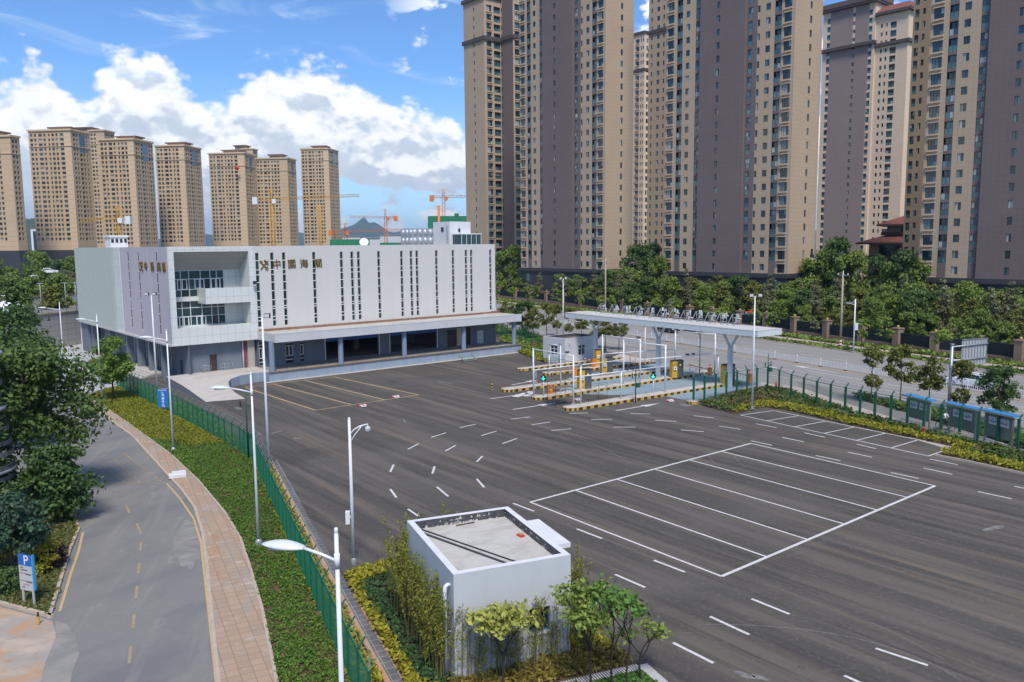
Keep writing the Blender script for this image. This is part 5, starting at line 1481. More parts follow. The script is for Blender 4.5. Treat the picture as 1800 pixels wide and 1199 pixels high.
# ------------------------------------------------------------------ vegetation
LM_dark = leaf_mat('dark_leaves', (0.026, 0.055, 0.018), (0.078, 0.130, 0.036))
LM_mid = leaf_mat('mid_green_leaves', (0.052, 0.096, 0.018), (0.165, 0.225, 0.045))
LM_light = leaf_mat('light_green_leaves', (0.080, 0.135, 0.022), (0.200, 0.265, 0.055))
LM_grey = leaf_mat('grey_green_leaves', (0.085, 0.095, 0.052), (0.175, 0.185, 0.095))
LM_olive = leaf_mat('olive_leaves', (0.055, 0.068, 0.014), (0.150, 0.160, 0.038))
LM_yel = leaf_mat('yellow_green_leaves', (0.13, 0.14, 0.012), (0.30, 0.275, 0.030))
LM_pale = leaf_mat('pale_lime_leaves', (0.17, 0.20, 0.035), (0.36, 0.36, 0.09))
LM_blue = leaf_mat('blue_green_leaves', (0.018, 0.042, 0.030), (0.050, 0.095, 0.055))
LM_purple = leaf_mat('purple_leaves', (0.028, 0.014, 0.020), (0.075, 0.035, 0.05))
LM_bam = leaf_mat('bamboo_leaves', (0.075, 0.100, 0.014), (0.215, 0.215, 0.040))
LM_cover = leaf_mat('verge_cover_leaves', (0.042, 0.096, 0.012), (0.120, 0.205, 0.030))
LM_cover_d = leaf_mat('dark_cover_leaves', (0.022, 0.055, 0.022), (0.060, 0.110, 0.040))
LM_red = leaf_mat('reddish_cover_leaves', (0.07, 0.055, 0.02), (0.155, 0.10, 0.045))
M_culm = mat('bamboo_culm', (0.20, 0.18, 0.06), 0.6, var=(0.13, 0.12, 0.05), vs=2)


def leaf_quads(pos, nrm, rs, size, asp=1.6, droop=0.0):
    """one pointed quad per position"""
    n = len(pos)
    r = rs.normal(size=(n, 3)); a = r - (r * nrm).sum(1, keepdims=True) * nrm
    a[:, 2] -= droop; a /= np.linalg.norm(a, axis=1, keepdims=True) + 1e-9
    c = np.cross(nrm, a); c /= np.linalg.norm(c, axis=1, keepdims=True) + 1e-9
    s = size * rs.uniform(0.65, 1.35, (n, 1))
    v = np.empty((n, 4, 3)); L_ = a * s * asp / 2; Wd = c * s / 2
    v[:, 0] = pos - L_; v[:, 1] = pos + Wd; v[:, 2] = pos + L_; v[:, 3] = pos - Wd
    return v.reshape(-1, 3), np.arange(4 * n).reshape(n, 4)


def crown_mesh(name, clumps, size, m, seed, asp=1.6, droop=0.2, fill=0.5):
    """clumps: (x, y, z, rx, ry, rz, n leaves)"""
    rs = np.random.RandomState(seed); P = []; Nn = []
    for x, y, z, rx, ry, rz, n in clumps:
        d = rs.normal(size=(n, 3)); d /= np.linalg.norm(d, axis=1, keepdims=True)
        rad = rs.uniform(0, 1, (n, 1)) ** (1 / 3 if fill > 0.7 else fill)
        p = d * rad * np.array([rx, ry, rz]) * (1 + 0.18 * rs.normal(size=(n, 1))) + np.array([x, y, z]); P.append(p)
        q = d * 0.7 + rs.normal(size=(n, 3)) * 0.55 + np.array([0, 0, 0.55]); Nn.append(q / np.linalg.norm(q, axis=1, keepdims=True))
    v, f = leaf_quads(np.concatenate(P), np.concatenate(Nn), rs, size, asp, droop)
    return np_mesh(name, v, f, m)


def clump_set(rs, H, h0, R_, n, shape='round', leaves=60, cr=0.34):
    """clump centres for a crown from height h0 to H with radius R_"""
    out = []
    for k in range(n):
        t = rs.uniform(0, 1); z = h0 + (H - h0) * t
        if shape == 'round':
            w = math.sqrt(max(0.03, 1 - (2 * t - 0.85) ** 2 / 1.35))
        elif shape == 'cone':
            w = 1.05 - 0.95 * t
        elif shape == 'wide':
            w = math.sqrt(max(0.05, 1 - (1.6 * t - 0.6) ** 2))
        else:
            w = 0.55 + 0.45 * math.sin(math.pi * t)
        a = rs.uniform(0, 2 * math.pi); rr = R_ * w * math.sqrt(rs.uniform(0.12, 1.0)) * (1 - cr * .6)
        s = R_ * cr * rs.uniform(0.6, 1.25)
        out.append((rr * math.cos(a), rr * math.sin(a), min(z, H - s * .55), s, s, s * 0.75, int(leaves * rs.uniform(0.6, 1.4))))
    return out


def trunk_mesh(name, H, h0, R_, r0, seed, m, limbs=5, lean=0.0):
    rs = random.Random(seed); b = MB(); top = H * 0.82
    pts = [(lean * t * rs.uniform(.6, 1.4) + rs.uniform(-.05, .05) * t, rs.uniform(-.06, .06) * t, -0.1 + (top + .1) * t) for t in (0, .2, .4, .6, .8, 1)]
    b.path(pts, [r0 * k for k in (1.15, .9, .75, .55, .35, .15)], 7)
    for k in range(limbs):
        a = 2 * math.pi * (k + rs.random() * .6) / limbs; z = h0 + (top - h0) * rs.uniform(0.0, 0.6); L_ = R_ * rs.uniform(.5, .85)
        p0 = Vector((lean * z / top, 0, z)); p1 = p0 + Vector((math.cos(a) * L_ * .5, math.sin(a) * L_ * .5, L_ * .45)); p2 = p0 + Vector((math.cos(a) * L_, math.sin(a) * L_, L_ * .8))
        b.path([p0, p1, p2], [r0 * .45, r0 * .3, r0 * .1], 5)
    o = b.build(name, m); me = o.data; bpy.data.objects.remove(o); return me


def make_tree(name, label, group, crown, trunk):
    T = thing(name, label, 'tree', (0, 0, 0), 0, group); link('crown', crown, T); link('trunk', trunk, T); return T


def tree_kind(seed, H, h0, R_, n, shape, leaves, size, m, r0=0.12, bark=None, cr=0.34, asp=1.6, limbs=5):
    rs = np.random.RandomState(seed)
    return (crown_mesh('crown', clump_set(rs, H, h0, R_, n, shape, leaves, cr), size, m, seed + 1, asp), trunk_mesh('trunk', H, h0, R_, r0, seed, bark or M_bark, limbs))


LM_near = leaf_mat('near_tree_leaves', (0.026, 0.058, 0.017), (0.092, 0.142, 0.034))
# near trees on the left
GL = 'trees on the lawn beside the side road'


def near_tree(px, py, H, h0, R_, n, leaves, size, m, label, seed, shape='round', r0=0.16, dx=0.0, name='broadleaf_tree'):
    p = G(px, py); T = thing(name, label, 'tree', p, seed * 1.3, GL)
    c, t = tree_kind(seed, H, h0, R_, n, shape, leaves, size, m, r0); link('crown', c, T); link('trunk', t, T); return T


near_tree(62, 885, 10.4, 4.2, 4.9, 64, 215, 0.19, LM_near, 'big spreading leafy tree at the left edge, overhanging the curve of the side road', 3, 'wide', 0.2)
near_tree(18, 792, 11.8, 4.0, 4.6, 56, 190, 0.21, LM_dark, 'tall dark leafy tree behind the big spreading tree at the left edge', 5, 'round', 0.2)
near_tree(46, 700, 12.6, 6.5, 2.2, 24, 150, 0.22, LM_near, 'narrower leafy tree at the left edge, in front of the tiled retaining wall', 6, 'round', 0.2)
near_tree(100, 915, 4.6, 1.1, 2.5, 34, 230, 0.17, LM_dark, 'low dark tree over the lawn kerb, below the big spreading tree', 7, 'round', 0.1)
near_tree(24, 1022, 4.6, 1.9, 1.9, 26, 200, 0.14, LM_blue, 'small blue-green tree just behind the blue parking sign', 8, 'round', 0.08)
near_tree(-25, 940, 6.4, 1.5, 2.6, 28, 170, 0.17, LM_dark, 'dark tree cut by the left edge below the slatted tower', 9, 'round', 0.1)


def shrub(px, py, H, R_, m, label, seed, size=0.09, n=22, leaves=110, name='shrub', z=0.08):
    p = G(px, py, z); rs = np.random.RandomState(seed)
    T = thing(name, label, 'shrub', p, 0, 'shrubs on the left lawn')
    link('foliage', crown_mesh('foliage', clump_set(rs, H, 0.12, R_, n, 'round', leaves, 0.4), size, m, seed), T)
    b = MB()
    for k in range(5):
        a = k * 1.3; b.path([(0, 0, -.1), (math.cos(a) * R_ * .3, math.sin(a) * R_ * .3, H * .4), (math.cos(a) * R_ * .5, math.sin(a) * R_ * .5, H * .7)], [.03, .02, .01], 5)
    b.build('stem', M_bark, T); return T


shrub(96, 996, 1.15, 0.78, LM_purple, 'round purple-leaved shrub on the lawn by the kerb', 21)
shrub(78, 1003, 1.9, 0.95, LM_yel, 'yellow-green shrub behind the parking sign, beside the purple one', 22)
shrub(14, 1040, 1.1, 0.95, LM_dark, 'low dark shrub at the foot of the small blue-green tree', 23)
shrub(-10, 1000, 1.3, 1.1, LM_olive, 'low olive shrub at the left edge behind the parking sign', 24)
# tree beside the fence in front of the building's side
p = G(200, 705); T = thing('round_tree', 'round bright green tree on the verge beside the green banner lamp', 'tree', p, 0, None)
c, t = tree_kind(31, 6.9, 2.2, 2.5, 46, 'round', 200, 0.17, leaf_mat('bright_green_leaves', (0.045, 0.095, 0.014), (0.13, 0.20, 0.035)), 0.11); link('crown', c, T); link('trunk', t, T)

# street trees along the road, right-hand side
GS = 'round street trees along the near side of the road'
S_round = tree_kind(41, 5.4, 2.1, 1.45, 26, 'round', 105, 0.17, LM_olive, 0.07)
S_round2 = tree_kind(42, 5.9, 2.5, 1.55, 26, 'round', 100, 0.17, LM_olive, 0.07)
S_dark = tree_kind(43, 5.6, 1.4, 2.0, 34, 'round', 130, 0.17, LM_dark, 0.09)


def two_tier(seed, m):
    rs = np.random.RandomState(seed); cl = clump_set(rs, 5.6, 3.7, 1.45, 18, 'round', 95, .36) + clump_set(rs, 2.9, 1.6, 1.0, 10, 'round', 85, .4)
    return crown_mesh('crown', cl, 0.16, m, seed), trunk_mesh('trunk', 5.4, 2, 1.2, 0.07, seed, M_bark, 5)


S_tier = two_tier(44, LM_olive)


def place_tree(kind, p, label, group, sc=1.0, rz=0.0, name='street_tree'):
    T = thing(name, label, 'tree', p, rz, group); T.scale = (sc, sc, sc); link('crown', kind[0], T); link('trunk', kind[1], T); return T


for kd, px, py, ht, lab in ((S_tier, 1531, 709, 610, 'two-tiered round street tree, leftmost of the five by the notice boards'), (S_round2, 1582, 712, 606, 'round street tree with a bare thin trunk, second from the left of the five'),
                            (S_round, 1632, 722, 624, 'street tree directly behind the first blue-roofed notice board'), (S_tier, 1688, 736, 633, 'two-tiered street tree in front of the white car, beside the sign post'),
                            (S_dark, 1752, 748, 642, 'dark dense street tree at the rear of the white car')):
    p = G(px, py); h = Hz(p, px, ht); place_tree(kd, p, lab, GS, h / {id(S_tier): 5.6, id(S_round2): 5.9, id(S_round): 5.4, id(S_dark): 5.6}[id(kd)], px * 0.7)
GF = 'round street trees behind the gate booth'
for i, (px, py, ht, kd) in enumerate(((886, 592, 527, S_round), (904, 592, 534, S_round), (923, 594, 528, S_dark), (938, 600, 545, S_round2), (961, 596, 535, S_round2), (979, 592, 535, S_tier), (1000, 598, 541, S_tier), (1022, 598, 546, S_round), (1045, 612, 550, S_tier), (1064, 613, 552, S_round), (1088, 616, 556, S_round2))):
    p = G(px, py); h = Hz(p, px, ht)
    place_tree(kd, p, ('round street tree right of the customs hall corner, first of the row', 'small round street tree second in the row behind the hall corner', 'largest dense street tree in front of the hall canopy end', 'street tree just right of the last dock column', 'street tree with bare trunk behind the green fence corner', 'two-tiered street tree left of the white lamp mast behind the booth', 'two-tiered street tree right behind the white lamp mast by the booth',
                       'street tree above the flat roof of the gate booth', 'two-tiered street tree beside the first Y-shaped canopy column', 'street tree under the canopy edge, right of the first Y-shaped column', 'last street tree of the row, standing under the canopy edge')[i], GF, h / 5.6, px * .9)
# thin trees along the far footpath
GP = 'thin street trees on the far footpath'
S_thin = tree_kind(51, 4.8, 2.3, 1.25, 18, 'round', 70, 0.20, LM_mid, 0.05); S_thin2 = tree_kind(52, 5.3, 2.6, 1.5, 20, 'round', 70, 0.22, LM_light, 0.05); S_thin3 = tree_kind(53, 4.6, 2.9, 0.9, 12, 'round', 50, 0.2, LM_grey, 0.05)
k = 0
for s in range(-210, 78, 7):
    k += 1; kd = (S_thin, S_thin2, S_thin, S_thin3)[(k * 7 + k // 3) % 4]
    p = road_pt(s + (k * 37 % 5) - 2, 16.5, .1)
    if p.y < 30:
        continue
    place_tree(kd, p, 'thin young tree on the verge in front of the stone-pillared fence', GP, 0.85 + (k * 53 % 40) / 100, k * 1.1, 'young_tree')

# the tree belt between the stone fence and the towers
GB = 'trees of the dense belt below the towers'
BK = [(tree_kind(61, 8.5, 1.6, 3.1, 34, 'round', 150, 0.27, LM_mid, 0.14), 'mid green round'), (tree_kind(62, 9.5, 2.0, 3.4, 36, 'wide', 150, 0.28, LM_dark, 0.16), 'dark green broad'), (tree_kind(63, 7.0, 1.2, 2.5, 28, 'round', 150, 0.25, LM_light, 0.12), 'light green bushy'),
      (tree_kind(64, 11.0, 2.0, 1.9, 30, 'cone', 95, 0.24, LM_grey, 0.10, limbs=9), 'grey-green loose slender'), (tree_kind(65, 6.5, 1.6, 2.6, 26, 'wide', 100, 0.24, LM_grey, 0.10, limbs=8), 'grey-green twiggy'), (tree_kind(66, 8.0, 1.4, 2.2, 28, 'cone', 150, 0.25, LM_light, 0.12), 'light green conical'),
      (tree_kind(67, 10.5, 2.5, 3.6, 40, 'round', 150, 0.28, LM_mid, 0.18), 'tall mid green'),
      (tree_kind(68, 8.5, 1.4, 2.7, 32, 'round', 150, 0.26, LM_olive, 0.14), 'olive green round')]
rs = random.Random(77); cells = []


def belt_label(kind, px):
    zone = ('behind the customs hall corner' if px < 1000 else 'below the first tower' if px < 1135 else 'below the middle tower' if px < 1440 else 'below the red-roofed pavilion' if px < 1620 else 'below the nearest tower')
    return f'{kind} tree in the belt {zone}'


fence_px = [(900 + CAM_F * p.x / p.y, p.length) for p in sp_]


def fence_dist(px):
    for (xa, da), (xb, db) in zip(fence_px, fence_px[1:]):
        if xa <= px <= xb:
            return da + (db - da) * (px - xa) / (xb - xa)
    return fence_px[0][1] if px < fence_px[0][0] else fence_px[-1][1]


taken = []
for k in range(9000):
    x, y = rs.uniform(-235, -6), rs.uniform(85, 160); p = Vector(tw(x, y)); px = 900 + CAM_F * p.x / p.y
    if px < 862 or px > 1840:
        continue
    over = p.length - fence_dist(px)
    if over < 3.0 or any((p - q).length < 3.0 + 0.003 * p.y for q in taken) or len(taken) > 280:
        continue
    taken.append(p)
    kd, nm = BK[rs.choice((0, 0, 1, 2, 2, 3, 4, 5, 6, 3, 7, 7))] if y < 145 else BK[rs.choice((0, 1, 3, 3, 4, 0, 7))]
    sc = rs.uniform(0.52, 0.75) if over < 8 else rs.uniform(0.72, 1.08)
    if px < 1150:
        sc *= 1.15
    place_tree(kd, p, belt_label(nm, px), GB, sc, rs.uniform(0, 6.28), 'belt_tree')
# big trees in the gaps beside the towers
GG = 'tall trees standing between the towers'
for px, py, top, kd, lab in ((1475, 520, 418, 1, 'tall dark tree with an open crown, highest in front of the cream and mauve tower'), (1450, 530, 440, 6, 'tall tree hugging the right flank of the middle tower'), (1510, 520, 442, 6, 'leafy tree in front of the lower red roof'), (1545, 515, 450, 1, 'dark tree under the pavilion terrace'),
                             (1590, 515, 440, 1, 'dark tree between the pavilion and the nearest tower'), (1610, 525, 455, 6, 'broad tree touching the left foot of the nearest tower'), (1425, 535, 455, 0, 'round tree at the right corner of the middle tower'), (1120, 510, 430, 1, 'dark tree at the right foot of the first tower'),
                             (1145, 510, 428, 1, 'dark tree in the gap between first and middle tower'), (1160, 525, 450, 6, 'broad tree at the left foot of the middle tower'), (905, 520, 432, 6, 'tree in front of the recessed bay of the first tower'), (885, 520, 440, 0, 'tree close to the roof corner of the customs hall'),
                             (925, 525, 470, 0, 'round tree below the left corner of the first tower'), (1490, 525, 448, 0, 'round tree left of the pavilion'), (1570, 530, 462, 0, 'round tree below the pavilion terrace')):
    p = at(px, 436, 258 if px < 1000 else 218 if px < 1155 else 207 if px < 1200 else 192 if px < 1480 else 183 if px < 1560 else 172); p.z = 0; h = Hz(p, px, top)
    place_tree(BK[kd][0], p, lab, GG, h / (8.5, 9.5, 7, 11, 6.5, 8, 10.5)[kd], px * .3, 'tall_tree').scale.xy = (0.72 * h / (8.5, 9.5, 7, 11, 6.5, 8, 10.5)[kd],) * 2
# wood behind and left of the customs hall
GW = 'trees of the wood behind the customs hall'
taken = []; rs = random.Random(5)
for k in range(1500):
    az = rs.uniform(-42, -28.0); r = rs.uniform(170, 430); p = Vector((math.sin(R(az)) * r, math.cos(R(az)) * r, 0))
    if any((p - q).length < 5.5 + r * 0.010 for q in taken):
        continue
    taken.append(p); kd, nm = BK[rs.choice((0, 1, 2, 2, 4, 6, 7, 4))]
    place_tree(kd, p, f'{nm} tree in the wood ' + ('close behind the left end of the customs hall' if az > -30.5 else 'above the tiled retaining wall' if az > -36 else 'at the far left edge'), GW, rs.uniform(0.75, 1.15) * (1 + (r - 170) / 700), rs.uniform(0, 6.28), 'wood_tree')
    if len(taken) > 110:
        break

# ground covers


def inside(pts, x, y):
    c = False; n = len(pts); j = n - 1
    for i in range(n):
        if (pts[i][1] > y) != (pts[j][1] > y) and x < (pts[j][0] - pts[i][0]) * (y - pts[i][1]) / (pts[j][1] - pts[i][1]) + pts[i][0]:
            c = not c
        j = i
    return c


def cover(name, poly, dens, size, h, m, z0, seed, label, asp=1.5, upright=0.3, tufts=3, clumpy=0.0, cat='ground cover'):
    """leaves over a bed: dens tufts per square metre"""
    rs = np.random.RandomState(seed); xs = [p[0] for p in poly]; ys = [p[1] for p in poly]
    A_ = abs(sum(poly[i][0] * poly[(i + 1) % len(poly)][1] - poly[(i + 1) % len(poly)][0] * poly[i][1] for i in range(len(poly)))) / 2
    n = int((max(xs) - min(xs)) * (max(ys) - min(ys)) * dens); n = min(n, 900000)
    q = np.stack([rs.uniform(min(xs), max(xs), n), rs.uniform(min(ys), max(ys), n)], 1)
    pa = np.array([[p[0], p[1]] for p in poly]); ins = np.zeros(n, bool); j = len(pa) - 1
    for i in range(len(pa)):
        yi, yj = pa[i][1], pa[j][1]
        if yi != yj:
            cond = ((yi > q[:, 1]) != (yj > q[:, 1])) & (q[:, 0] < (pa[j][0] - pa[i][0]) * (q[:, 1] - yi) / (yj - yi) + pa[i][0]); ins ^= cond
        j = i
    q = q[ins]
    if clumpy:
        w = np.sin(q[:, 0] * 2.1 + 1.3 * np.sin(q[:, 1] * 1.7)) * np.sin(q[:, 1] * 2.3 + 1.1 * np.sin(q[:, 0] * 1.9)) + 0.6 * np.sin(q[:, 0] * 5.3 + q[:, 1] * 3.1)
        q = q[rs.uniform(-1.3, 1.3, len(q)) < w + 1.0 - clumpy]
    q = np.repeat(q, tufts, 0) + rs.normal(size=(len(q) * tufts, 2)) * size * .6
    hh = h * (0.55 + 0.3 * np.sin(q[:, 0] * 1.3) * np.sin(q[:, 1] * 1.1) + 0.45 * rs.uniform(0, 1, len(q)))
    p = np.concatenate([q, (z0 + hh * rs.uniform(0.35, 1.0, len(q)))[:, None]], 1)
    nr = rs.normal(size=p.shape) * (0.5 + upright) + np.array([0, 0, 1.0]); nr /= np.linalg.norm(nr, axis=1, keepdims=True)
    v, f = leaf_quads(p, nr, rs, size, asp, 0.0)
    o = link(name, np_mesh(name, v, f, m), None, 'stuff'); tag(o, label, cat); return o


V_sep = [(150, 697), (185, 718), (225, 745), (262, 772), (335, 788), (396, 781), (332, 745), (271, 713), (206, 681)]
cover('verge_cover', [*kr[3:], *fl[::-1][0:9], G(335, 785), G(262, 771)], 150, 0.070, 0.24, LM_cover, 0.06, 1, 'low green ground cover on the verge along the left fence', clumpy=0.18)
cover('yellow_cover', gp(*V_sep), 95, 0.09, 0.26, leaf_mat('lime_cover_leaves', (0.10, 0.125, 0.010), (0.235, 0.235, 0.025)), 0.06, 2, 'lime yellow ground cover at the far end of the left verge')
cover('verge_dry_tufts', [*kr[3:], *fl[::-1][0:9], G(335, 785), G(262, 771)], 5, 0.08, 0.27, LM_red, 0.06, 33, 'dry reddish tufts scattered through the verge cover', clumpy=0.9)
cover('verge_cover_edge', [*kr[1:5], G(330, 791), G(262, 773), G(225, 746), G(188, 719)], 80, 0.09, 0.22, LM_cover, 0.06, 3, 'dark green cover edging the footpath next to the lime patch')
cover('inner_strip_cover', [*fl[5:], *[p + Vector((-0.3, 0, 0)) for p in dl[::-1]]], 60, 0.10, 0.28, LM_yel, 0.04, 4, 'golden grassy cover between the left fence and the drain', 2.4, .9)
cover('inner_grass', gp((205, 674), (300, 726), (352, 756), (402, 781), (440, 799), (455, 803), (345, 716), (300, 706), (245, 676)), 14, 0.17, 0.14, LM_mid, 0.02, 5, 'thin grass inside the fence below the ramp', 2.0, .9, clumpy=0.5)
g_in = [*gp((630, 1030), (650, 1066), (733, 1199)), BO - by * 0.8, BO + by * 7.2 - bx * 0.4, *gp((700, 1003))]
cover('garden_cover', g_in, 75, 0.11, 0.30, LM_cover_d, 0.05, 6, 'dark green ground cover left of the small white building', 1.7)
g_y = [*gp((605, 1012), (618, 1036), (703, 1186), (715, 1215)), BO - by * 2.5 - bx * 1.2, BO - by * 1.0 - bx * 0.5, *gp((733, 1199), (650, 1066), (628, 1032), (700, 1003), (700, 990))]
cover('golden_hedge', g_y, 85, 0.10, 0.42, LM_yel, 0.05, 7, 'golden clipped edging hedge round the garden bed by the drain', 2.6, 1.0)
g_f = [BO - by * 1.5 - bx * 0.4, BO - by * 1.5 + bx * 6.8, BO - by * 0.05 + bx * 6.8, BO - by * 0.05 - bx * 0.4]
cover('golden_hedge_front', g_f, 90, 0.09, 0.40, leaf_mat('olive_gold_leaves', (0.10, 0.085, 0.015), (0.23, 0.18, 0.04)), 0.05, 8, 'olive gold grassy hedge along the front wall of the small building', 2.8, 1.0)
g_r = [BO + bx * 4.95 + by * 0.2, BO + bx * 6.8 + by * 0.0, BO + bx * 6.8 + by * 7.6, BO + bx * 4.95 + by * 7.6]
cover('golden_hedge_right', g_r, 60, 0.10, 0.36, LM_yel, 0.05, 9, 'golden hedge between the small building and the lot', 2.6, 1.0)
cover('corner_grass', [BO - by * 4.0 + bx * 3.9, BO - by * 2.05 + bx * 4.4, BO - by * 1.95 + bx * 6.8, BO - by * 8 + bx * 7.5, BO - by * 8 + bx * 4], 120, 0.07, 0.08, leaf_mat('fresh_grass_blades', (0.03, 0.10, 0.012), (0.07, 0.17, 0.03)), 0.04, 10, 'fresh green grass in the corner bed at the bottom edge', 2.8, 1.0)
cover('corner_cover', [BO - by * 8 + bx * 0.4, BO - by * 2.1 + bx * 0.4, BO - by * 2.0 + bx * 4.3, BO - by * 4 + bx * 4.0, BO - by * 8 + bx * 4.0], 90, 0.10, 0.26, LM_cover_d, 0.04, 11, 'dark green cover in the corner bed at the bottom edge', 1.6)
sf = [(1232, 712), (1290, 728), (1345, 716), (1385, 722), (1480, 744), (1570, 763), (1680, 787), (1652, 800), (1700, 810), (1800, 832), (1900, 852)]
sm = [(1900, 838), (1800, 818), (1740, 803), (1690, 790), (1745, 793), (1690, 782), (1580, 757), (1490, 737), (1390, 712), (1345, 706), (1290, 720)]
sbk = [(1900, 822), (1800, 800), (1700, 777), (1600, 754), (1500, 727), (1420, 700), (1370, 686), (1345, 684), (1300, 694), (1232, 712)]
cover('golden_edging', gp((1290, 728), (1345, 716), (1385, 722), (1480, 744), (1570, 763), (1680, 787), (1652, 800), (1700, 810), (1800, 832), (1900, 852), (1900, 840), (1800, 820), (1735, 806), (1700, 797), (1715, 790), (1690, 781), (1580, 756), (1490, 737), (1390, 713), (1345, 708), (1300, 715)), 34, 0.16, 0.34, LM_yel, 0.11, 12, 'golden clipped edging along the small parking bays', 1.8, .7)
cover('strip_cover', gp((1232, 712), (1290, 727), (1302, 714), (1345, 707), (1390, 712), (1490, 736), (1580, 755), (1690, 780), (1745, 792), (1700, 797), (1735, 805), (1800, 819), (1900, 839), (1900, 822), (1800, 800), (1700, 777), (1600, 754), (1500, 727), (1420, 700), (1370, 686), (1345, 684), (1300, 694)), 24, 0.20, 0.40, leaf_mat('strip_cover_leaves', (0.035, 0.065, 0.016), (0.095, 0.13, 0.035)), 0.11, 13, 'green ground cover along the green fence right of the lot', 1.6, .6)
cover('reddish_cover', gp((1250, 712), (1300, 706), (1345, 698), (1375, 703), (1345, 709), (1300, 718)), 20, 0.2, 0.44, LM_red, 0.11, 14, 'reddish brown ground cover at the corner of the right fence', 1.6, .6)
cover('verge_grass', gp((1500, 697), (1530, 702), (1640, 726), (1800, 768), (1960, 812), (1960, 838), (1800, 789), (1640, 739), (1520, 705)), 20, 0.22, 0.55, leaf_mat('long_grass', (0.04, 0.085, 0.018), (0.11, 0.155, 0.04)), 0.08, 15, 'long grass on the verge behind the notice boards', 3.0, 1.2)
cover('far_bed_cover', gp((880, 607), (905, 617), (958, 638), (985, 628), (965, 613), (930, 598), (880, 584)), 14, 0.25, 0.45, LM_mid, 0.1, 16, 'green hedge planting right of the loading dock', 1.6, .6)
cover('far_bed_gold', gp((880, 607), (905, 617), (958, 638), (965, 634), (915, 614), (885, 602)), 22, 0.22, 0.4, LM_yel, 0.1, 17, 'golden hedge edging right of the loading dock', 1.6, .6)
cover('roadside_hedge', gp((860, 572), (880, 576), (905, 584), (935, 590), (960, 598), (962, 604), (905, 592), (860, 582)), 10, 0.3, 0.7, LM_mid, 0.05, 18, 'green hedge beyond the fence beside the loading dock', 1.5, .6)


def rstrip(s0, s1, o0, o1):
    return [road_pt(s0, o0), road_pt(s1, o0), road_pt(s1, o1), road_pt(s0, o1)]


cover('far_verge_cover', rstrip(-160, 70, 15.5, 17.5), 6, 0.36, 0.35, LM_mid, 0.08, 19, 'low green strip along the far kerb of the road', 1.5, .5)
cover('far_low_hedge', rstrip(-160, 70, 20.8, 22.6), 8, 0.36, 0.6, LM_light, 0.1, 20, 'low hedge at the foot of the stone-pillared fence', 1.5, .5)
cover('belt_undergrowth', [p + p.normalized() * 1.5 for p in sp_] + [Vector(tw(x, 160)) for x in (-20, -100, -180, -240)], 1.3, 0.7, 0.9, LM_mid, -0.3, 26, 'undergrowth beneath the tree belt below the towers', 1.4, .5)
cover('lawn_grass', gp(*lawn_px[1:8]), 60, 0.10, 0.08, leaf_mat('dry_grass', (0.05, 0.075, 0.015), (0.14, 0.14, 0.045)), 0.1, 25, 'patchy lawn grass round the parking sign', 2.6, 1.0, clumpy=0.3)

# ------------------------------------------------------------------ bamboo round the small building
GBm = 'bamboo clumps round the small white building'


def bamboo_mesh(seed, H, nc, spread, nl, leaf=0.15):
    rs = np.random.RandomState(seed); b = MB(); P = []
    for k in range(nc):
        x, y = rs.normal(size=2) * spread * .45; h = H * rs.uniform(.7, 1.05); lx, ly = rs.normal(size=2) * 0.085 * h
        pts = [(x + lx * t * t, y + ly * t * t, -0.1 + h * t) for t in (0, .3, .6, .85, 1)]
        b.path(pts, [.014, .013, .010, .006, .003], 4, caps=False)
        m_ = int(nl / nc); t = rs.uniform(.25, 1.0, m_) ** .8; r_ = (0.10 + 0.30 * (1 - np.abs(t - .6))) * spread
        a = rs.uniform(0, 6.28, m_); P.append(np.stack([x + lx * t * t + r_ * rs.uniform(.2, 1, m_) * np.cos(a), y + ly * t * t + r_ * rs.uniform(.2, 1, m_) * np.sin(a), h * t - 0.05], 1))
    p = np.concatenate(P); nr = rs.normal(size=p.shape) * .8 + np.array([0, 0, .7]); nr /= np.linalg.norm(nr, axis=1, keepdims=True)
    v, f = leaf_quads(p, nr, rs, leaf * .34, 3.6, 0.5)
    o = b.build('culms', M_culm); cu = o.data; bpy.data.objects.remove(o)
    return np_mesh('leaves', v, f, LM_bam), cu


BMB = [bamboo_mesh(71, 3.7, 16, 0.38, 1500, .13), bamboo_mesh(72, 3.2, 14, 0.38, 1300, .125), bamboo_mesh(73, 4.0, 16, 0.36, 1500, .13)]
BTH = [bamboo_mesh(75, 2.9, 9, 0.6, 330, .12), bamboo_mesh(76, 2.3, 8, 0.55, 420, .11), bamboo_mesh(77, 3.2, 8, 0.6, 230, .12)]


def bamboo(kind, u, v_, label, sc=1.0, rz=0.0):
    p = BO + bx * u + by * v_; T = thing('bamboo_clump', label, 'bamboo', (p.x, p.y, 0.03), rz, GBm); T.scale = (sc,) * 3
    link('leaves', kind[0], T); link('culms', kind[1], T)


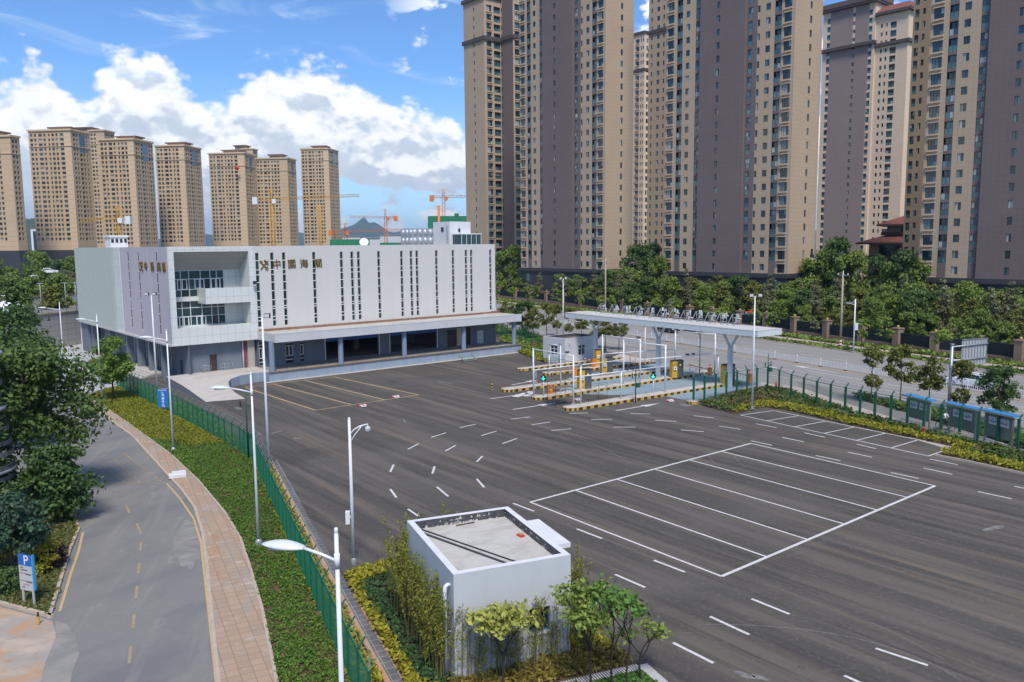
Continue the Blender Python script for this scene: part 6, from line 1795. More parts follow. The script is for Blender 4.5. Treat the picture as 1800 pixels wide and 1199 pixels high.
for k in range(10):
    bamboo(BMB[k % 3], -0.36 - 0.08 * (k % 2), 0.35 + k * 0.68, ('dense bamboo clump nearest the white drainpipe', 'dense bamboo clump second from the drainpipe along the left wall', 'dense bamboo clump third from the drainpipe along the left wall', 'dense bamboo clump fourth from the drainpipe along the left wall', 'dense bamboo clump halfway along the left wall', 'dense bamboo clump just past the middle of the left wall', 'dense bamboo clump fourth from the far end of the left wall', 'dense bamboo clump third from the far end of the left wall', 'dense bamboo clump second from the far end of the left wall', 'dense bamboo clump at the far end of the left wall')[k], (0.96, .9, 1.0)[k % 3], k * 1.7)
for k in range(9):
    bamboo(BTH[k % 3], 0.35 + k * 0.50, -0.42 - 0.1 * (k % 2), ('sparse bamboo stems at the drainpipe end of the front wall', 'sparse bamboo stems second from the drainpipe on the front wall', 'sparse bamboo stems third from the drainpipe on the front wall', 'thin bamboo stems behind the lime-leaved sapling', 'thin bamboo stems just right of the lime-leaved sapling', 'thin bamboo stems left of the dark window', 'thin bamboo stems in front of the dark window', 'thin bamboo stems right of the dark window', 'thin bamboo stems at the right end of the front wall')[k], (1.0, .95, 1.1)[k % 3], k * 2.1)
for k in range(6):
    bamboo(BMB[(k + 1) % 3], 5.55 + 0.2 * (k % 2), 0.1 + k * 1.0, ('bamboo clump at the right front corner of the small building', 'bamboo clump second along the right wall', 'bamboo clump third along the right wall', 'bamboo clump fourth along the right wall', 'bamboo clump fifth along the right wall', 'bamboo clump at the rear right corner')[k], (.92, 1.02, .95)[k % 3] * (1 if k < 4 else .9), k * 1.3)
for k in range(3):
    bamboo(BMB[k], 0.2 + k * 1.0, 7.3, ('bamboo clump behind the far left roof corner', 'bamboo clump behind the far parapet, second from the left', 'bamboo clump behind the middle of the far parapet')[k], 1.12, k)

# saplings in front of the small building


def sapling(px, py, H, label, m, seed, spread=0.9, leafn=9, size=0.12, bark=None, tips=3):
    p = G(px, py); rs = random.Random(seed); b = MB(); P = []
    T = thing('sapling', label, 'tree', p, 0, 'saplings in the bed by the small white building')

    def grow(a, d, L_, r, lev):
        e = a + d * L_; mid = a.lerp(e, .5) + Vector((rs.uniform(-1, 1), rs.uniform(-1, 1), 0)) * L_ * .06
        b.path([a, mid, e], [r, r * .8, r * .6], 5, caps=False)
        if lev >= 2:
            for _ in range(leafn if lev == 3 else leafn // 3):
                q = e + Vector((rs.gauss(0, 1), rs.gauss(0, 1), rs.gauss(0, .7))) * .16; P.append(tuple(q))
        if lev < 3:
            for k in range(tips):
                az = 2 * math.pi * (k + rs.random() * .7) / tips; nd = (d * .9 + Vector((math.cos(az), math.sin(az), .25)) * spread * rs.uniform(.5, 1)).normalized()
                grow(e if k else a.lerp(e, .8), nd, L_ * rs.uniform(.5, .72), r * .55, lev + 1)
    grow(Vector((0, 0, -.1)), Vector((rs.uniform(-.08, .08), rs.uniform(-.08, .08), 1)).normalized(), H * .48, 0.055, 0)
    rn = np.random.RandomState(seed); p_ = np.array(P); nr = rn.normal(size=p_.shape) * .6 + np.array([0, 0, .8]); nr /= np.linalg.norm(nr, axis=1, keepdims=True)
    v, f = leaf_quads(p_, nr, rn, size, 1.9, .4); link('crown', np_mesh('crown', v, f, m), T); b.build('trunk', bark or M_bark_d, T); return T


sapling(884, 1222, 3.5, 'lime-leaved sapling in front of the small building, left of its window', LM_pale, 81, 0.75, 17, 0.125, tips=4)
sapling(1040, 1215, 3.9, 'leafy sapling with forked dark trunk right of the window', LM_light, 82, 0.85, 15, 0.11, tips=4)
sapling(1078, 1212, 4.1, 'dark green sapling, middle of the three by the grating corner', LM_mid, 83, 0.55, 10, 0.11)
sapling(1104, 1225, 4.3, 'sapling leaning over the grating, rightmost of the three', leaf_mat('fresh_leaves', (0.05, 0.12, 0.02), (0.13, 0.24, 0.05)), 84, 1.0, 12, 0.12)
sapling(1128, 1195, 2.3, 'small sapling at the corner of the grating beside the lot', LM_light, 85, 0.9, 8, 0.11)
# ------------------------------------------------------------------ the small white building near the camera
SB = thing('utility_building', 'small flat-roofed white utility building ringed with bamboo, near the camera', 'building', BO, BX)
M_sbw = mat('shaded_white_render', (0.50, 0.53, 0.565), 0.8, var=(0.45, 0.475, 0.51), vs=0.5, streak=(0.475, 0.50, 0.53), var2=(0.54, 0.56, 0.58), vs2=1.1, bump=0.1, bs=12)  # toned darker than the coping, the walls' shade is in the colour
M_cop = mat('pale_coping', (0.70, 0.71, 0.73), 0.7, var=(0.62, 0.63, 0.65), vs=1.2)
M_bit = mat('torn_bitumen', (0.022, 0.026, 0.034), 0.6, var=(0.03, 0.035, 0.045), vs=1.5, var2=(0.10, 0.10, 0.11), vs2=5.0)
M_scr = ground_mat('rough_roof_screed', (0.50, 0.48, 0.44), [((0.42, 0.395, 0.35), 1.2, .7, 20, 0.45, 0.62, 6, 0.8), ((0.58, 0.57, 0.55), .5, .4, 0, 0.55, 0.72, 5, 0.7), ((0.34, 0.32, 0.29), 2.2, .25, -30, 0.62, 0.8, 5, 0.6)], bump=0.5, bs=6)
SW_, SD_, SH_ = 4.85, 6.5, 4.28
b = MB()
wall_grid(b, (0, 0, 0), (1, 0, 0), (0, -1, 0), 0, SW_, 0, SH_, [(3.05, 3.95, 1.35, 2.35)], 0.22, lambda u, z: 0)
b.quad((0, SD_, 0), (0, 0, 0), (0, 0, SH_), (0, SD_, SH_)); b.quad((SW_, 0, 0), (SW_, SD_, 0), (SW_, SD_, SH_), (SW_, 0, SH_)); b.quad((SW_, SD_, 0), (0, SD_, 0), (0, SD_, SH_), (SW_, SD_, SH_))
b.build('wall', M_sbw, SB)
b = MB(); t_ = 0.27
b.quad((0, 0, SH_), (SW_, 0, SH_), (SW_ - t_, t_, SH_), (t_, t_, SH_)); b.quad((SW_, 0, SH_), (SW_, SD_, SH_), (SW_ - t_, SD_ - t_, SH_), (SW_ - t_, t_, SH_)); b.quad((SW_, SD_, SH_), (0, SD_, SH_), (t_, SD_ - t_, SH_), (SW_ - t_, SD_ - t_, SH_)); b.quad((0, SD_, SH_), (0, 0, SH_), (t_, t_, SH_), (t_, SD_ - t_, SH_))
b.build('coping', M_cop, SB)
b = MB(); zr = SH_ - 0.38; q = [(t_, t_), (SW_ - t_, t_), (SW_ - t_, SD_ - t_), (t_, SD_ - t_)]
for i in range(4):
    j = (i + 1) % 4; b.quad((*q[j], zr), (*q[i], zr), (*q[i], SH_), (*q[j], SH_))
b.build('bitumen_upstand', M_bit, SB)
b = MB(); b.poly([(*p_, zr + 0.01) for p_ in q]); b.build('roof', M_scr, SB)
b = MB(); rs = random.Random(3)
for i in range(60):                                                   # torn mortar along the upstand
    if i % 2:
        u = rs.uniform(t_, SW_ - t_); p0 = (u, SD_ - t_ - .012); d = (rs.uniform(.05, .22), 0)
    else:
        u = rs.uniform(t_, SD_ - t_); p0 = (SW_ - t_ - .012, u); d = (0, rs.uniform(.05, .22))
    h_ = rs.uniform(.03, .16); z_ = zr + rs.choice((.01, .01, .2)); b.poly([(p0[0], p0[1], z_), (p0[0] + d[0], p0[1] + d[1], z_), (p0[0] + d[0] * .7, p0[1] + d[1] * .7, z_ + h_), (p0[0] + d[0] * .2, p0[1] + d[1] * .2, z_ + h_ * .6)])
b.build('mortar_patches', M_scr, SB)
b = MB(); b.box(SW_ + .001, SW_ + .85, 1.7, 4.9, SH_ - .42, SH_ - .22); b.build('door_canopy', M_cop, SB)
b = MB(); b.box(SW_ + .01, SW_ + .06, 2.4, 3.6, 0.1, 2.3); b.build('door', M_galv, SB)
b = MB(); b.quad((3.05, .2, 1.35), (3.95, .2, 1.35), (3.95, .2, 2.35), (3.05, .2, 2.35)); wo = b.build('window', M_glass_d, SB)
b = MB()
for u in (3.06, 3.48, 3.90):
    b.box(u, u + .045, .1, .19, 1.36, 2.34)
b.box(3.06, 3.945, .11, .185, 1.36, 1.41); b.build('frame', mat('blue_window_frame', (0.04, 0.14, 0.32), 0.5), wo)
b = MB(); b.box(2.98, 4.02, -.07, .0, 1.27, 1.345); b.build('sill', M_cop, wo)
b = MB(); b.path([(-.01, .42, 3.72), (-.10, .42, 3.75), (-.19, .42, 3.68), (-.21, .42, 3.55), (-.21, .42, 0.02)], .075, 10); b.path([(-.21, .42, 1.9), (-.0, .42, 1.9)], .02, 6); b.build('drainpipe', M_white, SB)


def sbp(u, v, z=0.0):
    p = BO + bx * u + by * v; return Vector((p.x, p.y, z))


for k, (a, c, lab) in enumerate((((0.42, 5.7), (2.65, 0.72), 'long dark batten lying across the small roof, nearer the left parapet'), ((0.55, 6.05), (3.05, 0.72), 'long thin dark rod lying beside the batten on the small roof'), ((2.1, 5.9), (3.0, 6.0), 'short brown rod by the far parapet of the small roof'))):
    b = MB(); A_, C_2 = sbp(*a, zr + .045), sbp(*c, zr + .045); b.bar(A_, C_2, (.085, .04, .04)[k], .05); tag(b.build('batten', mat('dark_batten', (0.045, 0.055, 0.07), 0.6) if k < 2 else mat('brown_rod', (0.10, 0.07, 0.05), 0.7)), lab, 'batten')
p = sbp(4.25, 3.6, zr + .012); T = thing('cushion', 'small red and yellow packet lying by the right parapet of the small roof', 'packet', p, BX + .2)
b = MB(); b.box(-.10, .10, -.17, .17, 0, .07); b.build('packet_body', M_red, T); b = MB(); b.box(-.055, .055, -.06, .07, .071, .076); b.build('yellow_label', M_yellow, T)
T.name = 'packet'

# ------------------------------------------------------------------ lamps and masts
GLamp = 'single-arm street lamps along the side road'
M_lens = mat('lamp_lens', (0.55, 0.57, 0.58), 0.3)


def street_lamp(p, H, label, arm=0.95, drop=0.8, az=None, name='street_lamp'):
    az = math.atan2(-0.25, -1.0) if az is None else az
    T = thing(name, label, 'street lamp', p, az, GLamp)
    b = MB(); b.tube((0, 0, 0), (0, 0, H - .12), .085, .05, 12); b.lathe([(0.0, H - .03 + .06), (.04, H + .02), (.055, H - .03), (.04, H - .1), (.03, H - .14)], 10); b.build('pole', M_pole, T)
    b = MB(); b.lathe([(.19, 0), (.19, .28), (.15, .38), (.11, .42)], 12); b.build('base', M_galv, T)
    z = H - drop; b = MB(); b.path([(0.03, 0, z - .12), (arm * .5, 0, z + .03), (arm, 0, z + .16)], [.045, .042, .038], 8); b.tube((0, 0, z - .3), (0, 0, z + .06), .07, n=10); b.build('arm', M_pole, T)
    b = MB(); n = 12; secs = []
    for k in range(9):
        t = k / 8; w = .25 * math.sin(math.pi * (t * .80 + .12)) ** .8; h = .13 * math.sin(math.pi * (t * .86 + .08)); secs.append((arm + t * 1.05, w, h, z + .17 + t * .07))
    i0 = len(b.v)
    for x, w, h, zz in secs:
        for j in range(n):
            a = 2 * math.pi * j / n; b.v.append((x, w * math.cos(a), zz + h * math.sin(a) * (1 if math.sin(a) > 0 else .35)))
    for k in range(8):
        for j in range(n):
            a, e = i0 + k * n + j, i0 + k * n + (j + 1) % n; b.f.append((a, a + n, e + n, e)); b.m.append(0); b.s.append(True)
    b.f.append(tuple(i0 + j for j in range(n))); b.m.append(0); b.s.append(False); b.f.append(tuple(i0 + 8 * n + n - 1 - j for j in range(n))); b.m.append(0); b.s.append(False)
    hd = b.build('lamp_head', mat('lamp_head_paint', (0.66, 0.69, 0.72), 0.35), T)
    b = MB(); b.box(arm + .25, arm + .85, -.12, .12, z + .13, z + .165); b.build('lens', M_lens, hd)
    return T


L1p = at(573, 436, 19.25); L1p.z = 0
street_lamp(L1p, 9.7, 'nearest single-arm street lamp, its drop-shaped head in front of the left fence', .80, .68, math.atan2(.12, -1))
p = G(455, 960, .06); street_lamp(p, Hz(p, 442, 657), 'single-arm street lamp in the middle of the left verge, second nearest', 1.05, .95)
p = G(305, 795, .06); L3 = street_lamp(p, Hz(p, 297, 580), 'single-arm street lamp carrying the blue banner', .95, .8)
p = G(180, 706, .06); L4 = street_lamp(p, Hz(p, 177, 553), 'single-arm street lamp carrying the green banner beside the round tree', 1.0, .7)
p = at(97, 436, 128); p.z = 0; street_lamp(p, Hz(p, 90, 532), 'single-arm street lamp in front of the tiled retaining wall', 1.6, .9)
p = at(40, 436, 152); p.z = 5; street_lamp(p, Hz(p, 39, 513) - 5, 'single-arm street lamp on the raised road at the left edge', 2.6, .8)


def strokes(b, x, z, s, y, rs, m=1, simple=False):
    """one written character as brush strokes"""
    if simple:
        b.box(x - s * .42, x + s * .42, y - .004, y, z - s * .05, z + s * .05, m); return
    for k in range(rs.randint(2, 3)):
        zz = z + s * rs.uniform(-.4, .4); b.box(x - s * rs.uniform(.25, .45), x + s * rs.uniform(.25, .45), y - .004, y, zz - s * .05, zz + s * .05, m)
    for k in range(rs.randint(1, 2)):
        xx = x + s * rs.uniform(-.35, .35); b.box(xx - s * .05, xx + s * .05, y - .005, y - .0005, z - s * rs.uniform(.2, .45), z + s * rs.uniform(.2, .45), m)


def banner(lamp, z0, z1, w, m, label, nchar, rs, bands=False):
    base = lamp.location; T = thing('banner', label, 'banner', (base.x - .14, base.y - .08, 0), 0.15)
    b = MB(); b.box(-w, 0, -.02, .02, z0, z1); b.build('banner_sheet', m, T)
    b = MB(); b.tube((-w, 0, z1), (.14, 0, z1), .025, n=6); b.tube((-w, 0, z0), (.14, 0, z0), .025, n=6); b.build('bracket', M_galv, T)
    b = MB(); hgt_ = z1 - z0
    if bands:
        for k in range(4):
            b.box(-w * .92, -w * .08, -.026, -.021, z0 + hgt_ * (.08 + .17 * k), z0 + hgt_ * (.15 + .17 * k), 0)
        b.box(-w * .9, -w * .1, -.027, -.021, z1 - hgt_ * .22, z1 - hgt_ * .06, 1)
    else:
        for k in range(nchar):
            strokes(b, -w * .5, z1 - hgt_ * (.22 + .72 * k / (nchar - 1)), .26, -.021, rs, 0, k == nchar - 2)
        for k in range(6):
            b.box(-w * .88 + k * w * .13, -w * .80 + k * w * .13, -.025, -.021, z1 - hgt_ * .09, z1 - hgt_ * .05, 0)
    b.build('printing', [M_white, M_red], T)


pz = lambda L_, y: Hz(L_.location, 300, y)
banner(L3, pz(L3, 715), pz(L3, 683), 0.80, mat('blue_banner_cloth', (0.01, 0.15, 0.42), 0.6), 'blue vertical banner with white characters on a lamp post', 7, random.Random(2))
pz2 = lambda L_, y: Hz(L_.location, 178, y)
banner(L4, pz2(L4, 653), pz2(L4, 631), 0.85, mat('green_banner_cloth', (0.02, 0.22, 0.14), 0.6), 'green vertical banner with pale lines on a lamp post by the round tree', 5, random.Random(3), True)

GFl = 'tall white floodlight masts'


def flood_mast(p, H, label, heads=2, az=0.0):
    T = thing('floodlight_mast', label, 'floodlight mast', p, az, GFl)
    b = MB(); b.tube((0, 0, 0), (0, 0, H), .12, .06, 12); b.build('pole', M_pole, T); b = MB(); b.box(-.2, .2, -.2, .2, 0, .05); b.lathe([(.16, .05), (.14, .35)], 12); b.build('base', M_galv, T)
    b = MB(); b.tube((-.45 if heads > 1 else 0, 0, H - .05), (.45, 0, H - .05), .03, n=6); b.build('cross_arm', M_galv, T)
    for s in ((-.42, .42) if heads > 1 else (.42,)):
        b = MB(); q = Vector((s, -.12, H + .12)); b.box(q.x - .2, q.x + .2, q.y - .17, q.y + .1, q.z - .18, q.z + .14); b.box(q.x - .17, q.x + .17, q.y - .2, q.y - .171, q.z - .14, q.z + .11, 1); b.build('floodlight', [M_dark, M_lens], T)
    return T


p = G(473, 830); flood_mast(p, Hz(p, 463, 557), 'tall white mast with one dark floodlight inside the left fence, in front of the dock', 1)
p = G(277, 700); flood_mast(p, Hz(p, 266, 518), 'tall white mast with two dark floodlights against the mauve side wall', 2)
p = G(1322, 719, .12); flood_mast(p, Hz(p, 1326, 523), 'tall white mast standing in the planting strip right of the gates', 2)
p = G(990, 604); flood_mast(p, Hz(p, 988, 490), 'tall white mast rising behind the gate booth', 2)
p = G(622, 992); H = Hz(p, 619, 737); T = thing('camera_mast', 'white lot mast with curved double arm and ball camera, left of the small building', 'camera mast', p, .15)
b = MB(); b.tube((0, 0, 0), (0, 0, H), .10, .07, 12); b.lathe([(0, H + .12), (.06, H + .08), (.075, H + .02), (.05, H - .04)], 10); b.build('pole', M_pole, T); b = MB(); b.lathe([(.15, 0), (.15, .3), (.11, .36)], 12); b.build('base', M_galv, T)
b = MB(); b.path([(.05, 0, H - .75), (.25, 0, H - .52), (.55, 0, H - .36), (.95, 0, H - .28)], .035, 8); b.path([(.05, 0, H - 1.15), (.25, 0, H - .82), (.45, 0, H - .58), (.62, 0, H - .36)], .028, 8); b.build('curved_arm', M_pole, T)
b = MB(); b.tube((.92, 0, H - .28), (.92, 0, H - .42), .03, n=8); b.lathe([(.02, .16), (.13, .10), (.15, 0), (.14, -.1), (.09, -.18), (.0, -.22)], 14, (.92, 0, H - .52)); b.build('ball_camera', mat('camera_grey', (0.45, 0.47, 0.49), 0.3), T)
b = MB(); b.box(-.34, -.12, -.13, .13, 2.2, 2.85); b.box(-.12, -.08, -.04, .04, 2.5, 2.6); b.build('control_box', M_white, T)


def cctv_pole(px, pb, pt, label, m=M_dark, boxz=None):
    p = G(px, pb); H = Hz(p, px, pt); T = thing('camera_pole', label, 'camera pole', p, .4)
    b = MB(); b.tube((0, 0, 0), (0, 0, H), .06, .05, 8); b.build('pole', m, T)
    b = MB(); b.tube((0, 0, H - .5), (.35, 0, H - .5), .025, n=6); b.path([(.1, 0, H - 1.4), (.35, 0, H - 1.5), (.4, 0, H - 1.2)], .025, 6); b.path([(-.1, 0, H - 1.4), (-.35, 0, H - 1.5), (-.4, 0, H - 1.2)], .025, 6); b.build('arm', m, T)
    b = MB(); b.lathe([(0.0, .1), (.09, .06), (.1, -.02), (.06, -.1), (0, -.12)], 10, (.38, 0, H - .58)); b.build('dome_camera', M_galv, T)
    for s in (-.4, .4):
        b = MB(); b.tube((s, 0, H - 1.4), (s, 0, H - .9), .06, n=8); b.build('sensor', M_dark, T)
    if boxz:
        b = MB(); b.box(.1, .5, -.15, .15, boxz, boxz + .45); b.build('junction_box', M_green, T)


M_gdark = mat('dark_green_pole', (0.010, 0.055, 0.035), 0.5)
cctv_pole(437, 810, 681, 'dark green camera pole at the corner of the left fence', M_gdark, 1.7)
cctv_pole(1117, 708, 640, 'black camera pole with a green box at the gate end of the right fence', M_dark, 1.6); cctv_pole(1349, 686, 622, 'black camera pole at the corner of the right fence', M_gdark, 2.1)
cctv_pole(1219, 707, 645, 'black camera pole standing beside the stub kerb', M_dark) if False else None

# ------------------------------------------------------------------ fences
def mesh_panel(n=30, h=2.0, wire=0.011):
    b = MB(); w = wire
    for k in range(1, n):
        x = k / n; b.box(x - w * .4, x + w * .4, -w / 2, w / 2, .12, h)
    for z in np.arange(.3, h, .2):
        b.box(0, 1, -w / 2, w / 2, z - w / 2, z + w / 2)
    b.box(0, 1, -.022, .022, .08, .12); b.box(0, 1, -.022, .022, h, h + .045)
    o = b.build('mesh_panel', M_green_wire); me = o.data; bpy.data.objects.remove(o); return me


def post_mesh(h, arm):
    b = MB(); b.box(-.045, .045, -.045, .045, 0, h); b.bar((0, 0, h - .02), (arm[0], arm[1], h + .38), .05, .05); b.box(-.055, .055, -.055, .055, h, h + .02)
    o = b.build('post', M_green); me = o.data; bpy.data.objects.remove(o); return me


def subdivide(pts, step):
    out = [pts[0]]
    for a, c in zip(pts, pts[1:]):
        n = max(1, round((c - a).length / step)); out += [a.lerp(c, (k + 1) / n) for k in range(n)]
    return out


def mesh_fence(name, label, pts, step, h, armdir, wires=True, z0=0.05, nw=22, wire=.0085):
    T = thing(name, label, 'fence', pts[0], 0); P = subdivide(pts, step)[:101]
    pm = mesh_panel(nw, h - .08, wire); po = post_mesh(h, armdir)
    for k, p in enumerate(P):
        q = p - pts[0]; o = link('post', po, T); o.location = (q.x, q.y, z0)
        if k < len(P) - 1:
            d = P[k + 1] - p; o.rotation_euler = (0, 0, math.atan2(d.y, d.x)); m = link('mesh_panel', pm, T); m.location = (q.x, q.y, z0); m.rotation_euler = (0, 0, math.atan2(d.y, d.x)); m.scale = (d.length, 1, 1)
    if wires:
        b = MB()
        for j in range(3):
            f = (j + 1) / 3; zz = h + .38 * f
            pp = []
            for k, p in enumerate(P):
                d = (P[min(k + 1, len(P) - 1)] - P[max(k - 1, 0)]).normalized(); n_ = Vector((-d.y, d.x, 0)); q = p - pts[0] + d * armdir[0] * f + n_ * armdir[1] * f; pp.append((q.x, q.y, z0 + zz))
            b.path(pp, .012, 3, caps=False)
        b.build('barbed_wire', M_galv, T)
    return T


mesh_fence('mesh_fence', 'green wire mesh fence with angled tops running along the left verge', fl, 1.55, 2.1, (0, .30))
fr_px = [(1219, 706), (1238, 703.5), (1257.5, 699.5), (1276.6, 696), (1295, 693), (1313, 690), (1330, 687), (1349, 684.5), (1369, 691), (1390, 700), (1412, 707), (1435, 714), (1459, 720.5), (1485, 727), (1511, 733), (1537, 738), (1565, 744), (1594, 750), (1623, 757), (1653, 763), (1686, 770), (1718, 778), (1752, 785), (1788, 794), (1826, 803), (1868, 813)]
pr = [G(x, y, .1) for x, y in fr_px]
mesh_fence('mesh_fence', 'green mesh fence with broad posts between planting strip and footpath, right of the gates', pr, 99, 2.55, (0, .28), True, 0.0, 20, .003)
T = bpy.data.objects['mesh_fence.001']
for o in list(T.children):                                            # this fence has flat, broader posts
    if o.name.startswith('post'):
        o.scale = (2.3, 1.3, 1.0)
mesh_fence('mesh_fence', 'short green mesh fence beside the right end of the loading dock', gp((862, 588), (881.5, 594), (892, 596), (913.5, 601), (924, 604), (935.5, 607.5), (947, 610.5)), 99, 2.4, (0, .25), True, 0.1)

M_rail_w = mat('white_railing_paint', (0.72, 0.74, 0.76), 0.45)
T = thing('median_railing', 'long white picket railing along the middle of the road', 'railing', RA, math.atan2(RD.y, RD.x))
b = MB()
for k in range(1, 18):
    x = k / 18 * 3.0; b.box(x - .018, x + .018, -.012, .012, .16, .98)
for z in (.2, .86):
    b.box(.05, 2.95, -.02, .02, z - .025, z + .025)
o = b.build('railing_panel', M_rail_w); pmesh = o.data; bpy.data.objects.remove(o)
b = MB(); b.box(-.05, .05, -.05, .05, .05, 1.08); b.lathe([(.0, .12), (.06, .09), (.07, .04), (.06, 0)], 8, (0, 0, 1.07)); o = b.build('post', M_rail_w); qmesh = o.data; bpy.data.objects.remove(o)
b = MB(); b.lathe([(.26, 0), (.24, .06), (.08, .12)], 10); o = b.build('foot', mat('brown_rubber_foot', (0.09, 0.05, 0.035), 0.8)); fmesh = o.data; bpy.data.objects.remove(o)
for k in range(-52, 22):
    x = k * 4.07 / 4.07 * 3.0 * 1.36
    s_ = 4.08 / 3.0
    m = link('railing_panel', pmesh, T); m.location = (k * 4.08, 0, 0); m.scale = (s_, 1, 1); q = link('post', qmesh, T); q.location = (k * 4.08, 0, 0); f = link('foot', fmesh, T); f.location = (k * 4.08, 0, 0.012)

# stone-pillared fence
M_pil = mat('tan_stone_pillar', (0.275, 0.195, 0.145), 0.8, var=(0.235, 0.165, 0.12), vs=0.6, grid=(0.6, 0.5, 0.025), gcol=0.82)
M_irn = mat('dark_blue_railing', (0.022, 0.036, 0.045), 0.45, 0.2)
T = thing('stone_fence', 'long fence of tan stone pillars with dark railings beyond the road', 'fence', sp_[0], 0)
for k, p in enumerate(sp_):
    q = p - sp_[0]; d = (sp_[min(k + 1, len(sp_) - 1)] - sp_[max(0, k - 1)]); a = math.atan2(d.y, d.x)
    b = MB(); b.box(-.55, .55, -.55, .55, -.1, 3.15); b.box(-.66, .66, -.66, .66, 3.15, 3.32); o = b.build('pillar', M_pil, T); o.location = q; o.rotation_euler = (0, 0, a)
    b = MB(); b.lathe([(.12, 0), (.2, .12), (.2, .26), (0, .42)], 8, (0, 0, 3.32)); l_ = b.build('pillar_lamp', mat('amber_lamp_glass', (0.5, 0.33, 0.12), 0.4), o)
    if k < len(sp_) - 1:
        L_ = (sp_[k + 1] - p).length; dd = sp_[k + 1] - p; a2 = math.atan2(dd.y, dd.x)
        b = MB(); b.box(.57, L_ - .57, -.2, .2, -.1, .85); o = b.build('plinth', M_pil, T); o.location = q; o.rotation_euler = (0, 0, a2)
        b = MB(); n = max(4, int((L_ - 1.3) / .16))
        for i in range(n + 1):
            x = .62 + (L_ - 1.24) * i / n; b.box(x - .022, x + .022, -.022, .022, .86, 2.65)
        for z in (1.0, 1.75, 2.5):
            b.box(.56, L_ - .56, -.03, .03, z - .03, z + .03)
        b.box(.6, L_ - .6, .03, .045, .9, 2.6, 1)
        o = b.build('railing_panel', [M_irn, mat('dark_screen_mesh', (0.022, 0.038, 0.040), 0.6)], T); o.location = q; o.rotation_euler = (0, 0, a2)

# ------------------------------------------------------------------ the gates
GU = Vector((math.cos(R(38.4)), math.sin(R(38.4)), 0)); GN = Vector((-GU.y, GU.x, 0))
M_isl = ground_mat('island_screed', (0.50, 0.465, 0.42), [((0.42, 0.38, 0.33), 3, 1, 38, 0.45, 0.65, 5, 0.8), ((0.56, 0.53, 0.49), 1, .6, 0, 0.55, 0.72, 4, 0.7)])
M_blk = mat('black_kerb_paint', (0.022, 0.023, 0.026), 0.6, var=(0.05, 0.05, 0.05), vs=3)
GI = 'yellow and black kerbed islands between the gate lanes'


def island(pa, pb, w, label, h=0.28):
    a, c = G(*pa), G(*pb); d = c - a; L_ = d.length; ang = math.atan2(d.y, d.x); T = thing('lane_island', label, 'traffic island', a, ang, GI)
    r = w / 2; out = [(r + (math.cos(t)) * r, r + math.sin(t) * r) for t in [math.pi * 1.5 - math.pi * k / 10 for k in range(11)]]
    ring = [(L_, 0)] + [(L_ - s, 0) for s in np.arange(0.5, L_ - r, 0.5)] + out + [(s, w) for s in np.arange(r + .5, L_, 0.5)] + [(L_, w)]
    b = MB(); n = len(ring); t = .16; cx = [(min(max(x, r), L_ - .2), r) for x, _ in ring]; inn = []
    for (x, y), (ex, ey) in zip(ring, cx):
        v = Vector((ex - x, ey - y)); v = v.normalized() * t if v.length > 1e-6 else Vector((0, 0)); inn.append((x + v.x, y + v.y))
    col = 0; acc = 0
    for k in range(n):
        j = (k + 1) % n; m = k % 2
        b.quad((*ring[j], 0), (*ring[k], 0), (*ring[k], h), (*ring[j], h), m); b.quad((*ring[j], h), (*ring[k], h), (*inn[k], h), (*inn[j], h), 2)
    b.build('kerb', [M_yellow, M_blk, KERB], T)
    b = MB(); b.poly([(*p_, h - .02) for p_ in inn[::-1]]); b.build('island_top', M_isl, T)
    return T


island((1002, 724), (1305, 674.5), 1.7, 'nearest yellow and black kerbed island, at the edge of the lot')
island((946, 705), (1258, 656), 1.7, 'yellow and black island second from the lot')
island((890, 690.5), (1205, 649.5), 1.7, 'middle one of the yellow and black islands, reaching farthest left')
island((962, 661), (1145, 638.5), 1.6, 'yellow and black island fourth from the lot, in front of the booth')
island((916, 653), (1095, 631), 1.4, 'farthest yellow and black island, at the foot of the booth wall')
island((1205, 710), (1224, 711.5), 0.9, 'stub of yellow and black kerb where the right fence begins')

GK = 'yellow and grey lane kiosks'
M_kgrey = mat('kiosk_slate', (0.075, 0.092, 0.105), 0.45)


def kiosk(px, pb, pt, label, face=True):
    p = G(px, pb, .26); H = Hz(p, px, pt) - .26; T = thing('lane_kiosk', label, 'kiosk', p, R(38.4) - .35, GK)
    b = MB(); b.box(-.75, -.08, -.35, .35, 0, H - .08); b.build('yellow_cabinet', M_yellow, T); b = MB(); b.box(-.08, .75, -.33, .33, 0, H); b.build('grey_cabinet', M_kgrey, T)
    b = MB(); b.box(-.78, .78, -.38, .38, H, H + .05); b.build('cap', M_dark, T)
    if face:
        b = MB(); b.box(-.62, -.25, -.52, -.351, H * .48, H * .66); b.build('card_reader', M_white, T); b = MB(); b.box(-.5, -.35, -.53, -.521, H * .53, H * .61); b.build('reader_screen', M_glass_d, T)
        b = MB(); b.lathe([(.0, 0), (.07, 0)], 10); b.box(.24, .40, -.345, -.331, H * .72, H * .78); b.build('amber_light', mat('amber_light', (0.8, 0.45, 0.02), 0.4, emit=(1, .5, .02, .8)), T)


kiosk(1027, 683, 649, 'yellow and grey kiosk beside the scaffold, on the middle island'); kiosk(1066, 656.5, 628, 'yellow and grey kiosk on the fourth island'); kiosk(1055, 641.5, 614.5, 'yellow and grey kiosk on the farthest island by the booth')
kiosk(1189, 663, 633.5, 'yellow and grey kiosk with amber light on the second island'); kiosk(1279, 673.5, 640.5, 'yellow and grey kiosk at the foot of the third canopy column')
GBr = 'orange barrier gates'


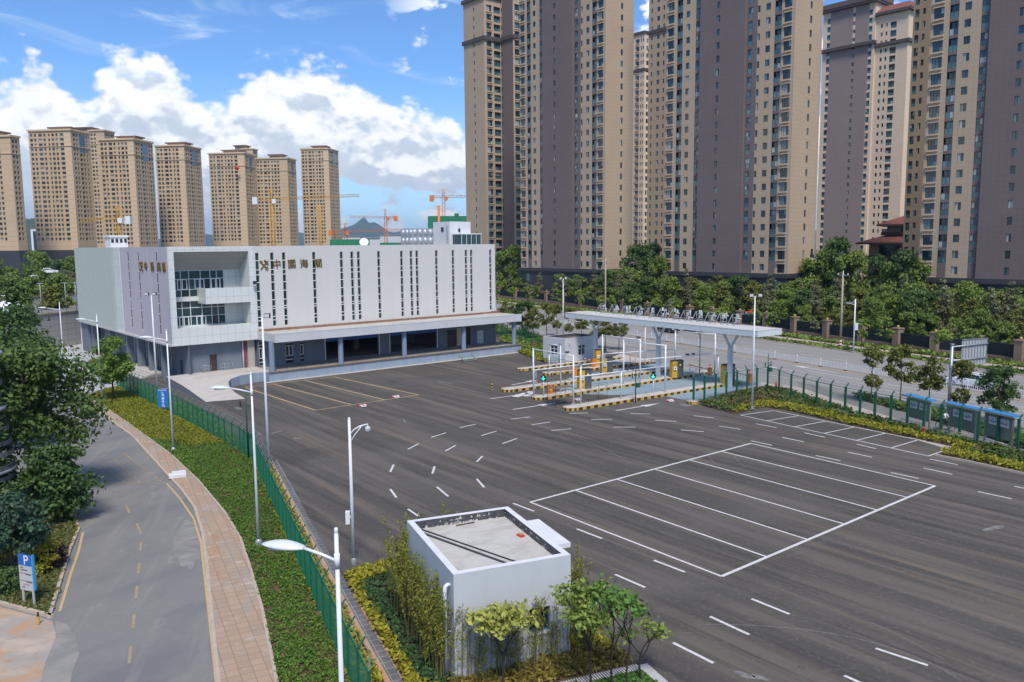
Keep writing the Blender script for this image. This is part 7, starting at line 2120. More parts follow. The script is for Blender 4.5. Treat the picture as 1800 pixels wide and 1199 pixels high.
def barrier(px, pb, pt, label, red=False, boom=True):
    p = G(px, pb, .26); H = Hz(p, px, pt) - .26; T = thing('barrier_gate', label, 'barrier gate', p, R(38.4), GBr)
    b = MB(); b.box(-.19, .19, -.19, .19, 0, H); b.box(-.22, .22, -.22, .22, H, H + .04); b.build('housing', M_orange, T)
    if boom:
        b = MB()
        for k in range(8):
            b.box(-.03, .03, .2 + k * .4, .6 + k * .4, H * .78 + .03 * k, H * .78 + .09 + .03 * k, k % 2)
        b.build('boom', [M_red, M_white], T)
    if red:
        b = MB(); b.tube((0, 0, H + .04), (0, 0, H + .3), .03, n=6); b.lathe([(.0, .2), (.1, .17), (.12, .08), (.1, 0)], 10, (0, 0, H + .3)); b.build('beacon', mat('red_beacon', (0.6, 0.02, 0.03), 0.3, emit=(.9, .02, .03, .4)), T)


barrier(967, 692.5, 676.5, 'orange barrier box on the left end of the second island'); barrier(1010, 661.5, 646, 'orange barrier box behind the scaffold'); barrier(1043.5, 645, 631.5, 'orange barrier box beside the booth wall'); barrier(1247.5, 661, 647, 'orange barrier box with red beacon right of the second kiosk', True); barrier(1317, 673.5, 657.5, 'orange barrier box with red beacon behind the white mast', True)
# lane signals


def lane_signal(px, pb, ps, label):
    p = G(px, pb, .26); z = Hz(p, px, ps); T = thing('lane_signal', label, 'traffic signal', p, R(-20))
    b = MB(); b.tube((0, .06, 0), (0, .06, z), .045, n=8); b.build('post', M_pole, T)
    b = MB(); q = [(.32 * math.cos(math.pi / 8 + k * math.pi / 4), z + .32 * math.sin(math.pi / 8 + k * math.pi / 4)) for k in range(8)]
    for k in range(8):
        j = (k + 1) % 8; b.quad((q[k][0], -.06, q[k][1]), (q[j][0], -.06, q[j][1]), (q[j][0], .1, q[j][1]), (q[k][0], .1, q[k][1]))
    b.poly([(x, -.06, zz) for x, zz in q]); b.poly([(x, .1, zz) for x, zz in q[::-1]]); b.build('signal_head', M_dark, T)
    g_ = mat('green_signal', (0.02, 0.7, 0.45), 0.4, emit=(.03, 1.0, .55, 1.3)); b = MB(); y = -.065
    b.box(-.045, .045, y - .01, y, z - .18, z + .2); b.poly([(0, y - .011, z - .23), (.05, y - .011, z - .19), (-.16, y - .011, z + .03), (-.21, y - .011, z - .02)][::-1]); b.poly([(0, y - .012, z - .23), (.21, y - .012, z - .02), (.16, y - .012, z + .03), (-.05, y - .012, z - .19)]); b.build('green_arrow', g_, T)


lane_signal(955.5, 697, 669, 'black lane signal with a green down arrow on the second island'); lane_signal(1148, 691, 665.5, 'black lane signal with a green down arrow in the middle of the nearest island')
# portal frames of white pipe over the lanes


def portal(name, label, posts, tops, cross, longs, cams):
    """posts: photo feet; tops: photo heads; cross / longs: (post i, post j, height share)"""
    P = [G(*q, .2) for q in posts]; H = [Hz(p, tx, ty) for p, (tx, ty) in zip(P, tops)]; T = thing(name, label, 'portal frame', P[0], 0); o = P[0]
    for p, h in zip(P, H):
        b = MB(); q = p - o; b.tube((q.x, q.y, 0), (q.x, q.y, h - .2), .085, n=10); b.box(q.x - .17, q.x + .17, q.y - .17, q.y + .17, -.02, .05); b.build('post', M_pole, T)
    for i, j, f in cross + longs:
        a, c = P[i] - o, P[j] - o; b = MB(); b.tube((a.x, a.y, (H[i] - .2) * f - (.1 if f == 1 else 0)), (c.x, c.y, (H[j] - .2) * f - (.1 if f == 1 else 0)), .06, n=8); b.build('beam', M_pole, T)
    for i, j, f, t in cams:
        a, c = P[i] - o, P[j] - o; q = a.lerp(c, t); z = (H[i] - .2) * f * (1 - t) + (H[j] - .2) * f * t; b = MB(); b.box(q.x - .22, q.x + .22, q.y - .08, q.y + .08, z + .1, z + .26); b.tube((q.x, q.y, z), (q.x, q.y, z + .12), .03, n=6); b.build('camera', M_galv if t < .5 else M_dark, T)
    a = P[0] - o; b = MB(); b.box(a.x + .08, a.x + .34, a.y - .1, a.y + .1, H[0] * .38, H[0] * .52); b.build('control_box', M_galv, T)


portal('portal_frame', 'white pipe portal with scaffold standing in it, over the lane nearest the lot', [(938, 698), (1008, 711), (1096, 676), (1169, 690)], [(938, 612), (1007, 624), (1096, 597), (1169, 606)], [(0, 1, 1), (2, 3, 1)], [(0, 2, .55), (1, 3, .55)], [(0, 1, 1, .85), (1, 3, .55, .62), (1, 3, .55, .68), (1, 3, .55, .56)])
P6, P10, P4 = G(1125, 673), G(1256, 661), G(1059, 661); P9 = P4 + (P10 - P6); P9p = proj(P9)
portal('portal_frame', 'white pipe portal over the lanes beside the gate booth', [(1059, 661), (1125, 673), P9p, (1256, 661)], [(1059, 588), (1125, 596), (1190, 581), (1256, 586)], [(0, 1, 1), (2, 3, 1)], [(0, 2, .53), (1, 3, .53)], [(0, 1, 1, .55), (0, 1, 1, .95), (1, 3, .53, .62), (1, 3, .53, .7), (0, 2, .53, .3)])
GW_ = 'plain white posts among the gate lanes'
for px, pb, pt, arm, lab in ((985.5, 690, 606, -2.4, 'tall white post with a short arm in front of the booth corner'), (1133.5, 638, 574, 0, 'white post behind the second canopy column'), (1229.5, 661, 588, 0, 'grey post under the canopy left of the third column'), (1092, 702, 651, 0, 'short white post in the middle of the nearest island'), (1021, 711, 641, 0, 'short white post with a control box by the scaffold'), (965.5, 653, 621, 1.6, 'short white camera post in front of the booth window'), (1262, 658, 626, 0, 'short white post with a round head, right of the second kiosk')):
    p = G(px, pb, .2); H = Hz(p, px, pt) - .2; T = thing('camera_post', lab, 'post', p, R(-51), GW_)
    b = MB(); b.tube((0, 0, 0), (0, 0, H), .07, n=10); b.build('pole', M_galv if 'grey' in lab else M_pole, T); b = MB(); b.box(-.15, .15, -.15, .15, -.01, .04); b.build('base_plate', M_galv, T)
    b = MB(); b.box(-.09, .09, -.28, .06, H - .02, H + .14); b.build('camera', M_galv, T)
    if arm:
        b = MB(); b.tube((0, 0, H - .1), (arm, 0, H - .1), .05, n=8); b.build('arm', M_pole, T)
# canopy over the gates
ZC_ = 6.3; a0, b0 = G(993, 558, ZC_), G(1332, 593, ZC_); cd = (b0 - a0); CL = cd.length; cang = math.atan2(cd.y, cd.x); cd.normalize(); cn = Vector((-cd.y, cd.x, 0)); CW = 4.2
T = thing('gate_canopy', 'long white flat canopy on Y-shaped columns over the gate lanes', 'canopy', (a0.x, a0.y, 0), cang)
M_can = mat('canopy_panel', (0.60, 0.65, 0.665), 0.45, var=(0.55, 0.60, 0.62), vs=0.3, grid=(2.2, 0, 0.04), gcol=0.75)
b = MB(); b.box(0, CL, 0, CW, ZC_, ZC_ + .62); b.box(-.02, CL + .02, -.02, CW + .02, ZC_ + .62, ZC_ + .68, 1); b.build('canopy_slab', [M_can, mat('canopy_top_sheet', (0.58, 0.57, 0.55), 0.7, var=(0.48, 0.47, 0.45), vs=.4)], T)
for px in (1047, 1157, 1284):
    best = min((abs(proj(a0 + cd * (k * .1) + cn * CW * .42 + Vector((0, 0, 3.5 - ZC_)))[0] - px), k * .1) for k in range(int(CL * 10)))[1]
    v = CW * .42; b = MB(); b.box(best - .22, best + .22, v - .22, v + .22, 0, 4.7)
    b.bar((best, v, 4.5), (best - 1.15, v, ZC_ + .02), .22, .22); b.bar((best, v, 4.5), (best + 1.15, v, ZC_ + .02), .22, .22)
    b.build('column', mat('canopy_column_paint', (0.55, 0.60, 0.63), 0.5, var=(0.50, 0.55, 0.58), vs=.6), T)
rs = random.Random(8); zt = ZC_ + .68
for k in range(12):
    px = 1060 + k * (1293 - 1060) / 11; u = min((abs(proj(a0 + cd * (q * .1) + cn * CW * .80 + Vector((0, 0, zt + .4 - ZC_)))[0] - px), q * .1) for q in range(int(CL * 10)))[1]; v = CW * .80; b = MB()
    for s in (-.45, .45):
        b.tube((u + s, v - .95, zt), (u + s, v - .05, zt + 1.25), .035, n=5); b.tube((u + s, v + .1, zt), (u + s, v - .02, zt + 1.25), .035, n=5)
    b.tube((u - .45, v - .03, zt + 1.25), (u + .45, v - .03, zt + 1.25), .03, n=5); b.tube((u - .45, v, zt + .3), (u + .45, v, zt + .3), .03, n=5); sf_ = b.build('sign_frame', mat('blue_grey_steel', (.30, .35, .39), .45), T)
    b = MB()
    for j in range(7):
        x0_, z0_ = u + rs.uniform(-.42, .25), zt + rs.uniform(.15, 1.0); hz = rs.random() < .5; b.box(x0_, x0_ + (.35 if hz else .1), v + .12, v + .3, z0_, z0_ + (.1 if hz else .4), 0 if j % 2 else 1)
    b.build('sign_character', [mat('pale_gold_back', (.62, .52, .36), .5), M_white], sf_)
# gate booth
p0 = G(993, 640.5); p1 = G(957.5, 636.5); p2 = G(1045, 629); ang = math.atan2((p2 - p0).y, (p2 - p0).x)
H = Hz(p0, 991.5, 595.5); Lw, Ww = 6.4, 4.4
T = thing('gate_booth', 'flat-roofed pale grey gate booth with barred windows beside the lanes', 'building', p0, R(40.5))
M_bw = mat('booth_render', (0.56, 0.585, 0.60), 0.8, var=(0.51, 0.53, 0.55), vs=.4, streak=(.50, .52, .54))
b = MB(); wall_grid(b, (0, 0, 0), (1, 0, 0), (0, -1, 0), 0, Lw, 0, H, [(2.6, 4.0, .95, 2.45)], .15, lambda u, z: 0); wall_grid(b, (0, 0, 0), (0, 1, 0), (-1, 0, 0), 0, Ww, 0, H, [(1.5, 2.9, .95, 2.45)], .15, lambda u, z: 0)
b.quad((Lw, 0, 0), (Lw, Ww, 0), (Lw, Ww, H), (Lw, 0, H)); b.quad((Lw, Ww, 0), (0, Ww, 0), (0, Ww, H), (Lw, Ww, H)); b.build('wall', M_bw, T)
b = MB(); t_ = .2; q = [(t_, t_), (Lw - t_, t_), (Lw - t_, Ww - t_), (t_, Ww - t_)]; o_ = [(0, 0), (Lw, 0), (Lw, Ww), (0, Ww)]
for i in range(4):
    j = (i + 1) % 4; b.quad((*o_[i], H), (*o_[j], H), (*q[j], H), (*q[i], H)); b.quad((*q[j], H - .45), (*q[i], H - .45), (*q[i], H), (*q[j], H), 1)
b.build('parapet', [M_cop, M_bit], T); b = MB(); b.poly([(*p_, H - .44) for p_ in q]); b.build('roof', mat('dusty_roof_felt', (0.16, 0.14, 0.125), .9, var=(.28, .22, .18), vs=.8), T)
for fr_ in ((lambda u, z, d: (2.6 + u, d, z)), (lambda u, z, d: (d, 2.9 - u, z))):
    b = MB(); b.quad(fr_(0, .95, .13), fr_(1.4, .95, .13), fr_(1.4, 2.45, .13), fr_(0, 2.45, .13)); w_ = b.build('window', M_glass_d, T); b = MB()
    for u in (.03, .7, 1.37):
        b.bar(fr_(u, .95, .08), fr_(u, 2.45, .08), .06, .06)
    for z in (.98, 1.95, 2.42):
        b.bar(fr_(0, z, .07), fr_(1.4, z, .07), .06, .06)
    b.build('frame', M_bar, w_)
b = MB(); b.tube((.7, -.02, H - .5), (.7, -.25, H - .55), .02, n=6); b.lathe([(.0, .08), (.09, .03), (.07, -.06), (0, -.1)], 10, (.7, -.28, H - .6)); b.build('dome_camera', M_white, T)
b = MB(); b.tube((-.08, 1.0, .1), (-.08, 1.0, 1.2), .05, n=6); b.build('hose_reel', mat('teal_plastic', (0.01, .25, .2), .5), T)
# ------------------------------------------------------------------ vehicles
def car_parts(T, paint, L_=4.65, W_=1.84, H_=1.64):
    """estate-shaped car, nose towards +x"""
    hl, hw = L_ / 2, W_ / 2
    prof = [(-hl, .42), (-hl + .02, .85), (-hl + .06, 1.02), (-hl + .30, 1.06), (hl - 1.25, 1.0), (hl - .35, .90), (hl - .04, .72), (hl, .45), (hl - .05, .26), (-hl + .05, .26)]
    b = MB()

    def loft(prof, ins):
        n = len(prof); rows = []
        for s, k in ((-1, 1.0), (-.86, 0.0), (.86, 0.0), (1, 1.0)):
            rows.append([(x * (1 - .02 * k), s * hw if abs(s) == 1 else s * hw, z - (.05 * k if z > .8 else 0)) for x, z in prof])
        i0 = len(b.v)
        for r in rows:
            b.v.extend(r)
        for q in range(3):
            for k in range(n):
                a, e = i0 + q * n + k, i0 + q * n + (k + 1) % n; b.f.append((a, e, e + n, a + n)); b.m.append(0); b.s.append(False)
        b.f.append(tuple(i0 + k for k in range(n))[::-1]); b.m.append(0); b.s.append(False); b.f.append(tuple(i0 + 3 * n + k for k in range(n))); b.m.append(0); b.s.append(False)
    loft(prof, 0)
    q = [(-hl + .16, 1.0), (-hl + .62, H_ - .05), (-hl + 1.1, H_), (.15, H_ - .03), (hl - 1.35, .98)]
    i0 = len(b.v); n = len(q)
    for s in (-1, 1):
        for x, z in q:
            b.v.append((x, s * (hw - .04 - .2 * (z - 1) / .6), z))
    b.f.append(tuple(i0 + k for k in range(n))[::-1]); b.f.append(tuple(i0 + n + k for k in range(n))); b.m += [0, 0]; b.s += [False, False]
    for k in range(n):
        j = (k + 1) % n; b.f.append((i0 + k, i0 + j, i0 + n + j, i0 + n + k)); b.m.append(0); b.s.append(False)
    b.build('body', paint, T)
    yy = lambda z: hw - .04 - .2 * (z - 1) / .6 + .012
    for s in (-1, 1):
        g = MB(); p = [(-hl + .55, 1.06), (-hl + .82, H_ - .14), (-.1, H_ - .13), (-.05, 1.06)]; r = [(.03, 1.06), (.0, H_ - .13), (.22, H_ - .15), (hl - 1.55, 1.06)]
        for w in (p, r):
            v = [(x, s * yy(z), z) for x, z in w]; g.poly(v if s < 0 else v[::-1])
        g.build('side_window', M_glass_d, T)
    g = MB(); v = [(hl - 1.42, -hw + .1, 1.03), (.26, -hw + .27, H_ - .1), (.26, hw - .27, H_ - .1), (hl - 1.42, hw - .1, 1.03)]; g.poly([(x + .03, y, z + .03) for x, y, z in v][::-1]); g.build('windscreen', M_glass_d, T)
    g = MB(); v = [(-hl + .19, -hw + .12, 1.08), (-hl + .56, -hw + .27, H_ - .14), (-hl + .56, hw - .27, H_ - .14), (-hl + .19, hw - .12, 1.08)]; g.poly([(x - .03, y, z + .02) for x, y, z in v]); g.build('rear_window', M_glass_d, T)
    for x in (-hl + .85, hl - .9):
        for s in (-1, 1):
            w = MB(); w.tube((x, s * (hw - .2), .33), (x, s * (hw + .01), .33), .33, n=18); wh = w.build('wheel', M_black, T); w = MB(); w.tube((x, s * (hw + .0), .33), (x, s * (hw + .02), .33), .2, n=12); w.build('rim', M_galv, wh)
    for s in (-1, 1):
        g = MB(); g.box(-hl - .012, -hl + .2, s * hw - (.42 if s > 0 else -.02), s * hw + (.02 if s < 0 else -.02) if s > 0 else s * hw + .42, .78, .96)
        g.build('taillight', mat('taillight_red', (0.45, 0.01, 0.015), .3), T)
        g = MB(); g.box(hl - .22, hl - .02, min(s * (hw - .4), s * (hw - .02)), max(s * (hw - .4), s * (hw - .02)), .68, .83); g.build('headlight', mat('headlight_lens', (.7, .72, .75), .15), T)
        g = MB(); g.box(.55, .75, min(s * hw, s * (hw + .18)), max(s * hw, s * (hw + .18)), 1.0, 1.14); g.build('mirror', paint, T)
        g = MB(); g.tube((-hl + .75, s * (hw - .27), H_ + .03), (.1, s * (hw - .26), H_ + .02), .025, n=5); g.build('roof_rail', M_galv, T)
    g = MB(); g.box(-hl - .03, -hl + .1, -hw + .1, hw - .1, .30, .55); g.build('bumper', M_dark, T); g = MB(); g.box(-hl - .015, -hl + .02, -.24, .24, .82, .95); g.build('number_plate', mat('blue_plate', (.02, .1, .4), .4), T)


M_cw = mat('white_car_paint', (0.80, 0.81, 0.84), 0.25); M_cd = mat('dark_car_paint', (0.018, 0.02, 0.026), 0.2)
ra_ = math.atan2(-RD.y, -RD.x)
p = G(1687, 682); s_, o_ = (p - RA).dot(RD), (p - RA).dot(RN)
T = thing('car', 'white estate car driving away behind the white median railing', 'car', road_pt(s_, max(2.4, o_ + .6), .01), ra_ + .02, 'cars on the main road'); car_parts(T, M_cw)
p = G(1175, 584); T = thing('car', 'dark car seen under the gate canopy on the far side of the road', 'car', Vector((p.x, p.y, .01)), ra_ + math.pi, 'cars on the main road'); car_parts(T, M_cd, 4.6, 1.8, 1.5)
p = at(1222, 436, (G(1222, 583) - Vector((0, 0, 0))).length); p.z = .01; T = thing('car', 'pale car roof just showing under the canopy edge, right of the dark car', 'car', p, ra_ + math.pi, 'cars on the main road'); car_parts(T, M_cw, 4.5, 1.8, 1.5)
GDc = 'parked vehicles showing among the wood trees'
for i, (px, py, r, lab) in enumerate(((88, 476, 300, 'white parked car highest among the trees of the wood'), (60, 478, 295, 'white parked car left of the others among the trees'), (58, 489, 265, 'lower white parked car among the trees of the wood'))):
    p = at(px, py, r); T = thing('parked_car', lab, 'car', (p.x, p.y, p.z - .8), .3 + i, GDc); car_parts(T, M_cw)
    for q in T.children:
        pass

# ------------------------------------------------------------------ notice boards, cyclist, road sign
M_steel = mat('brushed_steel_post', (0.36, 0.34, 0.31), 0.45, 0.3); M_broof = mat('blue_roof_sheet', (0.02, 0.27, 0.62), 0.4); M_board = mat('board_glass_panel', (0.17, 0.185, 0.155), 0.25, var=(0.21, 0.22, 0.19), vs=1.0)
GBd = 'blue-roofed notice boards beside the footpath'


def board(pl, pr_, ptl, label, seed):
    a, c = G(*pl), G(*pr_); d = c - a; L_ = d.length; T = thing('notice_board', label, 'notice board', a, math.atan2(d.y, d.x), GBd); H = Hz(a, *ptl) - .1; rs = random.Random(seed)
    for x in (0, L_):
        b = MB(); b.box(x - .06, x + .06, -.06, .06, 0, H); b.build('post', M_steel, T)
    b = MB(); b.box(.08, L_ - .08, -.05, .05, .75, H - .12); b.build('panel', M_board, T)
    b = MB(); b.box(-.35, L_ + .35, -.45, .4, H, H + .10); b.box(-.35, L_ + .35, -.46, -.43, H - .05, H + .1, 1); b.build('roof', [M_broof, M_steel], T)
    for k, x0_ in enumerate((.35, L_ * .55)):
        b = MB(); w, h = L_ * .32, .62; z0_ = H - 1.0 - rs.uniform(0, .1) * k; b.box(x0_, x0_ + w, -.062, -.052, z0_, z0_ + h, 0)
        for j in range(4):
            b.box(x0_ + w * (.1 + .2 * j), x0_ + w * (.24 + .2 * j), -.068, -.0625, z0_ + h * rs.uniform(.2, .35), z0_ + h * rs.uniform(.5, .7), 1 + (j + k) % 2)
        b.box(x0_ + w * .2, x0_ + w * .8, -.069, -.0625, z0_ + h * .78, z0_ + h * .84, 2); b.build('poster', [M_white, M_blue if k == 0 else M_red, mat('teal_print', (.05, .25, .35), .6)], T)
    b = MB()
    for x in np.arange(.1, L_ - .05, .55):
        b.tube((x, -.7, 0), (x, -.7, .62), .02, n=5)
    b.tube((.1, -.7, .62), (L_ - .1, -.7, .62), .03, n=6); b.build('guard_rail', M_steel, T)


board((1594, 746), (1633, 757), (1594, 693), 'blue-roofed notice board with one blue poster, leftmost of the three', 1); board((1668, 764), (1713, 776), (1668, 707), 'blue-roofed notice board with two posters, middle one beside the cyclist', 2); board((1730, 780), (1778, 793), (1731, 719), 'blue-roofed notice board cut near the right edge, rightmost of the three', 3)
# cyclist
p = G(1661, 756, .03); CYA = ra_ + .12
BK_ = thing('bicycle', 'dark bicycle ridden along the footpath beside the middle notice board', 'bicycle', p, CYA + math.pi)
for x in (-.52, .52):
    b = MB(); b.path([(x + .33 * math.cos(t * math.pi / 10), 0, .34 + .33 * math.sin(t * math.pi / 10)) for t in range(21)], .025, 6, caps=False)
    for t in range(6):
        b.tube((x, 0, .34), (x + .33 * math.cos(t * math.pi / 3), 0, .34 + .33 * math.sin(t * math.pi / 3)), .006, n=4)
    b.build('wheel', M_black, BK_)
b = MB()
for a, c in (((-.52, 0, .34), (-.1, 0, .32)), ((-.1, 0, .32), (-.2, 0, .88)), ((-.52, 0, .34), (-.18, 0, .8)), ((-.1, 0, .32), (.36, 0, .78)), ((-.18, 0, .8), (.36, 0, .86)), ((.34, 0, .95), (.52, 0, .34))):
    b.tube(a, c, .022, n=6)
b.build('frame', M_red, BK_); b = MB(); b.box(-.34, -.08, -.07, .07, .88, .95); b.build('saddle', M_black, BK_); b = MB(); b.tube((.30, -.28, 1.04), (.30, .28, 1.04), .02, n=6); b.tube((.34, 0, .95), (.31, 0, 1.04), .02, n=6); b.build('handlebar', M_dark, BK_); b = MB(); b.box(.42, .72, -.16, .16, .78, 1.0); b.build('basket', M_dark, BK_)
PE = thing('person', 'cyclist in white shirt and dark trousers riding beside the notice boards', 'person', p, CYA + math.pi)


def skin(name, pts, edges, rad, m, parent, lv=2):
    me = bpy.data.meshes.new(name); me.from_pydata(pts, edges, []); o = link(name, me, parent)
    md = o.modifiers.new('skin', 'SKIN'); o.modifiers.new('sub', 'SUBSURF').levels = lv
    for i, v in enumerate(me.skin_vertices[0].data):
        v.radius = (rad[i],) * 2 if not isinstance(rad[i], tuple) else rad[i]; v.use_root = i == 0
    dg = bpy.context.evaluated_depsgraph_get(); m2 = bpy.data.meshes.new_from_object(o.evaluated_get(dg)); o.modifiers.clear(); o.data = m2
    for mm in (m if isinstance(m, (list, tuple)) else [m]):
        m2.materials.append(mm)
    for f in m2.polygons:
        f.use_smooth = True
    return o


M_skin = mat('skin', (0.42, 0.26, 0.18), .6); M_shirt = mat('white_shirt', (0.74, 0.76, 0.80), .8); M_trou = mat('dark_trousers', (0.03, 0.035, 0.06), .8)
pts = [(-.2, 0, .98), (-.14, 0, 1.15), (-.04, 0, 1.36), (-.0, 0, 1.46), (.04, 0, 1.56), (.06, 0, 1.66), (.05, 0, 1.74),
       (-.2, .1, .96), (.12, .12, .80), (.02, .12, .36), (.14, .12, .32), (-.2, -.1, .96), (.16, -.12, .92), (-.04, -.12, .55), (.08, -.12, .50),
       (-.02, .18, 1.40), (.08, .24, 1.20), (.28, .22, 1.07), (-.02, -.18, 1.40), (.08, -.24, 1.20), (.28, -.22, 1.07)]
ed = [(0, 1), (1, 2), (2, 3), (3, 4), (4, 5), (5, 6), (0, 7), (7, 8), (8, 9), (9, 10), (0, 11), (11, 12), (12, 13), (13, 14), (2, 15), (15, 16), (16, 17), (2, 18), (18, 19), (19, 20)]
rd = [.15, .135, .15, .07, .06, .10, .085, .10, .075, .05, .045, .10, .075, .05, .045, .07, .045, .035, .07, .045, .035]
bd = skin('body', pts, ed, rd, [M_skin, M_shirt, M_trou], PE)
for f in bd.data.polygons:
    c = f.center; f.material_index = 0 if c.z > 1.47 or (c.x > .18 and 1.0 < c.z < 1.2 and abs(c.y) > .14) else (2 if c.z < 1.02 and not (abs(c.y) > .17 and c.z > 1.0) else 1)
b = MB(); b.lathe([(.105, 1.68), (.112, 1.74), (.09, 1.82), (.0, 1.85)], 14, (.03, 0, 0)); b.build('hair', M_black, PE)
b = MB()
for s in (-.035, .035):
    b.box(.145, .16, s - .012, s + .012, 1.675, 1.69)
b.box(.15, .168, -.012, .012, 1.635, 1.665, 1); b.box(.142, .152, -.025, .025, 1.605, 1.613, 2); b.build('face', [M_black, M_skin, M_red], PE)
# sign gantry post seen from behind
p = G(1667, 733, .1); H = Hz(p, 1672, 607); T = thing('sign_post', 'tall grey post carrying a big road sign seen from behind', 'road sign', p, math.atan2(RN.y, RN.x) - .10)
b = MB(); b.tube((0, 0, 0), (0, 0, H), .16, .14, 12); b.lathe([(.0, .06), (.22, .04), (.22, -.02), (.15, -.04)], 12, (0, 0, H)); b.build('post', M_galv, T)
for z in (H - .25, H - 1.55):
    b = MB(); b.tube((0, 0, z), (4.6, 0, z + .1), .07, .06, 8); b.build('arm', M_galv, T)
b = MB(); b.box(1.35, 4.6, .09, .13, H - 2.1, H + .35, 0); b.box(1.33, 4.62, .02, .09, H + .31, H + .36, 1); b.box(1.33, 4.62, .02, .09, H - 2.12, H - 2.07, 1)
for k in range(9):
    b.box(1.45 + k * .38, 1.49 + k * .38, .02, .09, H - 2.05, H + .3, 1)
b.build('sign_panel', [mat('sign_back', (0.36, 0.38, 0.40), .5), M_galv], T)
# poles by the road
M_cpole = mat('concrete_pole', (0.40, 0.36, 0.29), .85, var=(.33, .29, .23), vs=.7)
GU_ = 'concrete utility poles beyond the road'
for px, pb, pt, lab in ((1477, 610, 480, 'concrete utility pole with red and white foot beside the stone fence'), (1064, 566, 458, 'tall concrete utility pole with insulators rising behind the gate canopy')):
    p = G(px, pb, .12); H = Hz(p, px - 1, pt); T = thing('utility_pole', lab, 'utility pole', p, math.atan2(RD.y, RD.x), GU_)
    b = MB(); b.tube((0, 0, 0), (0, 0, H), .19, .12, 12); b.build('pole', M_cpole, T); b = MB()
    for k in range(4):
        b.tube((0, 0, .1 + k * .25), (0, 0, .35 + k * .25), .205, n=12, m=k % 2, caps=False)
    b.build('warning_wrap', [M_red, M_white], T)
    b = MB(); b.box(-1.0, 1.0, -.05, .05, H - .5, H - .38); b.build('crossarm', M_galv, T)
    for x in (-.9, 0, .9):
        b = MB(); b.lathe([(.05, 0), (.09, .05), (.05, .1), (.09, .15), (.03, .25)], 8, (x, 0, H - .38 if x else H)); b.build('insulator', M_white, T)
p = G(1500, 619, .12); H = Hz(p, 1503, 527); T = thing('camera_pole', 'white traffic camera pole with a box, right of the concrete pole', 'camera pole', p, 2.6)
b = MB(); b.tube((0, 0, 0), (0, 0, H), .12, .09, 10); b.build('pole', M_pole, T); b = MB(); b.tube((0, 0, H - .9), (.9, 0, H - .6), .04, n=6); b.tube((0, 0, H - .4), (.7, 0, H - .55), .03, n=6); b.build('arm', M_pole, T); b = MB(); b.box(.75, 1.25, -.12, .12, H - .75, H - .45); b.build('camera', M_galv, T); b = MB(); b.box(-.5, -.12, -.2, .2, H * .42, H * .55); b.build('cabinet', M_white, T)

# ------------------------------------------------------------------ small things in and around the lot
def hydrant(px, py, pt, label):
    p = G(px, py, .12); H = max(.7, Hz(p, px, pt) - .1); T = thing('fire_hydrant', label, 'fire hydrant', p, .5, 'red fire hydrants'); s = H / .8
    b = MB(); b.lathe([(.13 * s, 0), (.13 * s, .04 * s), (.08 * s, .06 * s), (.08 * s, .52 * s), (.12 * s, .56 * s), (.12 * s, .66 * s), (.06 * s, .76 * s), (0, .8 * s)], 14); b.build('barrel', M_red, T)
    for y in (-1, 1):
        b = MB(); b.tube((0, y * .06 * s, .6 * s), (0, y * .2 * s, .6 * s), .055 * s, n=8); b.build('outlet', M_red, T)


hydrant(1623, 764, 753, 'red fire hydrant in the golden edging near the notice boards'); hydrant(939.5, 611, 602, 'red fire hydrant beside the green fence right of the dock')
p = G(1364, 680, .02); T = thing('traffic_cone', 'red traffic cone outside the corner of the right fence', 'traffic cone', p); b = MB(); b.box(-.19, .19, -.19, .19, 0, .04); b.build('base', M_black, T); b = MB(); b.lathe([(.15, .04), (.10, .35), (.035, .75), (0, .76)], 14); b.build('cone', M_red, T)


def bollard(px, py, pt, label, bands, r=.06, z=0.0, base=False):
    p = G(px, py, z); H = Hz(p, px, pt) - z; T = thing('bollard', label, 'bollard', p, 0, 'black and yellow bollards'); n = len(bands)
    b = MB()
    for k, c in enumerate(bands):
        b.tube((0, 0, H * k / n), (0, 0, H * (k + 1) / n), r, n=12, m=c, caps=k == n - 1)
    b.build('post', [M_yellow, M_blk], T)
    b = MB(); b.lathe([(r * 2.0, 0), (r * 2.0, .03), (r, .04)], 12) if base else b.lathe([(r * 1.3, 0), (r * 1.3, .02), (r, .03)], 12); b.build('base', M_blk, T)


bollard(865, 686.5, 674.5, 'yellow and black bollard at the tip of the middle lane island', (0, 1, 0, 1, 0), .11, 0, True); bollard(68, 1098, 1076, 'thin black and yellow bollard on the orange driveway below the parking sign', (0, 0, 1), .045)
# parking sign
p = G(51, 1060, .11); pa, pb_ = G(41.5, 1059, .11), G(61, 1063, .11); d = pb_ - pa; H = Hz(pb_, 63, 973) - .11; w = d.length
T = thing('parking_sign', 'two-legged grey and blue parking sign with a white P at the lawn corner', 'sign', pa, math.atan2(d.y, d.x))
for x in (.04, w - .02):
    b = MB(); b.box(x - .045, x + .045, -.03, .03, 0, H * .3); b.build('leg', mat('sign_leg_grey', (.42, .44, .45), .5), T)
M_sgrey = mat('sign_grey', (0.47, 0.50, 0.51), .5, var=(.42, .45, .46), vs=1.5)
b = MB(); b.box(-.08, w + .06, -.04, .04, H * .27, H * .765); b.build('grey_panel', M_sgrey, T)
b = MB(); b.prism([(-.08, -.05), (w + .06, -.05), (w + .06, .05), (-.08, .05)], H * .765, H * .97); b.build('blue_panel', M_blue, T)
b = MB(); b.box(w + .061, w + .15, -.05, .05, H * .30, H * .99); b.build('blue_edge', mat('light_blue_edge', (.04, .28, .55), .4), T)
letter('P', H * .26, 'letter_p', M_white, T, (w * .60, -.053, H * .868), (R(90), 0, 0), .004)
b = MB(); rs = random.Random(5)
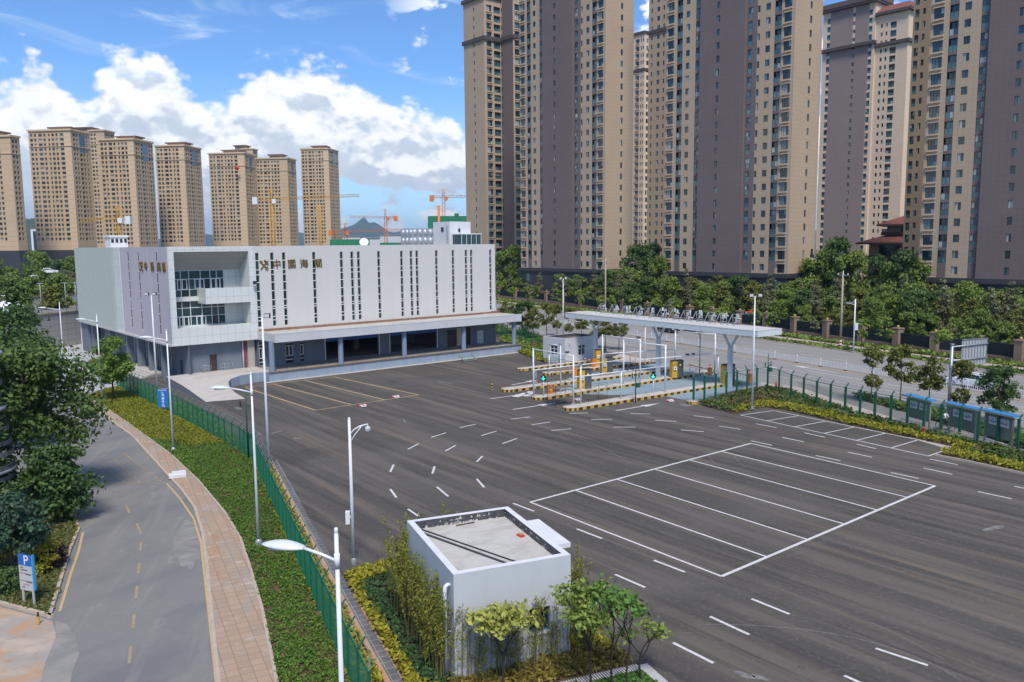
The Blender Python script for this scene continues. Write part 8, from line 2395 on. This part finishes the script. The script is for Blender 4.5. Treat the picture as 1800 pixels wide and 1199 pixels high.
for z, x0_, x1_, m in ((.72, .05, .25, 0), (.67, .08, .62, 0), (.605, .0, 1.0, 1), (.59, .5, .9, 0), (.46, .0, 1.0, 1), (.44, .5, .95, 0), (.385, .2, .75, 2), (.33, .1, .3, 0)):
    if m == 1:
        b.box(-.08, w + .06, -.047, -.041, H * z - .012, H * z + .012, 1)
    else:
        x = x0_ * w
        while x < x1_ * w:
            ww = rs.uniform(.02, .05); b.box(x, x + ww, -.046, -.041, H * z - .03, H * z + .03, 0 if m == 0 else 2); x += ww + .02
b.build('printing', [mat('dark_print', (.06, .06, .065), .6), mat('brown_stripe', (.22, .13, .09), .6), mat('pink_print', (.35, .18, .17), .6)], T)
p = G(30, 782); T = thing('road_sign', 'round red no-entry style sign on a pole behind the leafy tree', 'road sign', p, .5); H = Hz(p, 30, 757)
b = MB(); b.tube((0, 0, 0), (0, 0, 2.8), .04, n=8); b.build('pole', M_galv, T); b = MB(); b.tube((0, -.05, 2.5), (0, -.08, 2.5), .36, n=24); b.build('disc', M_red, T); b = MB(); b.box(-.24, .24, -.088, -.081, 2.45, 2.55); b.build('bar', M_white, T)
# concrete block on the footpath
p = G(312, 838, .13); T = thing('concrete_block', 'white stepped concrete block lying on the footpath', 'concrete block', p, .45); b = MB(); b.box(-.58, .58, -.32, .32, 0, .22); b.build('slab', M_cop, T); b = MB(); b.box(-.35, .56, -.2, .3, .22, .36); b.build('upper_slab', M_cop, T)
# red and white lane guards lying about
GRW = 'red and white guards lying on the asphalt'
for px, py, a, lab in ((638, 714, .75, 'red and white guard on the yellow bay line, left one of two'), (696, 698, .75, 'red and white guard on the yellow bay line, right one of two'), (1015, 703, .7, 'red and white guard in the lane left of the scaffold foot'), (1178, 705, .7, 'red and white guard at the mouth of the lane nearest the green fence'), (940, 697, .9, 'small red and white guard beside the left lane signal')):
    p = G(px, py, .01); T = thing('lane_guard', lab, 'lane guard', p, a, GRW); b = MB()
    for k in range(5):
        b.box(-.55 + k * .22, -.33 + k * .22, -.16, .16, 0, .10 + .06 * (k % 2), k % 2)
    b.build('guard_bar', [M_red, M_white], T); b = MB(); b.box(-.22, .22, -.36, .36, .0, .06); b.build('foot', M_white, T)
# steel steps against the dock
p = G(821, 634); T = thing('dock_steps', 'folded grey-green steel steps lying against the loading dock', 'steps', p, CA)
M_sg = mat('grey_green_steel', (.22, .28, .27), .5); b = MB()
for k in range(4):
    b.box(-1.1, 1.1, -.9 + k * .35, -.65 + k * .35, .1 + k * .16, .15 + k * .16)
b.build('treads', M_sg, T)
for x in (-1.1, 1.1):
    b = MB(); b.bar((x, -1.0, .05), (x, .5, .75), .06, .16); b.tube((x, -.9, .1), (x, -.9, .6), .03, n=6); b.tube((x, .4, .7), (x, .4, 1.05), .03, n=6); b.tube((x, -.9, .6), (x, .4, 1.05), .03, n=6); b.build('stringer', M_sg, T)
# scaffolds in the lanes
M_scf = mat('rusty_scaffold_tube', (.17, .155, .14), .5, .4)


def scaffold(pa, pb, depth, H, label):
    a, c = G(*pa, .05), G(*pb, .05); d = c - a; L_ = d.length; T = thing('scaffold', label, 'scaffold', a, math.atan2(d.y, d.x), 'tube scaffolds in the gate lanes')
    for x in (0, L_):
        b = MB()
        for y in (0, depth):
            b.tube((x, y, 0), (x, y, H), .024, n=6)
        for z in np.arange(.5, H + .1, 1.0):
            b.tube((x, 0, z), (x, depth, z), .018, n=5)
        b.build('end_frame', M_scf, T)
    b = MB()
    for y in (0, depth):
        z = .3
        while z + 1.2 <= H:
            b.tube((0, y, z), (L_, y, z + 1.2), .014, n=5); b.tube((L_, y, z), (0, y, z + 1.2), .014, n=5); z += 1.7
    b.tube((0, 0, H), (L_, 0, H), .018, n=5); b.tube((0, depth, H), (L_, depth, H), .018, n=5); b.build('cross_brace', M_scf, T)
    b = MB()
    for z in (1.9, 3.7):
        if z < H:
            b.box(-.1, L_ + .1, .15, depth - .15, z, z + .05)
    b.build('plank', mat('scaffold_plank', (.20, .15, .10), .8), T)


scaffold((977, 717), (1008, 713), 1.5, 4.6, 'two-tier rusty tube scaffold standing under the left end of the portal'); scaffold((1035, 708), (1067, 703), 1.3, 1.9, 'low rusty tube scaffold on the nearest island')
# orange hoops beside the road end of the lanes
GH = 'orange guard hoops at the road end of the lanes'
for px, py, lab in ((1112, 634, 'orange hoop left of the white post behind the second column'), (1150, 640, 'orange hoop beside the second canopy column'), (1218, 652, 'orange hoop left of the short camera posts'), (1288, 672, 'orange hoop beside the third canopy column')):
    p = G(px, py, .02); T = thing('guard_hoop', lab, 'guard hoop', p, R(-50), GH); b = MB(); b.path([(-.5, 0, 0), (-.5, 0, .75), (-.4, 0, .88), (.4, 0, .88), (.5, 0, .75), (.5, 0, 0)], .05, 8); b.build('hoop_tube', mat('orange_cream_paint', (.62, .36, .18), .6), T); b = MB(); b.box(-.6, -.4, -.1, .1, 0, .02); b.box(.4, .6, -.1, .1, 0, .02); b.build('foot_plate', M_galv, T)

# ------------------------------------------------------------------ far left: tiled retaining wall with the raised road, slatted tower
wa, wb = G(-70, 640), G(152, 603.5); d = wb - wa; L_ = d.length; ang = math.atan2(d.y, d.x); Hw = Hz(wb, 139, 547)
T = thing('retaining_wall', 'grey tiled retaining wall below the raised road at the left', 'wall', wa, ang)
b = MB(); b.box(0, L_ + 25, 0, .8, -.3, Hw); b.build('tiled_face', mat('grey_tile_cladding', (.33, .325, .335), .6, var=(.29, .285, .30), vs=.3, grid=(1.9, .95, .09), gcol=.70, streak=(.36, .34, .32)), T)
b = MB(); b.box(-.2, L_ + 25, -.15, .95, Hw, Hw + .22); b.build('coping', mat('mossy_coping', (.13, .14, .07), .9, var=(.20, .18, .13), vs=.6), T)
sheet('raised_road', [(wa + Vector((math.cos(ang), math.sin(ang), 0)) * x + Vector((-math.sin(ang), math.cos(ang), 0)) * y)[:] for x, y in ((-30, .8), (L_ + 25, .8), (L_ + 25, 22), (-30, 22))], Hw - .1, ROAD, 8.0)
T = thing('parapet_wall', 'pale parapet wall along the far side of the raised road', 'wall', wa + Vector((-math.sin(ang), math.cos(ang), 0)) * 22, ang)
b = MB(); b.box(-30, L_ + 25, 0, .4, 0, Hw + 1.3); b.build('wall', mat('pale_parapet', (.42, .42, .43), .8, var=(.37, .37, .38), vs=.5), T); b = MB(); b.box(-30, L_ + 25, -.1, .5, Hw + 1.3, Hw + 1.55); b.build('coping', M_lip, T)
GRl = 'thin grey posts on the raised road'
for px, lab in ((65, 'thin grey post on the raised road, left of three'), (109, 'thin grey post on the raised road, middle of three'), (127, 'thin grey post on the raised road by the building corner')):
    p = at(px, 436, 158); T = thing('road_post', lab, 'post', (p.x, p.y, Hw - .1), 0, GRl); b = MB(); b.tube((0, 0, 0), (0, 0, 5.2), .07, .05, 8); b.build('pole', M_galv, T); b = MB(); b.box(-.5, .5, -.05, .05, 5.0, 5.12); b.build('crossarm', M_galv, T)
p = at(12, 545, 150); T = thing('canopy_tent', 'white and red peaked tent roof by the raised road at the left edge', 'tent', (p.x, p.y, 0), .2); z0_ = p.z
b = MB(); b.poly([(-3, -2, z0_), (3, -2, z0_), (0, 0, z0_ + 1.6)]); b.poly([(3, -2, z0_), (3, 2, z0_), (0, 0, z0_ + 1.6)]); b.poly([(3, 2, z0_), (-3, 2, z0_), (0, 0, z0_ + 1.6)]); b.poly([(-3, 2, z0_), (-3, -2, z0_), (0, 0, z0_ + 1.6)]); b.box(-3, 3, -2.02, -2.0, z0_ - .4, z0_); b.build('tent_roof', M_white, T)
b = MB(); b.poly([(-1.6, -1.6, z0_ + .28), (1.6, -1.6, z0_ + .28), (.7, -.75, z0_ + .98), (-.7, -.75, z0_ + .98)]); b.build('red_print', M_red, T)
for x in (-2.9, 2.9):
    b = MB(); b.tube((x, -1.9, 0), (x, -1.9, z0_), .05, n=6); b.build('leg', M_galv, T)
c = at(-92, 436, 56); c.z = 0; T = thing('slatted_tower', 'round tower of curved grey slats cut by the left edge', 'tower', c, 0)
M_slat = mat('grey_curved_slat', (.10, .10, .105), .55, var=(.17, .165, .16), vs=.8)
b = MB(); b.lathe([(1.7, 0), (1.7, 10.4), (0, 10.4)], 24); b.build('core', mat('dark_core', (.045, .05, .052), .6), T)
for k in range(15):
    z = .5 + k * .68; r = 2.28 - .10 * math.sin(k * .9) - (.35 if k > 8 else 0); b = MB(); tilt = .10 * math.sin(k * 1.7)
    pts = [(r * math.cos(t * math.pi / 16), r * math.sin(t * math.pi / 16), z + tilt * math.sin(t * math.pi / 8 + k)) for t in range(33)]
    for q0, q1 in zip(pts, pts[1:]):
        b.bar(q0, q1, .05, .26)
    b.build('slat', M_slat, T)
for z in (3.6, 7.2, 10.4):
    b = MB(); b.lathe([(1.6, -.08), (2.5 if z < 7 else 2.2, -.08), (2.5 if z < 7 else 2.2, .08), (1.6, .08)], 28, (0, 0, z)); b.build('floor_ring', M_galv, T)

# ------------------------------------------------------------------ park beyond the stone fence
def atG(px, py, r):
    p = at(px, py, r); return p


p = at(1655, 558, 152); T = thing('park_shelter', 'grey flat shelter roof among the trees behind the stone fence', 'shelter', (p.x, p.y, 0), R(-55)); z0_ = p.z
b = MB(); b.box(-2.2, 3.2, -1.4, 1.6, z0_ - .2, z0_); b.build('shelter_roof', M_galv, T)
for x, y in ((-2, -1.2), (3, -1.2), (-2, 1.4), (3, 1.4)):
    b = MB(); b.tube((x, y, 0), (x, y, z0_ - .25), .08, n=8); b.build('post', M_galv, T)
p0 = at(1650, 436, 147); T = thing('curved_wall', 'curved tan garden wall behind the stone fence, below the shelter', 'wall', (p0.x, p0.y, 0), 0); b = MB(); pts = []
for k in range(13):
    q = at(1652 + k * 5, 436, 148 - 3.5 * math.sin(k / 12 * math.pi)); pts.append((q.x - p0.x, q.y - p0.y))
zt = at(1680, 571, 147).z
for a, c in zip(pts, pts[1:]):
    b.quad((*a, -.3), (*c, -.3), (*c, zt), (*a, zt)); b.quad((*a, zt), (*c, zt), (c[0] * 1.0 + .2, c[1] + .4, zt), (a[0] + .2, a[1] + .4, zt))
b.build('wall_face', M_pil, T)
GPl = 'coloured play structures in the park'
for px, py, r, cols, lab in ((1322, 552, 163, (M_white, M_broof, M_red), 'white and red play structure glimpsed through the belt above the canopy'), (1735, 568, 146, (M_broof, M_red, M_white), 'blue and red play structure glimpsed left of the dark round tree'), (1030, 526, 226, (M_white, M_broof, M_white), 'blue and white play structure glimpsed behind the white mast'), (1075, 530, 222, (M_red, M_white, M_red), 'pink play structure glimpsed right of the utility pole')):
    p = at(px, py, r); T = thing('play_structure', lab, 'play structure', (p.x, p.y, 0), R(-50), GPl); z = p.z
    for x in (-1.3, 0, 1.3):
        b = MB(); b.tube((x, 0, -.3), (x, 0, z + .3), .07, n=6); b.build('post', cols[0], T)
    b = MB(); b.box(-1.5, 1.5, -.4, .4, z - .35, z + .1); b.build('platform', cols[1], T); b = MB(); b.poly([(-1.6, -.5, z + .3), (1.6, -.5, z + .3), (0, 0, z + .75)]); b.poly([(1.6, .5, z + .3), (-1.6, .5, z + .3), (0, 0, z + .75)]); b.build('roof', cols[2], T)
a, c = at(1508, 503, 190), at(1606, 506, 178); d = Vector((c.x - a.x, c.y - a.y, 0)); T = thing('terrace_railing', 'white terrace railing among the trees below the pavilion', 'railing', (a.x, a.y, 0), math.atan2(d.y, d.x)); L_ = d.length
b = MB(); b.box(0, L_, -.06, .06, a.z - .15, a.z); b.box(0, L_, -.05, .05, a.z - .75, a.z - .65); b.build('rail', M_white, T)
for k in range(9):
    b = MB(); b.box(L_ * k / 8 - .08, L_ * k / 8 + .08, -.08, .08, -.3, a.z + .05); b.build('post', M_white, T)

# ------------------------------------------------------------------ the air: thin even haze round everything
b = MB(); b.box(-11800, 11800, -11800, 11800, -1.5, 330)
hz = b.build('haze', MATS['red_paint'], kind='stuff'); hm = bpy.data.materials.new('thin_haze'); hm.use_nodes = True; nt = hm.node_tree; nt.nodes.clear()
ho = nt.nodes.new('ShaderNodeOutputMaterial'); hv = nt.nodes.new('ShaderNodeVolumePrincipled'); hv.inputs['Color'].default_value = (0.50, 0.74, 1.0, 1); hv.inputs['Density'].default_value = 0.00009; hv.inputs['Anisotropy'].default_value = 0.25
nt.links.new(hv.outputs[0], ho.inputs['Volume']); hz.data.materials.clear(); hz.data.materials.append(hm)
tag(hz, 'thin bluish haze filling the air over the whole place', 'haze')
